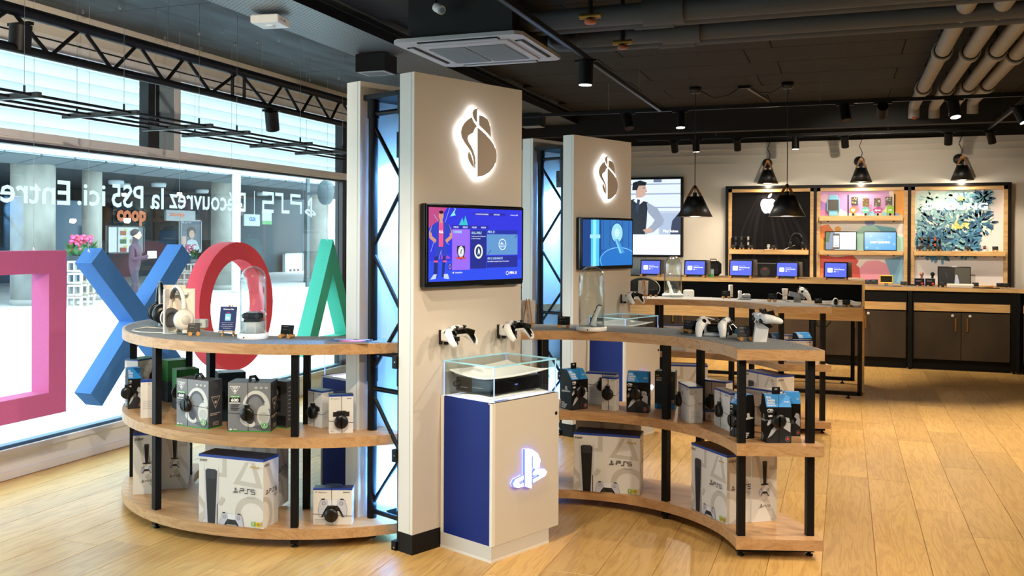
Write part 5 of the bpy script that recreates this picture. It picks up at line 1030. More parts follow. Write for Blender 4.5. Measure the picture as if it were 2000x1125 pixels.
def remote(q, rz, label, tilt=22):
    t = thing('media_remote', label, 'remote', q, rz); Tm = Matrix.Rotation(math.radians(tilt), 4, 'Y'); b = MB()
    b.cbox(-.012, .010, -.02, .02, 0, .125, WHITEP, .008, Tm); b.build('body', t); b = MB(); b.tube([Tm @ Vector((-.0135, 0, .003)), Tm @ Vector((-.0135, 0, .118)), Tm @ Vector((-.006, 0, .128)), Tm @ Vector((.008, 0, .129))], .0035, BLACKG, 6); b.build('dark_edge', t)
    b = MB(); b.box(.012, .03, -.012, .012, -.0, .075, M('clear_prop', '#dfe4e6', .1)); b.build('prop', t); return t
remote(q + Vector((0, 0, .022)), math.radians(15), 'white remote leaning inside the dome on the right stand')
q = Pz(1314, 579, ZT); rr = (Pz(1334, 579, ZT) - Pz(1295, 579, ZT)).length / 2; dome(q, 'tall glass dome over a white remote on the rear stand', rr * .86, Zat(1314, 500, q) - ZT, .024)
remote(q + Vector((0, 0, .022)), math.radians(165), 'white remote leaning inside the dome on the rear stand')
# ---- twin charger with two pads, pad stands
def twin_charger(q, rz, label):
    t = thing('pad_charger', label, 'charger', q, rz); b = MB(); b.cbox(-.05, .05, -.04, .04, 0, .018, M('charger_grey', '#b9c0c6', .4), .006); b.cbox(-.035, .035, -.03, .03, .018, .06, M('charger_grey', '#b9c0c6', .4), .01); b.build('base', t); b = MB(); b.cbox(-.036, .036, -.034, -.01, .022, .064, BLACKG, .008); b.build('front_cover', t)
    b = MB(); b.tube([(-.08, .0, .045), (-.1, .0, .075), (-.06, .02, .1), (-.0, .03, .085)], .003, WHITEP, 6); b.build('cable', t); return t
q = Pz(1394, 656, ZT); twin_charger(q, math.radians(0), 'grey charger with two white pads docked at its sides')
o = dup(PAD0, label='white game pad docked on the left of the twin charger'); orient(o, q + Vector((-.058, .01, .062)), (-.1, -1, 0), (-1, .1, .7))
o = dup(PAD0, label='white game pad docked on the right of the twin charger'); orient(o, q + Vector((.058, .01, .062)), (.1, 1, 0), (1, -.1, .7))
def pad_stand(q, rz, label):
    t = thing('pad_stand', label, 'stand', q, rz); b = MB(); b.prism([(-.035, 0), (.03, 0), (.04, .07), (.012, .09), (-.02, .095)], -.025, .025, WHITEP, TXY); b.build('wedge', t); b = MB(); b.prism([(.008, .08), (.035, .062), (.06, .075), (.045, .1), (.0, .108)], -.02, .02, BLACKP, TXY); b.build('cradle', t)
    b = MB(); b.tube([(-.02, -.026, .12), (-.03, -.03, .1), (-.02, -.03, .085), (.0, -.028, .12)], .003, WHITEP, 6); b.build('cable', t); return t
q = Pz(1484, 667, ZT); pad_stand(q, math.radians(12), 'white wedge stand carrying a pad at the corner of the right stand')
o = dup(PAD0, label='white game pad lying level on the wedge stand at the corner'); orient(o, q + Vector((.012, .004, .122)), (-.36, .93, 0), (-.34, -.13, 1))
q = Pz(1556, 590, ZT); t = thing('pad_stand', 'grey tilted arm under the pad on the rear stand', 'stand', q, math.radians(15)); b = MB(); b.bar((-.06, 0, .07), (.06, 0, .045), .05, .04, M('arm_grey', '#8a8f98', .4)); b.build('arm', t); b = MB(); b.box(-.02, .03, -.02, .02, 0, .04, GREYP); b.build('foot', t); b = MB(); b.tube([(-.07, 0, .06), (-.11, 0, .05), (-.12, 0, .015), (-.06, 0, .004)], .003, M('arm_grey', '#8a8f98', .4), 6); b.build('cable', t)
o = dup(PAD0, label='grey shaded game pad tipped over on the rear stand'); orient(o, q + Vector((.05, .02, .085)), (-.354, .935, .1), (.5, .1, .8))
price_card(1318, 580, ZT, math.radians(14), 'black price card on pegs beside the rear easel', loc=Pz(1276, 580, ZT))
price_card(1418, 583, ZT, math.radians(14), 'black price card on pegs at the middle of the rear stand')
price_card(1508, 589, ZT, math.radians(-10), 'black price card on pegs left of the tipped pad')
# ---- magazines on the left stand
a = Pz(634, 671, ZT); t = thing('magazine', 'glossy magazine with pink picture lying at the right end of the left stand', 'magazine', a, math.radians(18)); b = MB(); b.box(0, .21, 0, .15, 0, .008, M('paper_edge', '#8d857c', .6)); b.build('pages', t); p = Print(Matrix.Translation((0, 0, .008))); p.rect(0, 0, .21, .15, ink('#2c3e58')); p.ell(.12, .05, .06, .05, ink('#c9566f')); p.ell(.15, .07, .04, .03, ink('#d98a84')); p.rect(.02, .12, .12, .135, LW); p.poly([(.13, .12), (.2, .1), (.2, .13), (.15, .14)], ink('#d7dbe4')); p.build('cover', t)
# ================================================================== HANGING FOAM SHAPES in the window
XL = -4.40; TH = .134
def yz(px, py): q = Px(px, py, XL); return (q.y, q.z)
def foam(name, label, polys, col, holes=None):
    m = M(name + '_foam', col, .8, var=.04, vscale=(60, 60, 60), bump=.4, bscale=150)
    ys_ = [p[0] for q in polys for p in q]; zs_ = [p[1] for q in polys for p in q]; y0, z0 = sum(ys_) / len(ys_), max(zs_)
    t = thing(name, label, 'shape', (XL, y0, z0)); return t, m, y0, z0
Tyz = Matrix(((0, 0, 1, 0), (1, 0, 0, 0), (0, 1, 0, 0), (0, 0, 0, 1)))
def wire(t, y, z, ztop=2.98): b = MB(); b.cyl((-TH / 2, y, z), (-TH / 2, y, z + ztop - t.location.z), .0012, M('wire', '#9fa6aa', .4), 5); b.build('wire', t); b = MB(); b.tube([(-TH / 2 + .012, y - .004, z + .0), (-TH / 2, y, z + .02), (-TH / 2 - .01, y + .004, z + .004)], .004, WHITEP, 6); b.build('hook', t)
def ring_prism(b, outer, inner, m):
    n = len(outer); vs = [(0, *p) for p in outer] + [(0, *p) for p in inner] + [(-TH, *p) for p in outer] + [(-TH, *p) for p in inner]; fs = []
    for i in range(n):
        j = (i + 1) % n; fs += [(i, j, n + j, n + i), (2 * n + j, 2 * n + i, 3 * n + i, 3 * n + j), (i, 2 * n + i, 2 * n + j, j), (n + i, n + j, 3 * n + j, 3 * n + i)]
    b.add(vs, fs, m)
SZ = .97
sq1 = yz(130, 489); sq0 = (sq1[0] - SZ, .44)
t, m, y0, z0 = foam('foam_square', 'large pink foam square outline hanging in the window', [[sq0, sq1]], '#bf5f97')
b = MB(); h_ = sq1[1] - sq0[1]; g_ = .134; ring_prism(b, [(-SZ / 2, -h_), (SZ / 2, -h_), (SZ / 2, 0), (-SZ / 2, 0)], [(-SZ / 2 + g_, -h_ + g_), (SZ / 2 - g_, -h_ + g_), (SZ / 2 - g_, -g_), (-SZ / 2 + g_, -g_)], m); b.build('outline', t); wire(t, -.3, 0); wire(t, .3, 0)
# cross: two square bars crossing
t, m, y0, z0 = foam('foam_cross', 'large blue foam cross hanging in the window beside the pink square', [[yz(179, 514), yz(373, 501), yz(200, 485)]], '#3c78c0')
A1, A2, B1, B2 = yz(200, 485), yz(179, 514), yz(357, 479), yz(373, 501)
cy_, cz_ = (A1[0] + A2[0] + B1[0] + B2[0]) / 4, .935; k = 1.0
def bar2(p, q, w): 
    p, q = Vector(p), Vector(q); d = (q - p).normalized(); n = Vector((-d.y, d.x)) * w / 2; return [tuple(p - n), tuple(q - n), tuple(q + n), tuple(p + n)]
ta = ((A1[0] + A2[0]) / 2, (A1[1] + A2[1]) / 2); tb = ((B1[0] + B2[0]) / 2, (B1[1] + B2[1]) / 2)
def opp(p): return (2 * cy_ - p[0], 2 * cz_ - p[1])
for p_ in (ta, tb):
    o_ = opp(p_); b = MB(); b.prism([(x - y0, z - z0) for x, z in bar2(p_, o_, .134)], -TH, 0 if p_ is ta else -.0005, m, Tyz); b.build('arm', t)
wire(t, ta[0] - y0, ta[1] - z0 + .02); wire(t, tb[0] - y0, tb[1] - z0 + .02)
# ring
oy0, oy1 = yz(389, 613)[0], yz(533, 592)[0]; oz1 = yz(465, 473)[1]; R_ = (oy1 - oy0) / 2; 
t, m, y0, z0 = foam('foam_ring', 'large red foam ring hanging in the window behind the left stand', [[(oy0, oz1), (oy1, oz1)]], '#d2404f')
b = MB(); n = 64; Rz = (oz1 - .47) / 2; ring_prism(b, [(R_ * math.cos(2 * PI * i / n), -Rz + Rz * math.sin(2 * PI * i / n)) for i in range(n)], [((R_ - .134) * math.cos(2 * PI * i / n), -Rz + (Rz - .134) * math.sin(2 * PI * i / n)) for i in range(n)], m); b.build('ring', t); wire(t, 0, 0)
# triangle
ap = yz(651, 467); bl = yz(596, 698); hw = ap[0] - bl[0]
t, m, y0, z0 = foam('foam_triangle', 'large green foam triangle hanging in the window next to the near pillar', [[ap]], '#3fb39c')
H_ = ap[1] - bl[1]; s_ = math.hypot(hw, H_); th_ = math.atan2(H_, hw); g = .134
inn = [(-(hw - g / math.tan(th_ / 2)), -H_ + g), ((hw - g / math.tan(th_ / 2)), -H_ + g), (0, -g / math.cos(th_))]
b = MB(); ring_prism(b, [(-hw, -H_), (hw, -H_), (0, 0)], inn, m); b.build('outline', t); wire(t, 0, -.02)
# ================================================================== COUNTER in the middle of the room
YD0, YD1, YD2 = 9.62, 9.99, 10.66; XD1 = .185; XD0 = -2.5
t = thing('counter_desk', 'long oak counter with raised shelf, black frame and wood end panel', 'counter', (0, 0, 0))
ZL = .862; ZU = 1.105
b = MB(); b.box(XD0, XD1 - .02, YD0, YD1 + .3, ZL - .02, ZL, OAKL); b.build('lower_worktop', t)
b = MB(); b.box(XD0, XD1 - .03, YD0 + .015, YD1 + .02, ZL, ZL + .0015, FELT); b.build('felt_inlay', t)
b = MB(); b.box(XD0, XD1 - .02, YD0 - .004, YD0 + .018, .735, ZL, OAKL); b.build('apron', t)
b = MB(); b.box(XD0, XD1, YD1 - .06, YD2, ZU - .038, ZU, OAKL); b.build('upper_worktop', t)
b = MB(); b.box(XD1 - .022, XD1, YD1 - .06, YD2, .02, ZU - .038, OAKL); b.build('end_panel', t)
b = MB(); b.box(XD0, XD1 - .022, YD1 + .28, YD1 + .3, .70, ZU - .038, BLACK); b.build('back_panel', t)
b = MB(); b.box(XD0, XD1 - .03, YD1 + .04, YD1 + .12, ZL, ZL + .03, M('cable_tray_white', '#cfcac2', .5)); b.build('cable_duct', t)
def fr(x0, x1, y, nm): 
    b = MB(); b.box(x0, x1, y - .02, y + .02, .03, .065, BLACK); b.build('bottom_rail', t)
    for x in (x0, x1):
        b = MB(); b.box(x - .02, x + .02, y - .02, y + .02, .03, .735, BLACK); b.build('leg', t)
    for x in (x0 + .1, x1 - .1): b = MB(); b.lathe([(.022, 0), (.022, .008), (.008, .012), (.008, .03)], BLACK, 10, Matrix.Translation((x, y, 0))); b.build('foot', t)
fr(-2.4, XD1 - .045, YD0 + .02, 'front'); fr(-2.4, XD1 - .1, YD2 - .03, 'rear')
b = MB(); b.tube([(XD1 - .45, YD0 + .2, .735), (XD1 - .43, YD0 + .2, .66), (XD1 - .36, YD0 + .2, .64), (XD1 - .31, YD0 + .2, .70), (XD1 - .31, YD0 + .2, .735)], .006, BLACKP, 6); b.build('cable_loop', t)
b = MB(); b.tube([(-1.34, YD0 + .2, .735), (-1.33, YD0 + .2, .66), (-1.05, YD0 + .2, .66), (-1.04, YD0 + .2, .735)], .012, BLACKP, 6); b.build('bag_hook', t)
# tablets on the raised shelf
TABC = M('tablet_black', '#0d0d10', .3)
def tablet(px0, px1, pyb, label, first):
    a, c = Py(px0, pyb, YD1 + .0), Py(px1, pyb, YD1 + .0); w = (c - a).length; q = (a + c) / 2; t = thing('tablet', label, 'tablet', (q.x, q.y + .03, ZU), math.radians(-6), 'tablets standing on the raised counter shelf')
    h = w * .73; b = MB(); Tm = Matrix.Rotation(math.radians(-9), 4, 'X') @ Matrix.Translation((0, 0, .012)); b.cbox(-w / 2, w / 2, -.006, .006, 0, h, TABC, .004, Tm); b.build('housing', t)
    p = Print(Tm @ TF((-w / 2, -.006, 0), (1, 0, 0), (0, 0, 1))); p.rect(w * .06, h * .1, w * .94, h * .92, lcd('#5a68d8', .9)); p.rrect(w * .16, h * .36, w * .38, h * .64, w * .03, lcd('#dff1fb', 1)); p.ring(w * .27, h * .46, w * .07, w * .07, w * .02, lcd('#67b7dd', 1), 0, PI / 2, 8); p.rect(w * .16, h * .3, w * .4, h * .33, lcd('#4652b8', .9))
    p.text('Benvenuti nella', w * .44, h * .62, h * .04, lcd('#eef2ff', 1), w=w * .24); p.text('Swisscom Home App', w * .44, h * .52, h * .055, lcd('#ffffff', 1), w=w * .42, bold=.04); p.rrect(w * .44, h * .38, w * .49, h * .45, w * .01, lcd('#ffffff', 1)); p.text('Home App', w * .51, h * .41, h * .03, lcd('#eef2ff', 1), w=w * .12); p.build('display', t)
    Tb = Matrix.Rotation(math.radians(9), 4, 'X'); b = MB(); b.cbox(-w / 2 + .03, w / 2 + .03, .09, .102, .01, h * .99, M('tablet_silver', '#8f8c86', .35, .6), .004, Tb); b.build('rear_housing', t)
    for sx in (-1, 1): b = MB(); b.cyl((sx * w * .42, -.03, .013), (sx * w * .42, .09, .013), .013, PEG, 10); b.build('peg', t)
for k, (a, c) in enumerate(((1248, 1290), (1334, 1378), (1422, 1470), (1514, 1559), (1608, 1656))):
    tablet(a, c, 541, ('tablet with blue screen in front of the large backlit poster', 'tablet with blue screen in front of the black rucksack', 'tablet with blue screen at the left edge of the black apple panel', 'tablet with blue screen in front of the white apple panel, right of the dark box', 'tablet with blue screen before the colourful kids panel')[k], k == 0)
t = thing('rucksack', 'black rucksack behind the second tablet on the counter', 'bag', Py(1393, 538, YD2 - .12) * 1, 0); t.location.z = ZU
b = MB(); b.cbox(-.085, .085, -.05, .05, 0, .16, M('bag_black', '#131314', .8), .03); b.build('body', t); b = MB(); b.tube([(-.03, 0, .155), (-.03, 0, .18), (.03, 0, .18), (.03, 0, .155)], .006, M('bag_black', '#131314', .8), 6); b.build('handle', t); b = MB(); b.box(-.06, .06, -.054, -.05, .02, .08, M('bag_pocket', '#1f1f20', .8)); b.build('pocket', t)
t = thing('phone_card', 'small pale card with green picture beside the rucksack', 'card', Py(1388, 540, YD1 + .12), 0); t.location.z = ZU; b = MB(); b.cbox(-.032, .032, 0, .008, 0, .085, M('card_silver', '#a5a8aa', .4), .004); b.build('body', t); p = Print(TF((-.028, 0, .004), (1, 0, 0), (0, 0, 1))); p.rect(0, 0, .056, .03, ink('#3f9a45')); p.rect(0, .03, .056, .07, ink('#8fb7c9')); p.build('print', t)
t = thing('speaker_box', 'black box with a round speaker picture between two tablets', 'box', Py(1494, 543, YD2 - .2), 0); t.location.z = ZU; b = MB(); b.cbox(-.115, .115, 0, .1, 0, .145, M('box_black', '#0c0c0d', .4), .002); b.build('carton', t); p = Print(TF((-.115, 0, 0), (1, 0, 0), (0, 0, 1))); p.ell(.115, .06, .05, .05, ink('#3a3a3d')); p.ell(.115, .085, .02, .012, ink('#8a3f2a')); p.rect(.0, .142, .23, .144, ink('#8d8f92')); p.build('print', t)
t = thing('laptop', 'grey laptop lid behind the first tablet on the counter', 'laptop', Py(1241, 542, YD1 + .25), 0); t.location.z = ZU; b = MB(); b.cbox(-.12, .12, 0, .012, 0, .19, M('laptop_grey', '#8d8d8a', .4, .3), .004); b.build('lid', t); b = MB(); b.cbox(-.12, .12, -.12, .0, 0, .008, M('laptop_dark', '#2a2a2b', .4), .002); b.build('base', t)
# lower worktop goods
def onl(px, py): return Py(px, py, YD0 + .2)
ZK = ZL + .0016
t = thing('halo_speaker', 'oval black mesh speaker with a silver rim behind the easel', 'speaker', Py(1256, 580, YD0 + .3), 0); t.location.z = ZK; b = MB(); b.sphere((0, 0, .12), (.18, .05, .115), M('mesh_black', '#16140f', .8), None, 28, 14); b.build('body', t); b = MB(); b.tube([(.18 * math.cos(a), -.02, .12 + .112 * math.sin(a)) for a in [2 * PI * i / 36 for i in range(36)]], .006, M('rim_silver', '#a8a69e', .3, .7), 6, closed=True); b.build('rim', t); b = MB(); b.box(-.1, .1, -.04, .04, 0, .02, BLACKP); b.build('foot', t)
t = thing('router', 'glowing white rounded router standing right of the rear dome', 'router', Py(1345, 577, YD0 + .16), 0); t.location.z = ZK; b = MB(); b.cbox(-.055, .055, -.02, .02, 0, .125, M('router_white', '#f4f1ea', .35), .018); b.build('body', t); b = MB(); b.lathe([(0, 0), (.004, 0), (.004, .001), (0, .001)], GREYP, 8, Matrix.Translation((0, -.02, .065)) @ Matrix.Rotation(PI / 2, 4, 'X')); b.build('button', t)
t = thing('router', 'small slim white router just left of the larger white one', 'router', Py(1327, 577, YD0 + .2), 0); t.location.z = ZK; b = MB(); b.cbox(-.016, .016, -.03, .03, 0, .11, M('router_white', '#f4f1ea', .35), .012); b.build('body', t); b = MB(); b.box(-.01, .01, -.0305, -.03, .02, .03, GREYP); b.build('light', t)
t = thing('white_dish', 'flat round white smart home device on the lower counter', 'device', Py(1377, 578, YD0 + .16), 0); t.location.z = ZK; b = MB(); b.lathe([(0, 0), (.045, 0), (.052, .01), (.05, .03), (.03, .04), (0, .04)], WHITEP, 24); b.build('body', t); b = MB(); b.tube([(.03, 0, .035), (.06, 0, .05), (.05, .03, .02)], .004, WHITEP, 6); b.build('cable', t)
t = thing('white_puck', 'small white puck left of the round white device', 'device', Py(1362, 579, YD0 + .12), 0); t.location.z = ZK; b = MB(); b.cbox(-.024, .024, -.02, .02, 0, .018, WHITEP, .005); b.build('body', t)
t = thing('white_column', 'tall white cylinder device at the back of the rear stand', 'device', Pz(1427, 580, ZT), 0); b = MB(); b.lathe([(0, 0), (.018, 0), (.019, .004), (.019, .105), (.017, .109), (0, .11)], WHITEP, 20); b.build('body', t); b = MB(); b.lathe([(.0193, .02), (.0193, .024)], GREYP, 20); b.build('ring', t)
t = thing('camera_charger', 'white camera on a grey dock with small white cylinder', 'camera', Pz(1452, 585, ZT), math.radians(15)); b = MB(); b.cbox(-.05, .06, -.03, .03, 0, .014, M('dock_grey', '#a7acb2', .4), .004); b.cbox(-.01, .06, -.015, .03, .014, .05, M('dock_grey', '#a7acb2', .4), .01); b.build('dock', t); b = MB(); b.lathe([(.016, .014), (.016, .075), (0, .078)], WHITEP, 18, Matrix.Translation((-.03, 0, 0))); b.build('cylinder', t)
t = thing('white_cube', 'white cup shaped device on a white foot behind the tipped pad', 'device', Pz(1533, 585, ZT), 0); b = MB(); b.lathe([(0, .045), (.022, .045), (.026, .09), (.025, .094), (0, .094)], WHITEP, 20); b.build('cup', t); b = MB(); b.cbox(-.018, .018, -.018, .018, 0, .045, WHITEP, .003); b.build('foot', t); b = MB(); b.tube([(-.02, 0, .04), (-.06, 0, .06), (-.08, 0, .02)], .003, WHITEP, 6); b.build('cable', t)
t = thing('security_camera', 'white oval security camera with black face on the lower counter', 'camera', Py(1632, 586, YD0 + .06), 0); t.location.z = ZK; b = MB(); b.sphere((0, 0, .045), (.027, .03, .04), WHITEP, None, 20, 12); b.build('body', t); b = MB(); b.sphere((0, -.012, .045), (.021, .022, .032), BLACKG, None, 20, 12); b.build('face', t); b = MB(); b.tube([(-.01, .02, .02), (-.04, .03, .004), (.02, .03, .004)], .005, WHITEP, 6); b.build('foot', t)
for k, (px, py, lb) in enumerate(((1653, 586, 'black price card on pegs right of the oval security camera'), (1598, 580, 'black price card on pegs behind the tipped pad on the lower counter'))): price_card(px, py, 0, 0, lb, .07, .05, loc=(Py(px, py, YD0 + .08).x, YD0 + .08 + .1 * k, ZK))
t = thing('white_cables', 'tangle of white cables at the right end of the lower counter', 'cable', (0, 0, 0)); b = MB(); R = random.Random(5); b.tube([(-.25, YD0 + .3, ZK + .03), (-.15, YD0 + .26, ZK + .035), (-.05, YD0 + .28, ZK + .045), (.05, YD0 + .27, ZK + .05), (.12, YD0 + .26, ZK + .03)], .006, WHITEP, 6); b.tube([(-.12, YD0 + .26, ZK + .01), (0, YD0 + .2, ZK + .01), (.1, YD0 + .24, ZK + .012)], .006, WHITEP, 6); b.build('cable', t)
t = thing('flat_device', 'flat white device plugged under the cables at the counter end', 'device', (.06, YD0 + .12, ZK), 0); b = MB(); b.cbox(-.05, .07, -.03, .05, 0, .02, M('pale_pink_white', '#e4cfc4', .5), .005); b.build('body', t); b = MB(); b.box(-.02, .02, -.031, -.03, .006, .012, GREYP); b.build('port', t)
# under the counter: a white handheld box pair on the far stand is not seen
# ================================================================== BACK WALL: bays, shelves, cupboards
YF = 12.50
def bx_(px, py): q = Py(px, py, YF); return q.x, q.z
xs = [Py(px, 450, YF).x for px in (1419.5, 1592, 1776, 1972)]; ZF1 = 2.165; ZF0 = .93
bays = thing('bay_frame', 'black framed triple display bay with oak linings on the back wall', 'frame', (0, 0, 0))
e = .018
for k, x in enumerate(xs): b = MB(); b.box(x - e, x + e, YF, YB - .0, ZF0, ZF1, BLACK); b.build('upright', bays)
b = MB(); b.box(xs[0] - e, xs[-1] + e, YF - .001, YB, ZF1 - .02, ZF1 + .018, BLACK); b.build('top_rail', bays)
for k in range(3):
    x0, x1 = xs[k] + e, xs[k + 1] - e; w_ = .042; b = MB(); z0, z1 = ZF0, ZF1 - .02
    b.box(x0, x0 + w_, YF + .012, YB - .01, z0, z1, OAKL); b.box(x1 - w_, x1, YF + .012, YB - .01, z0, z1, OAKL); b.box(x0, x1, YF + .012, YB - .01, z1 - w_, z1, OAKL); b.box(x0, x1, YF + .012, YB - .01, z0, z0 + w_, OAKL); b.build('lining', bays)
def panel(k, label, draw, col):
    x0, x1 = xs[k] + e + .042, xs[k + 1] - e - .042; z0, z1 = ZF0 + .04, ZF1 - .062; t = thing('wall_graphic', label, 'poster', (x0, YF + .045, z0)); b = MB(); b.box(0, x1 - x0, 0, .02, 0, z1 - z0, col); b.build('board', t)
    p = Print(TF((0, 0, 0), (1, 0, 0), (0, 0, 1)), .00025, (x1 - x0, z1 - z0)); draw(p, x1 - x0, z1 - z0); p.build('print', t); return t
def d_apple(p, w, h):
    p.rect(0, 0, w, h, M('panel_print_black', '#0b090c', .7, spec=.2))
    for k in range(9):
        x = .48 + .03 * (k - 4); pts = []
        for i in range(11):
            u = i / 10; pts.append((w * (x + (k - 3.2) * .085 * math.sin(u * 1.5) + (.1 * u * u if k > 3 else -.05 * math.sin(u * 3))), h * (.98 - .9 * u)))
        p.line(pts, w * (.02 + .014 * (k % 3)), M('panel_streak_a', '#171419', .7, spec=.2) if k % 2 else M('panel_streak_b', '#1d1a20', .7, spec=.2))
def apple_logo(t, cx, cz, s):
    body = [(0, -.42), (.12, -.48), (.25, -.44), (.38, -.28), (.46, -.06), (.36, .03), (.33, .17), (.38, .3), (.46, .36), (.36, .46), (.2, .5), (.06, .45), (-.02, .44), (-.16, .5), (-.32, .46), (-.44, .32), (-.47, .1), (-.42, -.14), (-.32, -.34), (-.2, -.47), (-.08, -.47)]
    leaf = [(.0, .55), (.02, .68), (.12, .8), (.24, .86), (.23, .72), (.14, .6)]
    LGT = M('sign_light_white', '#ffffff', .5, emit=1.4)
    for q in (body, leaf): b = MB(); b.prism([(cx + x * s, cz + z * s) for x, z in q], -.03, -.004, LGT, TXY); b.build('lit_emblem', t)
t = panel(0, 'black wall graphic with pale curved streaks and a lit white apple', d_apple, M('panel_black', '#17141a', .5)); o = Vector(t.location)
q = Py(1500, 403, YF + .045); apple_logo(t, q.x - o.x, q.z - o.z, .19)
def d_kids(p, w, h):
    B = lambda *a: p.ell(w * a[0], h * a[1], w * a[2], h * a[3], ink(a[4]), 32)
    p.rect(0, 0, w, h, ink('#e9e2da')); p.poly([(0, h), (0, h * .8), (w * .2, h * .83), (w * .34, h * .76), (w * .62, h * .75), (w * .78, h * .8), (w * .84, h * .92), (w * .82, h)], ink('#cf9bd6')); B(.05, .93, .055, .045, '#e2b7d4'); p.poly([(0, h * .9), (w * .08, h * .86), (w * .12, h * .72), (0, h * .72)], ink('#a678c4')); p.ell(w * .06, h * .74, w * .1, h * .06, ink('#c97bb0')); p.poly([(w * .88, h), (w, h), (w, h * .73), (w * .93, h * .74), (w * .88, h * .8)], ink('#e5a13a'))
    B(.62, .72, .06, .06, '#7fb8d8'); B(.78, .72, .05, .05, '#7fc4d6'); B(.92, .725, .04, .035, '#86a8dc'); B(.6, .66, .06, .04, '#8a9fd6')
    p.poly([(w * .38, h * .4), (w * .42, h * .55), (w * .52, h * .62), (w * .66, h * .63), (w * .8, h * .56), (w, h * .5), (w, h * .3), (w * .38, h * .34)], ink('#a8d8cf')); p.poly([(w * .66, h * .63), (w * .9, h * .6), (w * .94, h * .5), (w * .8, h * .5)], ink('#6fb2c6')); p.poly([(0, h * .38), (0, h * .62), (w * .1, h * .64), (w * .2, h * .52), (w * .22, h * .4), (w * .1, h * .3)], ink('#e8803f')); p.poly([(0, h * .5), (w * .08, h * .44), (w * .06, h * .3), (0, h * .26)], ink('#eab23c')); B(.215, .585, .038, .034, '#eda53c')
    p.poly([(0, 0), (0, h * .3), (w * .2, h * .28), (w * .4, h * .3), (w * .47, h * .24), (w * .44, h * .2), (w * .54, h * .12), (w * .54, 0)], ink('#d8574f')); p.poly([(0, 0), (0, h * .16), (w * .3, h * .14), (w * .36, 0)], ink('#ea8a5a')); p.poly([(w * .5, 0), (w * .48, h * .16), (w * .56, h * .24), (w * .7, h * .25), (w * .84, h * .2), (w * .86, 0)], ink('#ef9fb4')); p.poly([(w * .78, h * .26), (w, h * .3), (w, 0), (w * .86, 0), (w * .84, h * .12)], ink('#79a9cc')); p.poly([(w * .92, h * .02), (w, h * .26), (w, 0)], ink('#8fc3de'))
panel(1, 'colourful wall graphic of soft overlapping blobs above the kids shelf', d_kids, M('panel_white', '#e9e2da', .5))
PETAL = []
def d_bloom(p, w, h):
    p.rect(0, 0, w, h, ink('#e4dedd')); R = random.Random(11)
    cl = ('#dcebe2', '#a9cfd0', '#6ea2b4', '#3f7396', '#2c5278', '#8fc0c6', '#c7ded6', '#4f8fb8', '#1f3f5f')
    for x, z, rx, rz, c in ((.2, .88, .24, .12, '#c2dcd8'), (.5, .9, .26, .1, '#b5d6d4'), (.14, .68, .15, .14, '#a8cbc9'), (.62, .76, .25, .14, '#9cc2c8'), (.3, .6, .28, .14, '#4f86a6'), (.5, .66, .2, .1, '#7fb0bd'), (.7, .66, .16, .1, '#4b7f98'), (.14, .46, .14, .12, '#6fa3b3'), (.34, .42, .2, .1, '#3f739b'), (.55, .5, .18, .11, '#4386b6'), (.62, .4, .1, .06, '#4386b6')): p.ell(w * x, h * z, w * rx, h * rz, ink(c), 20)
    kk = 0
    for cx, cz, rr_, cs in ((.2, .9, .26, (0, 6, 1, 5)), (.52, .92, .25, (0, 6, 1, 2)), (.12, .7, .22, (0, 6, 5, 1)), (.62, .78, .26, (6, 5, 2, 3)), (.25, .58, .26, (3, 4, 5, 2)), (.45, .66, .2, (5, 2, 3, 0)), (.74, .66, .17, (3, 4, 8, 6)), (.12, .44, .2, (5, 3, 2, 7)), (.3, .4, .2, (3, 4, 2, 7)), (.55, .5, .2, (7, 4, 3, 5)), (.62, .38, .13, (7, 3, 5, 4)), (.78, .92, .1, (3, 4, 2, 5))):
        for k in range(110):
            a = R.uniform(0, 6.283); d = rr_ * math.sqrt(R.random()); x, z = w * (cx + d * math.cos(a)), h * (cz + d * math.sin(a) * .8)
            if x < w * .03 or x > w * .97 or z > h * .975: continue
            kk += 1; p.k = 14 + kk // 30
            p.ell(x, z, w * R.uniform(.025, .045), w * R.uniform(.01, .018), ink(cl[cs[R.randrange(4)]]), 7, a)
    for k in range(16): p.ell(w * R.uniform(.43, .6), h * R.uniform(.6, .66), w * .035, w * .014, ink('#d9d46a' if k % 2 else '#e6e4a8'), 7, R.uniform(0, 6))
    for k in range(8): p.ell(w * R.uniform(.5, .62), h * R.uniform(.84, .93), w * .03, w * .012, ink('#cfd98a'), 7, R.uniform(0, 6))
t = panel(2, 'wall graphic of blue and white petals with raised white lettering', d_bloom, M('panel_bloom', '#e4dedd', .5)); o = Vector(t.location)
a, c = Py(1803, 410, YF + .045), Py(1929, 394, YF + .045); vs, fs, x0_, x1_, y0_, y1_ = text_mesh('SAMSUNG', .03); kx = (c.x - a.x) / (x1_ - x0_); kz = .075 / .69
b = MB(); LT = M('sign_letter_white', '#fbfaf6', .5, emit=.6); Tm = Matrix(((1, 0, 0, a.x - o.x), (0, 0, -1, -.022), (0, 1, 0, a.z - o.z), (0, 0, 0, 1)))  # letters given a slight glow of their own for contrast
import bmesh
bm_ = bmesh.new(); vv_ = [bm_.verts.new((v.x * kx - x0_ * kx, v.y * kz, 0)) for v in vs]
for f in fs:
    try: bm_.faces.new([vv_[i] for i in f])
    except ValueError: pass
r_ = bmesh.ops.extrude_face_region(bm_, geom=bm_.faces[:]); 
for v in r_['geom']:
    if isinstance(v, bmesh.types.BMVert): v.co.z += .012
bm_.transform(Tm); me = bpy.data.meshes.new('raised_letters'); bm_.to_mesh(me); bm_.free(); me.materials.append(LT); ob = bpy.data.objects.new('raised_letters', me); COL.objects.link(ob); ob.parent = t
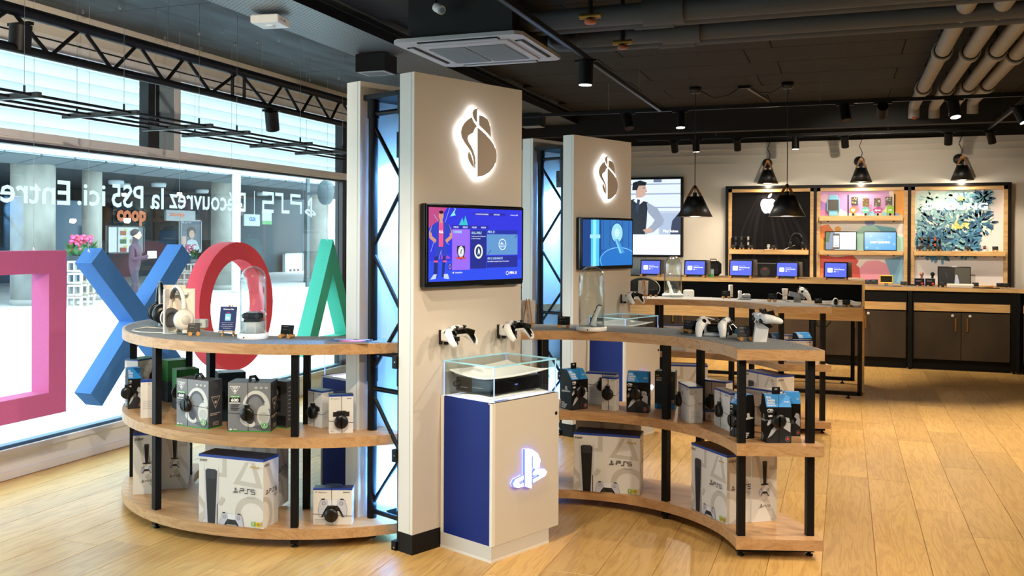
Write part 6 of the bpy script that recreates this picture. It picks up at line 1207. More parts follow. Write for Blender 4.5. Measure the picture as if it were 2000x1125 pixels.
# shelves in the bays
def shelf(px0, px1, pyt, pyb, label):
    a, c = Py(px0, pyt, YF - .1), Py(px1, pyb, YF - .1); t = thing('wall_shelf', label, 'shelf', (a.x, YF - .1, c.z)); b = MB(); b.cbox(0, c.x - a.x, 0, .15, 0, a.z - c.z, OAKL, .003); b.build('board', t)
    for x in (.1, c.x - a.x - .1): b = MB(); b.cyl((x, .08, -.012), (x, .08, 0), .012, BLACK, 10); b.build('fixing', t)
    return a.z
ZS0 = shelf(1424, 1579, 487, 497.5, 'thick oak shelf on the black apple panel'); ZS1 = shelf(1600, 1764, 421.5, 431, 'thick oak shelf, upper one on the kids panel'); ZS2 = shelf(1600, 1764, 489, 499, 'thick oak shelf, lower one on the kids panel'); ZS3 = shelf(1785, 1964, 490, 501, 'thick oak shelf on the petal panel')
def onS(px, y, z): q = Py(px, 480, y); return Vector((q.x, y, z))
# watch racks
def watch_rack(px0, px1, z, hp, straps, label, rack):
    a, c = onS(px0, YF - .05, z), onS(px1, YF - .05, z); w = c.x - a.x; t = thing('watch_rack', label, 'rack', a); r = .006; b = MB(); b.tube([(0, 0, 0), (0, 0, hp - .02), (.012, 0, hp), (w - .012, 0, hp), (w, 0, hp - .02), (w, 0, 0)], r, rack, 8); b.build('rail', t); b = MB(); b.box(-.01, w + .01, -.02, .02, 0, .004, rack); b.build('foot', t)
    for k, (u, col) in enumerate(straps):
        s = thing('wrist_watch', ('navy strap watch', 'olive strap watch', 'silver strap watch', 'brown strap watch', 'black strap watch', 'orange strap watch')[k + (3 if 'petal' in label else 0)] + ' hanging on the rack of the ' + ('petal panel' if 'petal' in label else 'black apple panel'), 'watch', a + Vector((w * u, -.008, hp)))
        m = M('strap_' + col[1:], col, .5); b = MB(); b.cbox(-.011, .011, -.006, -.002, -.1, .0, m, .001); b.cbox(-.011, .011, .01, .014, -.07, 0, m, .001); b.box(-.011, .011, -.006, .014, .0, .008, m); b.build('strap', s); b = MB(); b.cbox(-.013, .013, -.012, -.006, -.06, -.032, BLACKG, .004); b.build('dial', s)
watch_rack(1428, 1469, ZS0, .155, ((.22, '#2a3550'), (.5, '#3a3a2c'), (.82, '#b9b4ac')), 'dark watch rack on the shelf of the black apple panel', BLACK)
watch_rack(1791, 1836, ZS3, .155, ((.2, '#7a5a48'), (.5, '#1f2024'), (.78, '#c2562c')), 'black watch rack on the shelf of the petal panel', BLACK)
k = 0
for px, z, lb in ((1432, ZS0, 'under the navy watch strap'), (1449, ZS0, 'under the olive watch strap'), (1466, ZS0, 'under the silver watch strap'), (1512, ZS0, 'right of the small dome on the apple shelf'), (1571, ZS0, 'right of the headphones on the apple shelf'), (1796, ZS3, 'under the brown watch strap'), (1815, ZS3, 'under the black watch strap'), (1833, ZS3, 'under the orange watch strap'), (1890, ZS3, 'between the two small domes'), (1944, ZS3, 'right of the second small dome')):
    price_card(0, 0, 0, 0, 'black price card on pegs ' + lb, .062, .042, 'price cards on the wall shelves', onS(px, YF - .07, z))
def mini_dome(px, z, label, r, item, cap):
    q = onS(px, YF - .04, z); t = thing('small_dome', label, 'display dome', q); b = MB(); b.lathe([(0, 0), (r * 1.05, 0), (r * 1.05, .006), (0, .006)], WHITEP, 20); b.build('base', t); b = MB(); b.lathe([(r * math.cos(math.radians(a)), .006 + r * 1.5 * math.sin(math.radians(a))) for a in range(0, 90, 9)] + [(0, .006 + r * 1.5)], DOMEG, 24); b.build('glass_cover', t)
    s = thing('earbud_case', item, 'earbuds', q + Vector((0, 0, .006))); b = MB(); b.cbox(-.018, .018, -.012, .012, .02, .045, cap, .008); b.cbox(-.012, .012, -.01, .01, 0, .02, M('clear_prop', '#dfe4e6', .1), .002); b.build('case', s); b = MB(); b.cbox(-.018, .018, -.012, .012, .047, .058, cap, .006); b.build('cap', s)
mini_dome(1501, ZS0, 'small glass dome on the shelf of the black apple panel', .045, 'white earbud case under the dome on the apple shelf', WHITEP)
mini_dome(1868, ZS3, 'small glass dome with black case on the petal shelf', .045, 'black earbud case under the left dome on the petal shelf', BLACKG)
mini_dome(1923, ZS3, 'small glass dome with brown case on the petal shelf', .045, 'brown earbud case under the right dome on the petal shelf', M('case_brown', '#6b4238', .35))
q = onS(1556, YF - .05, ZS0); headset(q + Vector((0, 0, .012)), math.radians(90), 'black over-ear headphones on the shelf of the black apple panel', M('hp_black', '#17171a', .35), BLACKP, M('hp_silver', '#8d8d8f', .3, .6), 1.1)
t = thing('headphone_prop', 'slanted white rod leaning under the shelf headphones', 'rod', onS(1541, YF - .06, ZS0)); b = MB(); b.cyl((-.06, 0, .003), (.07, .02, .06), .003, WHITEP, 6); b.build('rod', t)
# kids shelf: watch model, photo line, speech bubbles
q = onS(1627, YF - .04, ZS1); t = thing('giant_watch', 'oversized pale blue toy watch standing on the kids shelf', 'watch', q); WB = M('watch_blue', '#7cc4e6', .5); b = MB(); b.cbox(-.075, .075, -.02, .02, .05, .215, WB, .02); b.build('case', t); b = MB(); b.cbox(-.05, .05, -.012, .012, 0, .06, WB, .006); b.cbox(-.05, .05, -.012, .012, .2, .255, WB, .006); b.build('strap', t); b = MB(); b.cbox(-.062, .062, -.023, -.018, .066, .2, M('watch_face', '#3a3936', .3), .012); b.build('face', t)
q0, q1 = onS(1656, YF - .04, ZS1), onS(1747, YF - .04, ZS1); w = q1.x - q0.x; t = thing('photo_line', 'black poles with a string of small photos on the kids shelf', 'stand', q0)
for x in (0, w): b = MB(); b.cyl((x, 0, 0), (x, 0, .262), .007, BLACK, 8); b.build('pole', t)
b = MB(); b.tube([(w * u, -.004, .255 - .03 * math.sin(PI * u)) for u in [i / 8 for i in range(9)]], .0015, M('string', '#b79aa8', .6), 5); b.build('string', t)
for k in range(4):
    x = w * (.14 + .245 * k); c = ('#3b3a2e', '#7a6428', '#4c4a30', '#35382f')[k]; s = thing('snapshot', ('dark snapshot first from the left on the string', 'green topped snapshot second on the string', 'pale snapshot third on the string', 'dark snapshot last on the string')[k], 'photo', q0 + Vector((x, -.008, .24 - .03 * math.sin(PI * (.14 + .245 * k)))))
    b = MB(); b.box(-.038, .038, -.001, .001, -.1, .0, M('photo_' + c[1:], c, .4)); b.build('print', s); p = Print(TF((-.038, -.001, -.1), (1, 0, 0), (0, 0, 1)), .0004); R = random.Random(k)
    for i in range(14): xx, zz = R.uniform(.004, .06), R.uniform(.004, .08); p.rect(xx, zz, xx + R.uniform(.006, .016), zz + R.uniform(.006, .02), ink(R.choice(('#c9b34a', '#1e1e1c', '#b9b9b0', '#8d3f2f', '#d9d5c8', '#3f6a35'))))
    p.build('picture', s); b = MB(); b.box(-.004, .004, -.006, .002, -.008, .016, PEG); b.build('clip', s)
def bubble(px, label, poly, col, word, heart=False):
    t = thing('speech_bubble', label, 'sign', onS(px, YF - .06, ZS1)); b = MB(); b.prism(poly, -.004, .004, M('bubble_' + col[1:], col, .5), TXY); b.build('board', t); b = MB(); b.box(-.012, .012, -.012, .012, 0, .03, BLACK); b.build('foot', t)
    p = Print(TF((0, -.004, 0), (1, 0, 0), (0, 0, 1)), .0006)
    if heart: p.poly([(0, .04), (.024, .066), (.022, .084), (.01, .088), (0, .08), (-.01, .088), (-.022, .084), (-.024, .066)], LW)
    else: p.text(word, 0, .058, .02, LW, align='c', bold=.05, shear=.2, w=.07 if len(word) > 2 else .04)
    p.build('print', t)
el = lambda rx, rz, cz, n=18: [(rx * math.cos(2 * PI * i / n), cz + rz * math.sin(2 * PI * i / n)) for i in range(n)]
bubble(1666, 'orange round speech bubble with a heart on the kids shelf', el(.042, .042, .068), '#e8912f', '', True); bubble(1690, 'turquoise speech bubble with white script on the kids shelf', el(.045, .038, .068), '#5fcdb9', 'Smile'); bubble(1714, 'magenta cloud shaped speech bubble on the kids shelf', [((.05 + .008 * math.sin(5 * a)) * math.cos(a), .066 + (.036 + .006 * math.sin(5 * a)) * math.sin(a)) for a in [2 * PI * i / 30 for i in range(30)]], '#b23f94', '#goals'); bubble(1738, 'lime square speech bubble at the right of the kids shelf', [(-.04, .03), (-.02, .03), (0, .018), (0, .03), (.04, .03), (.04, .112), (-.04, .112)], '#8fcf3c', 'Hi')
# screens on the lower kids shelf
def small_screen(px0, px1, z, y, hh, label, draw, leg=False):
    a, c = onS(px0, y, z), onS(px1, y, z); w = c.x - a.x; t = thing('display_screen', label, 'screen', a); b = MB(); Tm = Matrix.Rotation(math.radians(-6), 4, 'X'); b.cbox(0, w, -.006, .006, 0, hh, BLACKG, .004, Tm); b.build('housing', t); p = Print(Tm @ TF((.008, -.006, .01), (1, 0, 0), (0, 0, 1)), .0004); draw(p, w - .016, hh - .02); p.build('display', t); b = MB(); b.box(w * .4, w * .6, .0, .05, 0, .01, BLACKP); b.build('foot', t)
def d_phone(p, w, h): p.rect(0, 0, w, h, lcd('#cfe0f0', .9)); p.rect(0, 0, w * .3, h, lcd('#7f93ad', .7)); p.poly([(0, h), (0, h * .45), (w * .1, h * .4), (w * .18, h)], lcd('#5b7a56', .6)); p.rrect(w * .24, h * .04, w * .47, h * .93, w * .02, lcd('#2b2d34', .5)); p.rect(w * .26, h * .14, w * .45, h * .8, lcd('#dfe8f2', .95)); p.poly([(w * .2, 0), (w * .24, h * .3), (w * .27, h * .1), (w * .27, 0)], lcd('#a8765c', .6)); p.rect(w * .3, h * .2, w * .42, h * .24, lcd('#4b8fe0', .9))
def d_learn(p, w, h):
    p.rect(0, 0, w, h, lcd('#3f9ae0', .9)); p.text('HAPPY LEARNING', w * .5, h * .38, h * .11, LW if False else lcd('#ffffff', 1), align='c', w=w * .62, bold=.04); p.text('WELCOME', w * .5, h * .54, h * .05, lcd('#dff0ff', .9), align='c')
    for x, y in ((.2, .78), (.8, .72), (.08, .14), (.42, .1), (.95, .34)): p.ring(w * x, h * y, h * .06, h * .06, h * .02, lcd('#9fd0f5', .9), n=12)
small_screen(1611, 1673, ZS2, YF - .05, .235, 'flat screen showing a hand holding a phone on the kids shelf', d_phone); small_screen(1687, 1751, ZS2, YF - .05, .235, 'flat screen with bright blue learning picture on the kids shelf', d_learn)
# counter along the back wall with cupboards
YC = 12.10; ZC1 = .955
t = thing('wall_worktop', 'oak edged worktop along the back wall under the bays', 'worktop', (0, 0, 0)); b = MB(); b.box(-2.6, 1.84, YC, YB, ZC1 - .042, ZC1, OAKL); b.build('board', t); b = MB(); b.box(-2.6, 1.82, YC + .02, YB - .05, ZC1, ZC1 + .001, M('worktop_grey', '#8d8a86', .6)); b.build('grey_inlay', t)
DOORM = M('cupboard_taupe', '#382e23', .6, var=.2, vscale=(3, 3, 1.4), vcol='#483b2c', spec=.25)
def cupboard(x0, x1, doors, label, lr):
    t = thing('base_cupboard', label, 'cupboard', (x0, YC + .03, 0)); w = x1 - x0
    b = MB(); b.box(0, w, .06, .49, 0, .115, BLACK); b.build('plinth_strip', t); b = MB(); b.box(.0, w, .012, .49, .115, ZC1 - .0425, BLACK); b.build('carcass', t)
    b = MB(); b.box(.012, w - .012, -.012, .012, .685, .775, OAKL); b.build('drawer_front', t)
    n = doors; dw = (w - .02) / n
    for k in range(n):
        b = MB(); a = .01 + k * dw; b.cbox(a + .003, a + dw - .003, -.01, .012, .125, .668, DOORM, .001); d = b.build('door', t)
        hx = a + dw - .06 if (k == 0 and n == 2) or lr == 'r' else a + .06
        b = MB(); b.bar((hx, -.035, .46), (hx, -.035, .61), .014, .014, BRASS); b.bar((hx, -.035, .48), (hx, -.01, .48), .008, .008, BRASS); b.bar((hx, -.035, .59), (hx, -.01, .59), .008, .008, BRASS); b.build('handle', d)
        kx = hx - .03 if (k == 0 and n == 2) else hx + .03
        b = MB(); b.lathe([(.008, 0), (.016, 0), (.016, .004), (.008, .004)], M('lock_white', '#d6d2ca', .4), 14, Matrix.Translation((kx, -.01, .635)) @ Matrix.Rotation(PI / 2, 4, 'X')); b.build('lock', d)
xp1 = Py(1777, 650, YC + .02).x; xp2 = Py(1981, 650, YC + .02).x
cupboard(xp1 + .03, xp2 - .03, 2, 'taupe double door cupboard with brass handles under the petal panel', '')
cupboard(xp1 - 1.05, xp1 - .03, 2, 'taupe double door cupboard partly hidden by the counter end', '')
cupboard(xp1 - 2.12, xp1 - 1.1, 2, 'taupe cupboard seen under the counter between stand posts', '')
cupboard(xp1 - 3.2, xp1 - 2.17, 2, 'taupe cupboard at far left seen behind the rear stand', '')
for k, (x, lb) in enumerate(((xp1, 'black steel post between the two right hand cupboards'), (xp2, 'black steel corner post at the right end of the cupboards'), (xp1 - 1.075, 'black steel post behind the counter between cupboards'), (xp1 - 2.145, 'black steel post behind the left part of the counter'))):
    t = thing('frame_post', lb, 'post', (x, YC + .01, 0)); b = MB(); b.box(-.022, .022, -.02, .02, .02, ZC1 - .042, BLACK); b.build('tube', t); b = MB(); b.lathe([(.016, 0), (.016, .008), (.008, .02)], BLACK, 10); b.build('foot', t)
# angled run at the right corner
ang = math.atan2(-.42, 1); t = thing('corner_cupboard', 'angled cupboard and worktop turning the corner at the right edge', 'cupboard', (xp2 + .03, YC, 0), math.radians(-48)); b = MB(); b.box(0, 1.6, 0, .6, ZC1 - .042, ZC1, OAKL); b.build('worktop', t); b = MB(); b.box(.02, 1.6, .06, .55, 0, .115, BLACK); b.box(.02, 1.6, .03, .55, .115, ZC1 - .042, BLACK); b.build('carcass', t); b = MB(); b.cbox(.06, .8, .015, .03, .125, .668, DOORM, .001); b.build('door', t); b = MB(); b.box(.06, .8, .013, .03, .685, .775, OAKL); b.build('drawer_front', t); b = MB(); b.box(.0, .045, -.02, .02, .02, ZC1 - .042, BLACK); b.build('post', t)
q = Vector((xp2 + .03, YC, ZC1)) + Vector((.2, .02, 0)); t = thing('wall_speaker', 'grey square speaker box at the right edge above the corner worktop', 'speaker', (2.0, 12.36, ZC1), math.radians(-48)); b = MB(); b.cbox(-.06, .2, 0, .12, .0, .19, M('speaker_grey', '#6f6d6b', .6), .006); b.build('cabinet', t); b = MB(); b.lathe([(0, 0), (.06, 0), (.07, .006), (.075, .0)], BLACKP, 20, Matrix.Translation((.1, 0, .095)) @ Matrix.Rotation(PI / 2, 4, 'X')); b.build('cone', t)
# goods on the wall worktop
def onC(px, y): q = Py(px, 555, y); return Vector((q.x, y, ZC1 + .0012))
for px, y, lb, w, h in ((1696, 12.22, 'behind the counter end beside a red and white box', .075, .055), (1708, 12.2, 'left of the yellow tablet', .08, .06), (1765, 12.2, 'below the right edge of the kids panel', .07, .042), (1841, 12.2, 'left of the white charging tray', .07, .045), (1953, 12.2, 'near the right end of the petal panel', .07, .045), (1965, 12.16, 'rightmost on the wall worktop', .07, .045), (1905, 12.2, 'right of the white charging tray', .07, .045)):
    price_card(0, 0, 0, 0, 'black price card on pegs ' + lb, w, h, 'price cards on the wall worktop', onC(px, y))
for px, lb in ((1797, 'black and blue boxed card with red dot, left of two'), (1818, 'black and blue boxed card with red dot, right of two')):
    t = thing('phone_offer', lb, 'price card', onC(px, 12.18)); b = MB(); b.cbox(-.055, .045, -.006, .004, .012, .1, CARDK, .001); b.build('card', t); b = MB(); b.box(-.062, -.055, -.006, .004, .012, .1, M('offer_blue', '#2a3a9a', .4)); b.build('spine', t); p = Print(TF((-.055, -.006, .012), (1, 0, 0), (0, 0, 1)), .0004); p.ell(.075, .03, .013, .013, ink('#d0322c'), 14); p.rect(.012, .06, .07, .064, ink('#9a9ca0')); p.rect(.012, .05, .06, .053, ink('#77797c')); p.build('print', t)
    for sx in (-1, 1): b = MB(); b.cyl((sx * .03, -.03, .012), (sx * .03, .02, .012), .012, PEG, 10); b.build('peg', t)
for px, c, lb in ((1800, '#b98878', 'rose gold watch on a white stand behind the left offer card'), (1821, '#1c1c1f', 'black watch on a white stand behind the right offer card')):
    t = thing('watch_stand', lb, 'watch', onC(px, 12.27)); b = MB(); b.cbox(-.014, .014, -.012, .012, 0, .13, WHITEP, .004); b.build('stand', t); b = MB(); b.lathe([(0, 0), (.022, 0), (.024, .006), (.02, .011), (0, .011)], M('watch_' + c[1:], c, .3, .5), 18, Matrix.Translation((0, -.012, .15)) @ Matrix.Rotation(PI / 2, 4, 'X')); b.build('dial', t); b = MB(); b.box(-.012, .012, -.014, -.008, .1, .13, M('watch_' + c[1:], c, .3, .5)); b.build('strap', t)
def d_tv(p, w, h): p.rect(0, 0, w, h, ink('#1b1c1f')); p.poly([(w * .5, 0), (w * .52, h), (w, h), (w, 0)], ink('#4f4d48')); p.poly([(w * .5, h * .1), (w * .54, h * .62), (w * .6, h * .6), (w * .66, h * .2), (w * .6, h * .06)], ink('#b7c0d8')); p.line([(w * .22, h * .75), (w * .28, h * .45)], w * .008, ink('#5a6d9a'))
small_screen(1832, 1897, ZC1 + .001, 12.3, .24, 'dark tablet screen leaning before the petal panel', d_tv)
t = thing('charging_tray', 'long white charging tray lying before the dark tablet', 'tray', onC(1849, 12.16)); w = .28; b = MB(); b.cbox(0, w, -.03, .05, 0, .045, M('tray_white', '#e9ddd0', .4), .008); b.build('body', t); b = MB(); b.box(.01, w - .01, -.0305, -.03, .018, .02, GREYP); b.build('seam', t)
t = thing('tablet', 'flat black tablet lying at the right of the white charging tray', 'tablet', onC(1925, 12.17), 0, None); b = MB(); b.cbox(-.14, .14, -.05, .06, 0, .01, BLACKG, .003); b.build('body', t); b = MB(); b.box(-.12, .12, -.04, .05, .01, .0104, M('tablet_face', '#101216', .1)); b.build('face', t)
t = thing('wooden_rest', 'small wooden wedge behind the flat black tablet', 'stand', onC(1928, 12.27)); b = MB(); b.prism([(-.06, 0), (.06, 0), (.06, .03), (-.05, .012)], -.02, .02, PEG, TXY); b.build('wedge', t)
t = thing('kids_tablet', 'small tablet with a thick yellow rubber frame on the worktop', 'tablet', onC(1731, 12.2)); YL = M('yellow_rubber', '#e8d23a', .5); b = MB()
for a in ((-.075, .075, .035, .048), (-.075, .075, .118, .131), (-.075, -.062, .035, .131), (.062, .075, .035, .131)): b.cbox(a[0], a[1], -.014, .014, a[2], a[3], YL, .004)
b.build('rubber_frame', t); b = MB(); b.box(-.062, .062, -.006, .006, .048, .118, M('kid_screen', '#2c2722', .2)); b.build('face', t); b = MB(); b.box(-.02, .02, -.02, .02, 0, .035, GREYP); b.build('foot', t)
t = thing('starter_box', 'small red and white box on the worktop by the counter end', 'box', onC(1671, 12.3)); b = MB(); b.cbox(-.04, .04, -.03, .03, 0, .09, WHITEP, .002); b.build('carton', t); p = Print(TF((-.04, -.03, 0), (1, 0, 0), (0, 0, 1)), .0004); p.rect(0, 0, .08, .035, ink('#8d2a33')); p.ell(.02, .07, .01, .01, ink('#c8323a'), 10); p.build('print', t)
t = thing('phone', 'flat grey phone lying left of the petal panel on the worktop', 'phone', onC(1752, 12.16)); b = MB(); b.cbox(-.05, .05, -.03, .03, 0, .012, GREYP, .004); b.build('body', t); b = MB(); b.box(-.045, .045, -.026, .026, .012, .0124, BLACKG); b.build('face', t)
# backlit poster with the man in a waistcoat
a, c = Py(1200, 352, YB - .06), Py(1329, 498, YB - .06); W_, H_ = c.x - a.x, a.z - c.z
t = thing('backlit_poster', 'tall backlit poster of a person in a dark waistcoat behind the far pillar', 'poster', (a.x, YB - .06, c.z)); b = MB(); b.cbox(-.03, W_ + .03, -.02, .06, -.03, H_ + .03, BLACK, .004); b.build('casing', t)
def d_man(p, w, h):
    k = .95; p.rect(0, 0, w, h, lcd('#e6eefc', 1.0)); p.rect(0, h * .26, w, h, lcd('#cdd8ec', .9))
    for y in (.93, .8, .62): p.rect(w * .2, h * y, w, h * (y + .015), lcd('#93a3c0', .75))
    p.rect(w * .68, h * .27, w * .98, h * .58, lcd('#b7c4da', .8)); p.rect(w * .70, h * .27, w * .96, h * .55, lcd('#a9b8d2', .8)); p.poly([(w * .85, h * .27), (w * .88, h * .45), (w, h * .58), (w, h * .27)], lcd('#3c4560', .6)); p.rect(w * .6, h * .96, w * .72, h, lcd('#6d7c94', .7))
    p.poly([(w * .12, h * .27), (w * .14, h * .7), (w * .3, h * .74), (w * .52, h * .7), (w * .5, h * .45), (w * .48, h * .27)], lcd('#232838', .45))      # waistcoat
    p.poly([(w * .5, h * .7), (w * .66, h * .62), (w * .76, h * .46), (w * .74, h * .4), (w * .6, h * .3), (w * .48, h * .27), (w * .47, h * .31), (w * .58, h * .4), (w * .62, h * .46), (w * .52, h * .56)], lcd('#98a3b8', .75))
    p.poly([(w * .3, h * .72), (w * .4, h * .78), (w * .46, h * .72), (w * .38, h * .66)], lcd('#dfe6f2', .9)); p.poly([(w * .36, h * .74), (w * .4, h * .73), (w * .37, h * .55), (w * .33, h * .6)], lcd('#31405e', .5))
    p.poly([(w * .34, h * .76), (w * .33, h * .9), (w * .4, h * .95), (w * .48, h * .93), (w * .49, h * .87), (w * .51, h * .84), (w * .48, h * .83), (w * .48, h * .79), (w * .42, h * .76)], lcd('#c9a696', .75)); p.poly([(w * .28, h * .86), (w * .29, h * .96), (w * .4, h * .99), (w * .5, h * .96), (w * .48, h * .92), (w * .38, h * .92), (w * .35, h * .86)], lcd('#171a22', .4)); p.rect(w * .44, h * .885, w * .475, h * .893, lcd('#2a2020', .4))
    p.poly([(w * .44, h * .33), (w * .56, h * .36), (w * .6, h * .31), (w * .5, h * .28)], lcd('#c9a696', .75)); p.text('Play Suisse', w * .97, h * .3, h * .032, lcd('#ffffff', 1.05), align='r', bold=.03)
p = Print(TF((0, -.02, 0), (1, 0, 0), (0, 0, 1)), .0004, (W_, H_)); d_man(p, W_, H_); p.build('picture', t)
# ================================================================== CEILING SERVICES
# window truss of two tubes with zigzag web
XT = -4.0; ZT_, ZB_ = 2.665, 2.468
t = thing('window_truss', 'black steel lattice truss hung along the shop window', 'truss', (XT, 0, 0))
for z, r, nm in ((ZT_, .032, 'top_tube'), (ZB_, .024, 'bottom_tube')): b = MB(); b.cyl((0, 1.2, z), (0, 8.9, z), r, BLACK, 14); b.build(nm, t)
nodes = []; 
for k, (px, py) in enumerate(((-60, 40), (98, 97), (220, 126), (322, 148), (412, 170), (523, 197), (587, 212), (645, 225), (700, 237))): nodes.append(Px(px, py, XT).y)
tops = [Px(px, py, XT).y for px, py in ((20, 20), (160, 57), (270, 88), (362, 115), (467, 136), (553, 168), (612, 181), (665, 195))]
for k in range(len(tops)):
    for a in (nodes[k], nodes[k + 1]):
        b = MB(); b.cyl((0, a, ZB_), (0, tops[k], ZT_), .0115, BLACK, 8); b.build('web_bar', t)
for px in (454, 477): y = Px(px, 160, XT).y; b = MB(); b.cyl((0, y, ZB_), (0, y, ZT_), .0115, BLACK, 8); b.build('web_post', t)
for y in (3.2, 4.9, 6.6): b = MB(); b.cyl((0, y, ZT_), (0, y, 2.985), .0015, STEEL, 5); b.build('hanging_wire', t)
# hanging grid of rods for the window display
t = thing('hanging_grid', 'black ladder grid of thin rods hung level before the window', 'grid', (0, 0, 0)); zg = 2.2
for k in range(4):
    x = -4.20 + .145 * k; b = MB(); b.cyl((x, 1.5, zg), (x, 8.6, zg), .0075, BLACK, 8); b.build('rod', t)
for px, py in ((20, 188), (196, 223), (354, 248), (425, 261), (539, 283), (633, 297)):
    y = Pz(px, py, zg).y; b = MB(); b.box(-4.26, -3.72, y - .013, y + .013, zg - .016, zg + .012, M('grid_grey', '#2b2f31', .45)); b.build('cross_bar', t)
    for x in (-4.16, -3.82): b = MB(); b.cyl((x, y, zg), (x, y, zg + .05), .006, BLACK, 6); b.cyl((x, y, zg + .05), (x, y, 2.985), .0013, STEEL, 5); b.build('hanging_wire', t)
# cable trays: perforated metal, slots by material
TR = bpy.data.materials.new('perforated_tray'); TR.use_nodes = True; nt = TR.node_tree; bs = nt.nodes['Principled BSDF']; bs.inputs['Metallic'].default_value = .6; bs.inputs['Roughness'].default_value = .45
tc = nt.nodes.new('ShaderNodeTexCoord'); br = nt.nodes.new('ShaderNodeTexBrick'); br.inputs['Scale'].default_value = 1.0; br.inputs['Brick Width'].default_value = .034; br.inputs['Row Height'].default_value = .022; br.inputs['Mortar Size'].default_value = .007; br.inputs['Color1'].default_value = (.01, .01, .012, 1); br.inputs['Color2'].default_value = (.01, .01, .012, 1); br.inputs['Mortar'].default_value = lin('#7d8286')
mp = nt.nodes.new('ShaderNodeMapping'); mp.inputs['Rotation'].default_value = (0, 0, PI / 2); nt.links.new(tc.outputs['Object'], mp.inputs[0]); nt.links.new(mp.outputs[0], br.inputs['Vector']); nt.links.new(br.outputs['Color'], bs.inputs['Base Color'])
RAILG = M('tray_rail', '#3c3f42', .5, .4)
def tray(label, x0, x1, y0, y1, z, along):
    t = thing('cable_tray', label, 'cable tray', (x0, y0, z)); w, l = x1 - x0, y1 - y0; b = MB(); b.box(0, w, 0, l, 0, .003, TR); b.build('perforated_base', t)
    for k in range(2):
        b = MB()
        if along == 'y': x = 0 if k == 0 else w; b.box(x - .002, x + .002, 0, l, 0, .07, RAILG if k == 0 else BLACK); b.box(x - .006, x + .006, 0, l, .066, .07, RAILG)
        else: y = 0 if k == 0 else l; b.box(0, w, y - .002, y + .002, 0, .07, RAILG if k == 0 else BLACK); b.box(0, w, y - .006, y + .006, .066, .07, RAILG)
        b.build('side_rail', t)
    b = MB(); n = int((l if along == 'y' else w) / 1.4)
    for k in range(n):
        if along == 'y': b.cyl((w * .5, .7 + 1.4 * k, .0), (w * .5, .7 + 1.4 * k, 3.0 - z), .005, BLACK, 6)
        else: b.cyl((.7 + 1.4 * k, l * .5, 0), (.7 + 1.4 * k, l * .5, 3.0 - z), .005, BLACK, 6)
    b.build('threaded_rods', t)['kind'] = 'stuff'
    return t
tray('wide perforated cable tray running along the window side', -3.44, -2.97, 1.0, 11.7, 2.86, 'y'); tray('perforated cable tray crossing the room in front of the back wall', -2.95, 5.0, 11.35, 11.75, 2.86, 'x')
b = MB(); b.tube([(-3.2 + .1 * math.sin(y), y, 2.885) for y in [1.2 + .5 * k for k in range(20)]], .012, BLACKP, 6); t = thing('tray_cables', 'black cables lying in the cable tray by the window', 'cable', (0, 0, 0)); b.build('cable', t)
# ceiling cassette
ZA = 2.70; xa0, xa1, ya0, ya1 = -2.65, -1.80, 5.33, 6.22; CW = M('cassette_grey', '#b6b8bb', .45); GRL = M('cassette_grille', '#8d9093', .5)
t = thing('ceiling_cassette', 'square grey air conditioning cassette hung under the ceiling', 'air conditioner', (xa0, ya0, ZA)); w, l = xa1 - xa0, ya1 - ya0
b = MB(); b.prism([(.04, 0), (w - .04, 0), (w, .04), (w, l - .04), (w - .04, l), (.04, l), (0, l - .04), (0, .04)], .012, .035, CW); b.cbox(.12, w - .12, .12, l - .12, .0, .014, CW, .004); b.build('fascia', t)
b = MB(); b.box(.08, w - .08, .08, l - .08, .035, .30, M('cassette_body', '#1a1c1f', .6)); b.build('body', t)
for k in range(2):
    b = MB()
    for i in range(26): y = .2 + (l - .4) * i / 26; x0, x1 = (.17, w / 2 - .01) if k == 0 else (w / 2 + .01, w - .17); b.box(x0, x1, y, y + .007, -.008, .0, GRL)
    b.box((.17, w / 2 + .01)[k], (w / 2 - .01, w - .17)[k], .2, l - .2, -.001, .0005, M('grille_dark', '#35302d', .7)); b.build('grille', t)
for nm, a in (('louvre', (.16, w - .16, .035, .09)), ('louvre', (.16, w - .16, l - .09, l - .035))): b = MB(); b.box(a[0], a[1], a[2], a[3], .006, .0125, BLACK); b.box(a[0] + .005, a[1] - .005, a[2] + .012, a[2] + .05, .0, .006, CW); b.build(nm, t)
for x0 in (.035, w - .09): b = MB(); b.box(x0, x0 + .055, .16, l - .16, .006, .0125, BLACK); b.box(x0 + .012, x0 + .042, .165, l - .165, .0, .006, CW); b.build('louvre', t)
# pipes under the ceiling
PG = M('pipe_insulation', '#46494d', .7, bump=.2, bscale=60); PGD = M('pipe_dark', '#2c2d2f', .6); PL = M('pipe_lagging_grey', '#8c8881', .65)
def along_x(label, pts_px, z, r, m, collars=(), bend=None):
    pts = [Pz(*p, z) for p in pts_px]; y = sum(p.y for p in pts) / len(pts); path = [(p.x, y, z) for p in pts]
    path = ([bend(path[0])] if bend else []) + path if not bend else bend(path[0]) + path[1:]
    t = thing('ceiling_pipe', label, 'pipe', (0, 0, 0)); b = MB(); b.tube(path, r, m, 16); b.build('pipe', t)
    for px in collars: x = Pz(px, pts_px[-1][1] + 10, z).x; b = MB(); b.cyl((x - .12, y, z), (x + .12, y, z), r * 1.28, m, 16); b.build('collar', t)
    return y
def bnd(p): x, y, z = p; return [(x - .35, y + .25, z + .2), (x - .33, y + .1, z + .1), (x - .22, y, z + .02), (x, y, z)]
y1 = along_x('thick grey pipe nearest the camera under the ceiling', ((1020, 48), (1500, 3), (2300, -60)), 2.84, .062, PG, (1240,), bnd)
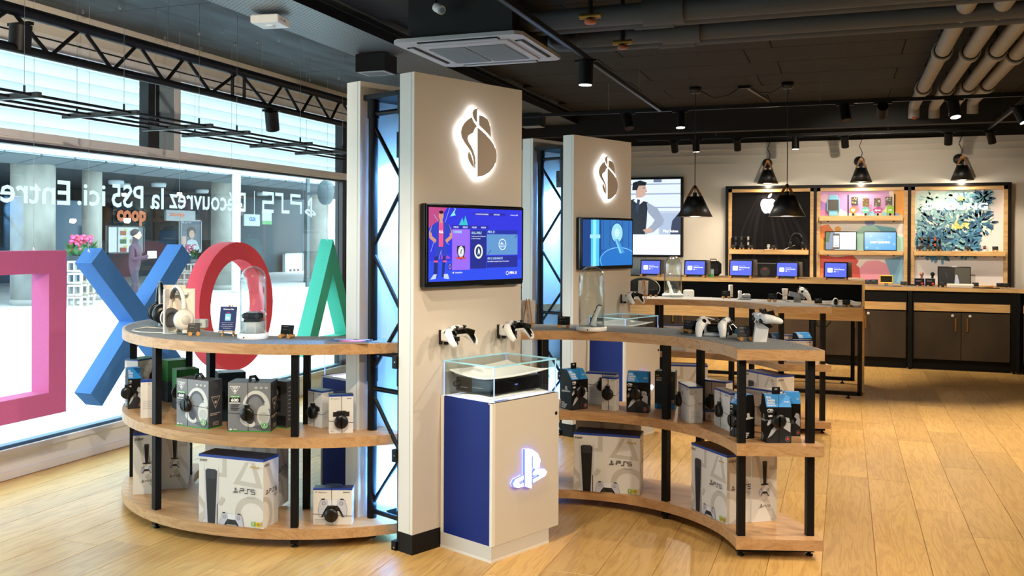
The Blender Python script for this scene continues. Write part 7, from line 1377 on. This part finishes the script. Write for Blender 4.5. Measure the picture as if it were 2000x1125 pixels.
y2 = along_x('thin grey pipe beside the thick near one', ((1020, 66), (1500, 25), (2300, -40)), 2.82, .034, PG, (1215,), bnd)
y3 = along_x('thick grey pipe, second pair, running across the room', ((1150, 76), (1600, 40), (2300, -8)), 2.84, .062, PG, (1285,), bnd)
y4 = along_x('thin grey pipe, second pair, running across the room', ((1150, 92), (1600, 63), (2300, 14)), 2.82, .034, PG, (1275,), bnd)
for px, py, c, lb in ((1153, 42, '#a8542a', 'brass and red valve on the near pipe'), (1216, 92, '#8a4326', 'red handled valve under the second pipe')):
    q = Pz(px, py, 2.70); t = thing('valve', lb, 'valve', q); b = MB(); b.cyl((0, 0, 0), (0, 0, .3), .014, BLACKP, 10); b.cyl((-.06, 0, .03), (.06, 0, .03), .016, M('valve_brass', '#9a7a3c', .35, .8), 10); b.build('body', t); b = MB(); b.lathe([(.03, -.012), (.034, 0), (.03, .01), (0, .01)], M('valve_red' + c[1:], c, .5), 12); b.build('wheel', t)
for k, (pa, pb, lb) in enumerate((((1876, 40), (1786, 205), 'first of four pale lagged pipes at the top right corner'), ((1930, 45), (1826, 205), 'second of four pale lagged pipes at the top right corner'), ((1990, 45), (1866, 200), 'third of four pale lagged pipes at the top right corner'), ((2040, 60), (1902, 195), 'rightmost of four pale lagged pipes at the top right corner'))):
    a, c = Pz(*pa, 2.86), Pz(*pb, 2.86); t = thing('lagged_pipe', lb, 'pipe', (0, 0, 0)); x = c.x; b = MB(); b.tube([(x, a.y - 1, 2.86), (x, c.y, 2.86), (x, c.y + .08, 2.84), (x, c.y + .1, 2.74)], .052, PL, 16); b.build('pipe', t)
    for f in (.25, .7): yy = a.y + (c.y - a.y) * f; b = MB(); b.cyl((x, yy, 2.86), (x, yy + .09, 2.86), .07, PL, 16); b.build('sleeve', t); b = MB(); b.cyl((x, yy - .02, 2.86), (x, yy + .0, 2.86), .06, BLACKP, 16); b.build('clamp', t); b = MB(); b.cyl((x, yy, 2.91), (x, yy, 3.0), .004, BLACK, 6); b.build('hanger', t)
    if k % 2 == 0: b = MB(); b.lathe([(.02, 0), (.026, .01), (.02, .02), (0, .02)], M('valve_red', '#a4432c', .5), 12, Matrix.Translation((x, c.y + .0, 2.72))); b.build('valve_wheel', t)
# boxes under the tray
q = Pz(735, 143, 2.72); t = thing('ceiling_speaker', 'black box loudspeaker with grey grille under the tray by the near pillar', 'speaker', (q.x, q.y, 2.72)); b = MB(); b.box(-.12, .12, -.1, .1, 0, .13, BLACK); b.build('cabinet', t); b = MB(); b.box(-.11, .11, -.09, .09, -.004, 0, M('grille_light', '#9aa0a4', .6)); b.box(-.085, .085, -.065, .065, -.006, -.004, M('grille_dark2', '#5c6266', .6)); b.build('grille', t)
q = Pz(1056, 258, 2.72); t = thing('ceiling_speaker', 'black box loudspeaker with pale grille under the tray by the far pillar', 'speaker', (-3.2, 9.9, 2.72)); b = MB(); b.box(-.12, .12, -.1, .1, 0, .13, BLACK); b.build('cabinet', t); b = MB(); b.box(-.11, .11, -.09, .09, -.004, 0, M('grille_light', '#9aa0a4', .6)); b.build('grille', t)
q = Pz(528, 50, 2.79); t = thing('emergency_light', 'small white emergency light box under the perforated tray', 'light', (q.x, q.y, 2.79), math.radians(8)); b = MB(); b.cbox(-.09, .09, -.09, .09, 0, .05, M('em_white', '#d8dadb', .4), .006); b.build('box', t); b = MB(); b.lathe([(0, -.002), (.03, -.002), (.03, 0)], M('em_lens', '#f2f4f4', .2), 16); b.build('lens', t); p = Print(TF((.0905, -.07, .01), (0, 1, 0), (0, 0, 1))); p.text('CE', .02, .01, .014, ink('#3a3d40')); p.text('24h', .06, .01, .014, ink('#3a3d40')); p.build('print', t)
q = Pz(1897, 240, 2.74); t = thing('emergency_light', 'flat white emergency light at the right above the back wall', 'light', (q.x, q.y, 2.74)); b = MB(); b.cbox(-.17, .17, -.06, .06, 0, .045, M('em_white', '#d8dadb', .4), .006); b.build('box', t); b = MB(); b.box(-.15, .15, -.045, .045, -.003, 0, M('em_warm', '#f0dcc0', .3, emit=.6)); b.build('lens', t)
t = thing('ceiling_cassette', 'grey air conditioning cassette partly cut by the right edge', 'air conditioner', (1.93, 9.9, 2.78)); b = MB(); b.cbox(0, .85, 0, .85, 0, .03, CW, .01); b.build('fascia', t); b = MB(); b.box(.05, .8, .05, .8, .03, .22, M('cassette_body', '#1a1c1f', .6)); b.build('body', t); b = MB(); 
for i in range(14): b.box(.15, .7, .15 + i * .04, .16 + i * .04, -.006, 0, GRL)
b.build('grille', t)
# ------------------------------------------------------------------ tracks and spots
ZK_ = 2.72
def track(label, p, q):
    t = thing('light_track', label, 'track', (0, 0, 0)); b = MB(); b.bar(p, q, .034, .03, BLACK); b.build('rail', t); b = MB(); d = (Vector(q) - Vector(p)).normalized(); b.bar(Vector(p) - Vector((0, 0, .0155)), Vector(q) - Vector((0, 0, .0155)), .008, .001, M('track_slot', '#6f7274', .3, .7)); b.build('slot', t)
    n = max(2, int((Vector(q) - Vector(p)).length / 1.6))
    for k in range(n): u = Vector(p).lerp(Vector(q), (k + .5) / n); b = MB(); b.cyl(u, (u.x, u.y, 3.0), .0015, STEEL, 5); b.build('suspension_wire', t)
    return t
c1 = Pz(1290, 215, ZK_); XTK = c1.x; YT1 = c1.y; YT2 = Pz(1600, 262, ZK_).y
track('long black track running away under the pipes', (XTK, 1.0, ZK_), (XTK, YT1, ZK_)); track('black cross track over the rear stand', (-3.1, YT1, ZK_), (4.6, YT1, ZK_)); track('black cross track just before the back wall', (-2.4, YT2, ZK_), (1.4, YT2, ZK_))
cR = Pz(1905, 245, ZK_); track('short black track leading back at the right', (1.45, YT1 - 3.5, ZK_), (1.45, YT2, ZK_)); track('black track on the right side behind the camera view', (1.5, -.5, ZK_), (1.5, YT1 - 3.6, ZK_))  # last track is unseen, added to carry the extra overhead spots
LENS = M('lamp_lens', '#fff6e4', .4, emit=14, ecol='#ffedcf'); LENSO = M('lamp_lens_dark', '#1a1917', .4)
def spot(label, base, aim, lit=True, power=None, L=.15, r=.046, cone=70, blend=.6, col=WARM, z0=None):
    base = Vector(base); t = thing('track_spot', label, 'spotlight', base, 0, 'black track spotlights'); d = (Vector(aim) - base).normalized()
    b = MB(); b.box(-.075, .075, -.015, .015, -.03, -.014, BLACK); b.cyl((0, 0, -.055), (0, 0, -.03), .012, BLACK, 8); b.build('adapter', t)
    c0 = Vector((0, 0, -.075)); a = c0 - d * .05; e = c0 + d * (L - .05); b = MB(); b.cyl(a, e, r, BLACK, 22); b.build('barrel', t); b = MB(); b.cyl(e - d * .004, e + d * .0015, r * .84, LENS if lit else LENSO, 22); b.build('lens', t)
    if lit or power:  # spots with a dark lens get an added beam when given power
        ld = bpy.data.lights.new('spot_beam', 'SPOT'); ld.energy = power or SPOT_W; ld.color = col; ld.spot_size = math.radians(cone); ld.spot_blend = blend; ld.shadow_soft_size = .03; lo = bpy.data.objects.new('spot_beam', ld); COL.objects.link(lo); lo.parent = t; lo.location = e + d * .01; lo.rotation_euler = d.to_track_quat('-Z', 'Y').to_euler()
    return t
def on1(px, py): q = Pz(px, py, ZK_); return (q.x, YT1, ZK_)
def on2(px, py): q = Pz(px, py, ZK_); return (q.x, YT2, ZK_)
yS = Pz(1150, 112, ZK_).y
spot('large lit black track spot before the near pillar', (XTK, yS, ZK_), (XTK - .08, yS - .05, 0.0), True, 70, .16, .05)
spot('dark lensed black track spot with an added beam on the cross track, leftmost', on1(1233, 222), (-1.2, 8.0, 0), False, power=90); spot('lit black track spot above the left pendant lamp', on1(1332, 216), (-1.3, 8.7, 0), True)
spot('dark sided track spot right of the pendant roses', on1(1650, 205), (.4, 8.0, 0), False, power=90); spot('lit track spot aimed at the kids panel', on1(1722, 203), (.2, 12.6, 1.2), True); spot('lit track spot at the end of the cross track', on1(1858, 197), (1.2, 8.3, 0), True)
spot('lit tilted track spot on the right side track', (1.45, 9.6, ZK_), (2.6, 9.0, 0), True)
for px, lit, lb, aim in ((1305, False, 'dark track spot nearest the backlit poster', (-1.9, 12.5, 1.2)), (1351, True, 'lit track spot behind the left pendant cord', (-1.6, 11.8, 0)), (1437, False, 'dark track spot left of the first wall lamp', (-1.2, 12.5, 1)), (1554, True, 'lit track spot between the first two wall lamps', (-.5, 11.7, 0)), (1650, False, 'dark track spot left of the second wall lamp', (.1, 12.5, 1.2)), (1843, False, 'dark track spot left of the third wall lamp', (1.1, 12.5, 1.2)), (1918, False, 'dark tilted track spot right of the third wall lamp', (1.9, 12.3, 1.2))):
    spot(lb, on2(px, 264), aim, lit, power=None if lit else 40, L=.14, r=.042)  # the dark ones still throw a weak added beam
spot('black spot clamped under the window truss', (-4.0, Px(531, 178, -4.0).y, 2.47), (-4.3, 6.8, .8), False, L=.15, r=.05); spot('black spot under the near end of the window truss', (-4.0, Px(40, 8, -4.0).y, 2.62), (-4.3, 3.9, .8), False, L=.13, r=.055)
# unseen spots added nearer than the view to light pillars, stands, floor and windows
for k, (x, y, ax, ay, az, pw, lb) in enumerate(((1.5, 3.0, -1.5, 4.3, .45, 120, 'unseen black track spot overhead lighting the near pillar face'), (1.5, 4.6, -1.0, 5.2, .5, 89, 'unseen black track spot overhead lighting the right stand'), (1.5, 6.0, -1.4, 7.3, .6, 96, 'unseen black track spot overhead lighting the far pillar face'), (1.5, 1.6, -.6, 3.3, 0, 113, 'unseen black track spot overhead lighting the floor in front'), (1.5, 7.6, .9, 7.2, 0, 153, 'unseen black track spot overhead lighting the floor at right'), (XTK, 2.4, -2.7, 3.9, .4, 96, 'unseen black track spot overhead lighting the left stand'), (XTK, 3.4, -1.2, 3.7, 0, 72, 'unseen black track spot overhead lighting the floor by the plinth'), (1.5, 5.4, 1.0, 5.2, 0, 161, 'unseen black track spot overhead lighting the aisle'), (XTK, 1.6, -4.8, 4.6, 2.1, 260, 'unseen black track spot overhead turned to the window wall'))):
    spot(lb, (x, y, ZK_), (ax, ay, az), True, pw, cone=75)
# ------------------------------------------------------------------ pendants over the counter, wall lamps over the bays
SHD = M('shade_black', '#111214', .42); SHI = M('shade_inside', '#f0e6d4', .5); STRAP = M('leather_strap', '#8a5a2c', .55); BULB = M('bulb_warm', '#fff0d0', .4, emit=3.5, ecol='#ffe6bd')
def shade(t, r1, r2, h, loc, power):
    b = MB(); n = 36; b.lathe([(r1, h), (r2, 0), (r2 - .003, .0), (r2 - .006, .004), (r1 - .004, h - .006)], SHD, n, Matrix.Translation(loc)); b.lathe([(0, h), (r1, h)], SHD, n, Matrix.Translation(loc)); o = b.build('lamp_shade', t)
    b = MB(); b.lathe([(r2 - .0065, .004), (r1 - .0045, h - .007), (0, h - .0075)], SHI, n, Matrix.Translation(loc)); b.build('shade_lining', t); b = MB(); b.lathe([(0, .006), (r2 * .96, .006)], BULB, n, Matrix.Translation(loc)); b.build('glow_disc', t)  # glowing disc added so the lit mouth of the shade shows
    ld = bpy.data.lights.new('pendant_light', 'POINT'); ld.energy = power; ld.color = WARM; ld.shadow_soft_size = .035; lo = bpy.data.objects.new('pendant_light', ld); COL.objects.link(lo); lo.parent = t; lo.location = (loc[0], loc[1], loc[2] - .02)
for k, (xp, lb) in enumerate(((-1.385, 'black cone pendant lamp over the counter, left of two'), (-.517, 'black cone pendant lamp before the black apple panel'))):
    t = thing('pendant_lamp', lb, 'lamp', (xp, 9.5, 0), math.radians(25)); zb = 1.722; shade(t, .075, .172, .2, (0, 0, zb), 14)
    for sx in (-1, 1): b = MB(); b.bar((sx * .078, 0, zb + .175), (sx * .012, 0, zb + .29), .016, .004, STRAP) if False else b.bar((sx * .076, 0, zb + .18), (sx * .01, 0, zb + .295), .004, .026, STRAP); b.build('leather_strap', t)
    b = MB(); b.cyl((0, 0, zb + .195), (0, 0, zb + .24), .02, BLACK, 10); b.cyl((0, 0, zb + .28), (0, 0, zb + .31), .014, BLACK, 10); b.build('socket', t)
    b = MB(); b.cyl((0, 0, zb + .2), (0, 0, 2.95), .0042, BLACKP, 6); b.build('cord', t); b = MB(); b.lathe([(.045, 0), (.06, .06), (0, .06)], SHD, 20, Matrix.Translation((0, 0, 2.94))); b.build('ceiling_rose', t)
t = thing('junction_box', 'small black ceiling junction box with cables drooping to two roses', 'box', (-.92, 9.55, 2.97)); b = MB(); b.box(-.06, .06, -.03, .03, -.0, .025, BLACK); b.build('box', t); b = MB(); b.tube([(-.06, 0, 0), (-.15, -.02, -.06), (-.28, -.04, -.09), (-.4, -.05, -.02), (-.44, -.05, .0)], .006, BLACKP, 6); b.build('cable', t); b = MB(); b.tube([(.06, 0, 0), (.15, -.02, -.05), (.26, -.04, -.06), (.36, -.05, -.0)], .006, BLACKP, 6); b.build('cable', t); b = MB(); b.cyl((.02, .03, 0.012), (.15, 1.0, .012), .012, M('conduit', '#77706a', .5), 8); b.build('conduit', t)
for k, (px, lb) in enumerate(((1500, 'black cone wall lamp over the black apple panel'), (1682, 'black cone wall lamp over the colourful kids panel'), (1879, 'black cone wall lamp over the petal panel'))):
    q = Py(px, 320, YB - .16); t = thing('wall_lamp', lb, 'lamp', (q.x, YB, 0)); zb = (2.205, 2.205, 2.21)[k]; y = -.19
    shade(t, .062, .128, .175, (0, y, zb), 5)
    b = MB(); b.lathe([(0, .055), (.04, .05), (.06, .025), (.064, 0)], SHD, 24, Matrix.Translation((-.02, 0, 2.475)) @ Matrix.Rotation(PI / 2, 4, 'X')); b.build('wall_rose', t); b = MB(); b.cyl((0, -.03, 2.47), (0, y - .02, 2.485), .02, PEG, 12); b.build('wooden_arm', t)
    for sx in (-1, 1): b = MB(); b.bar((sx * .058, y, zb + .17), (sx * .012, y, zb + .28), .004, .022, STRAP); b.build('leather_strap', t)
    b = MB(); b.cyl((0, y, zb + .17), (0, y, zb + .225), .014, BLACK, 8); b.build('socket', t)
    b = MB(); b.tube([(0, -.02, 2.52), (.015, -.012, 2.58), (-.02, -.012, 2.66), (.0, -.012, 2.72), (.02, -.012, 2.76), (.02, .0, 2.9)], .0045, BLACKP, 6); b.build('cord', t)
t = thing('sensor', 'small white round sensor beside the near cassette', 'sensor', Pz(852, 14, 2.9)); b = MB(); b.cyl((0, 0, 0), (.05, -.03, -.03), .028, WHITEP, 14); b.build('body', t); b = MB(); b.cyl((0, 0, 0), (-.01, .01, .1), .008, BLACKP, 8); b.build('arm', t); b = MB(); b.cyl((.05, -.03, -.03), (.056, -.0335, -.0335), .018, M('sensor_blue', '#7ea2c4', .3), 12); b.build('lens', t)
for nth, (px, py) in zip(('first', 'second', 'third', 'fourth', 'fifth', 'sixth', 'seventh', 'eighth', 'ninth', 'tenth', 'eleventh', 'last'), ((162, 24), (234, 16), (322, 75), (389, 67), (393, 96), (434, 62), (459, 88), (503, 84), (545, 79), (571, 124), (605, 157), (662, 154))):
    q = Pz(px, py, 2.965); t = thing('ceiling_eyelet', 'small steel eyelet in the dark concrete ceiling, %s from the left' % nth, 'hook', (q.x, q.y, 2.985), 0, 'eyelets in the concrete ceiling'); b = MB(); b.tube([(.009 * math.cos(a), 0, -.018 + .009 * math.sin(a)) for a in [2 * PI * i / 10 for i in range(10)]], .003, STEEL, 6, closed=True); b.build('ring', t); b = MB(); b.cyl((0, 0, -.01), (0, 0, 0), .004, STEEL, 6); b.build('shank', t)
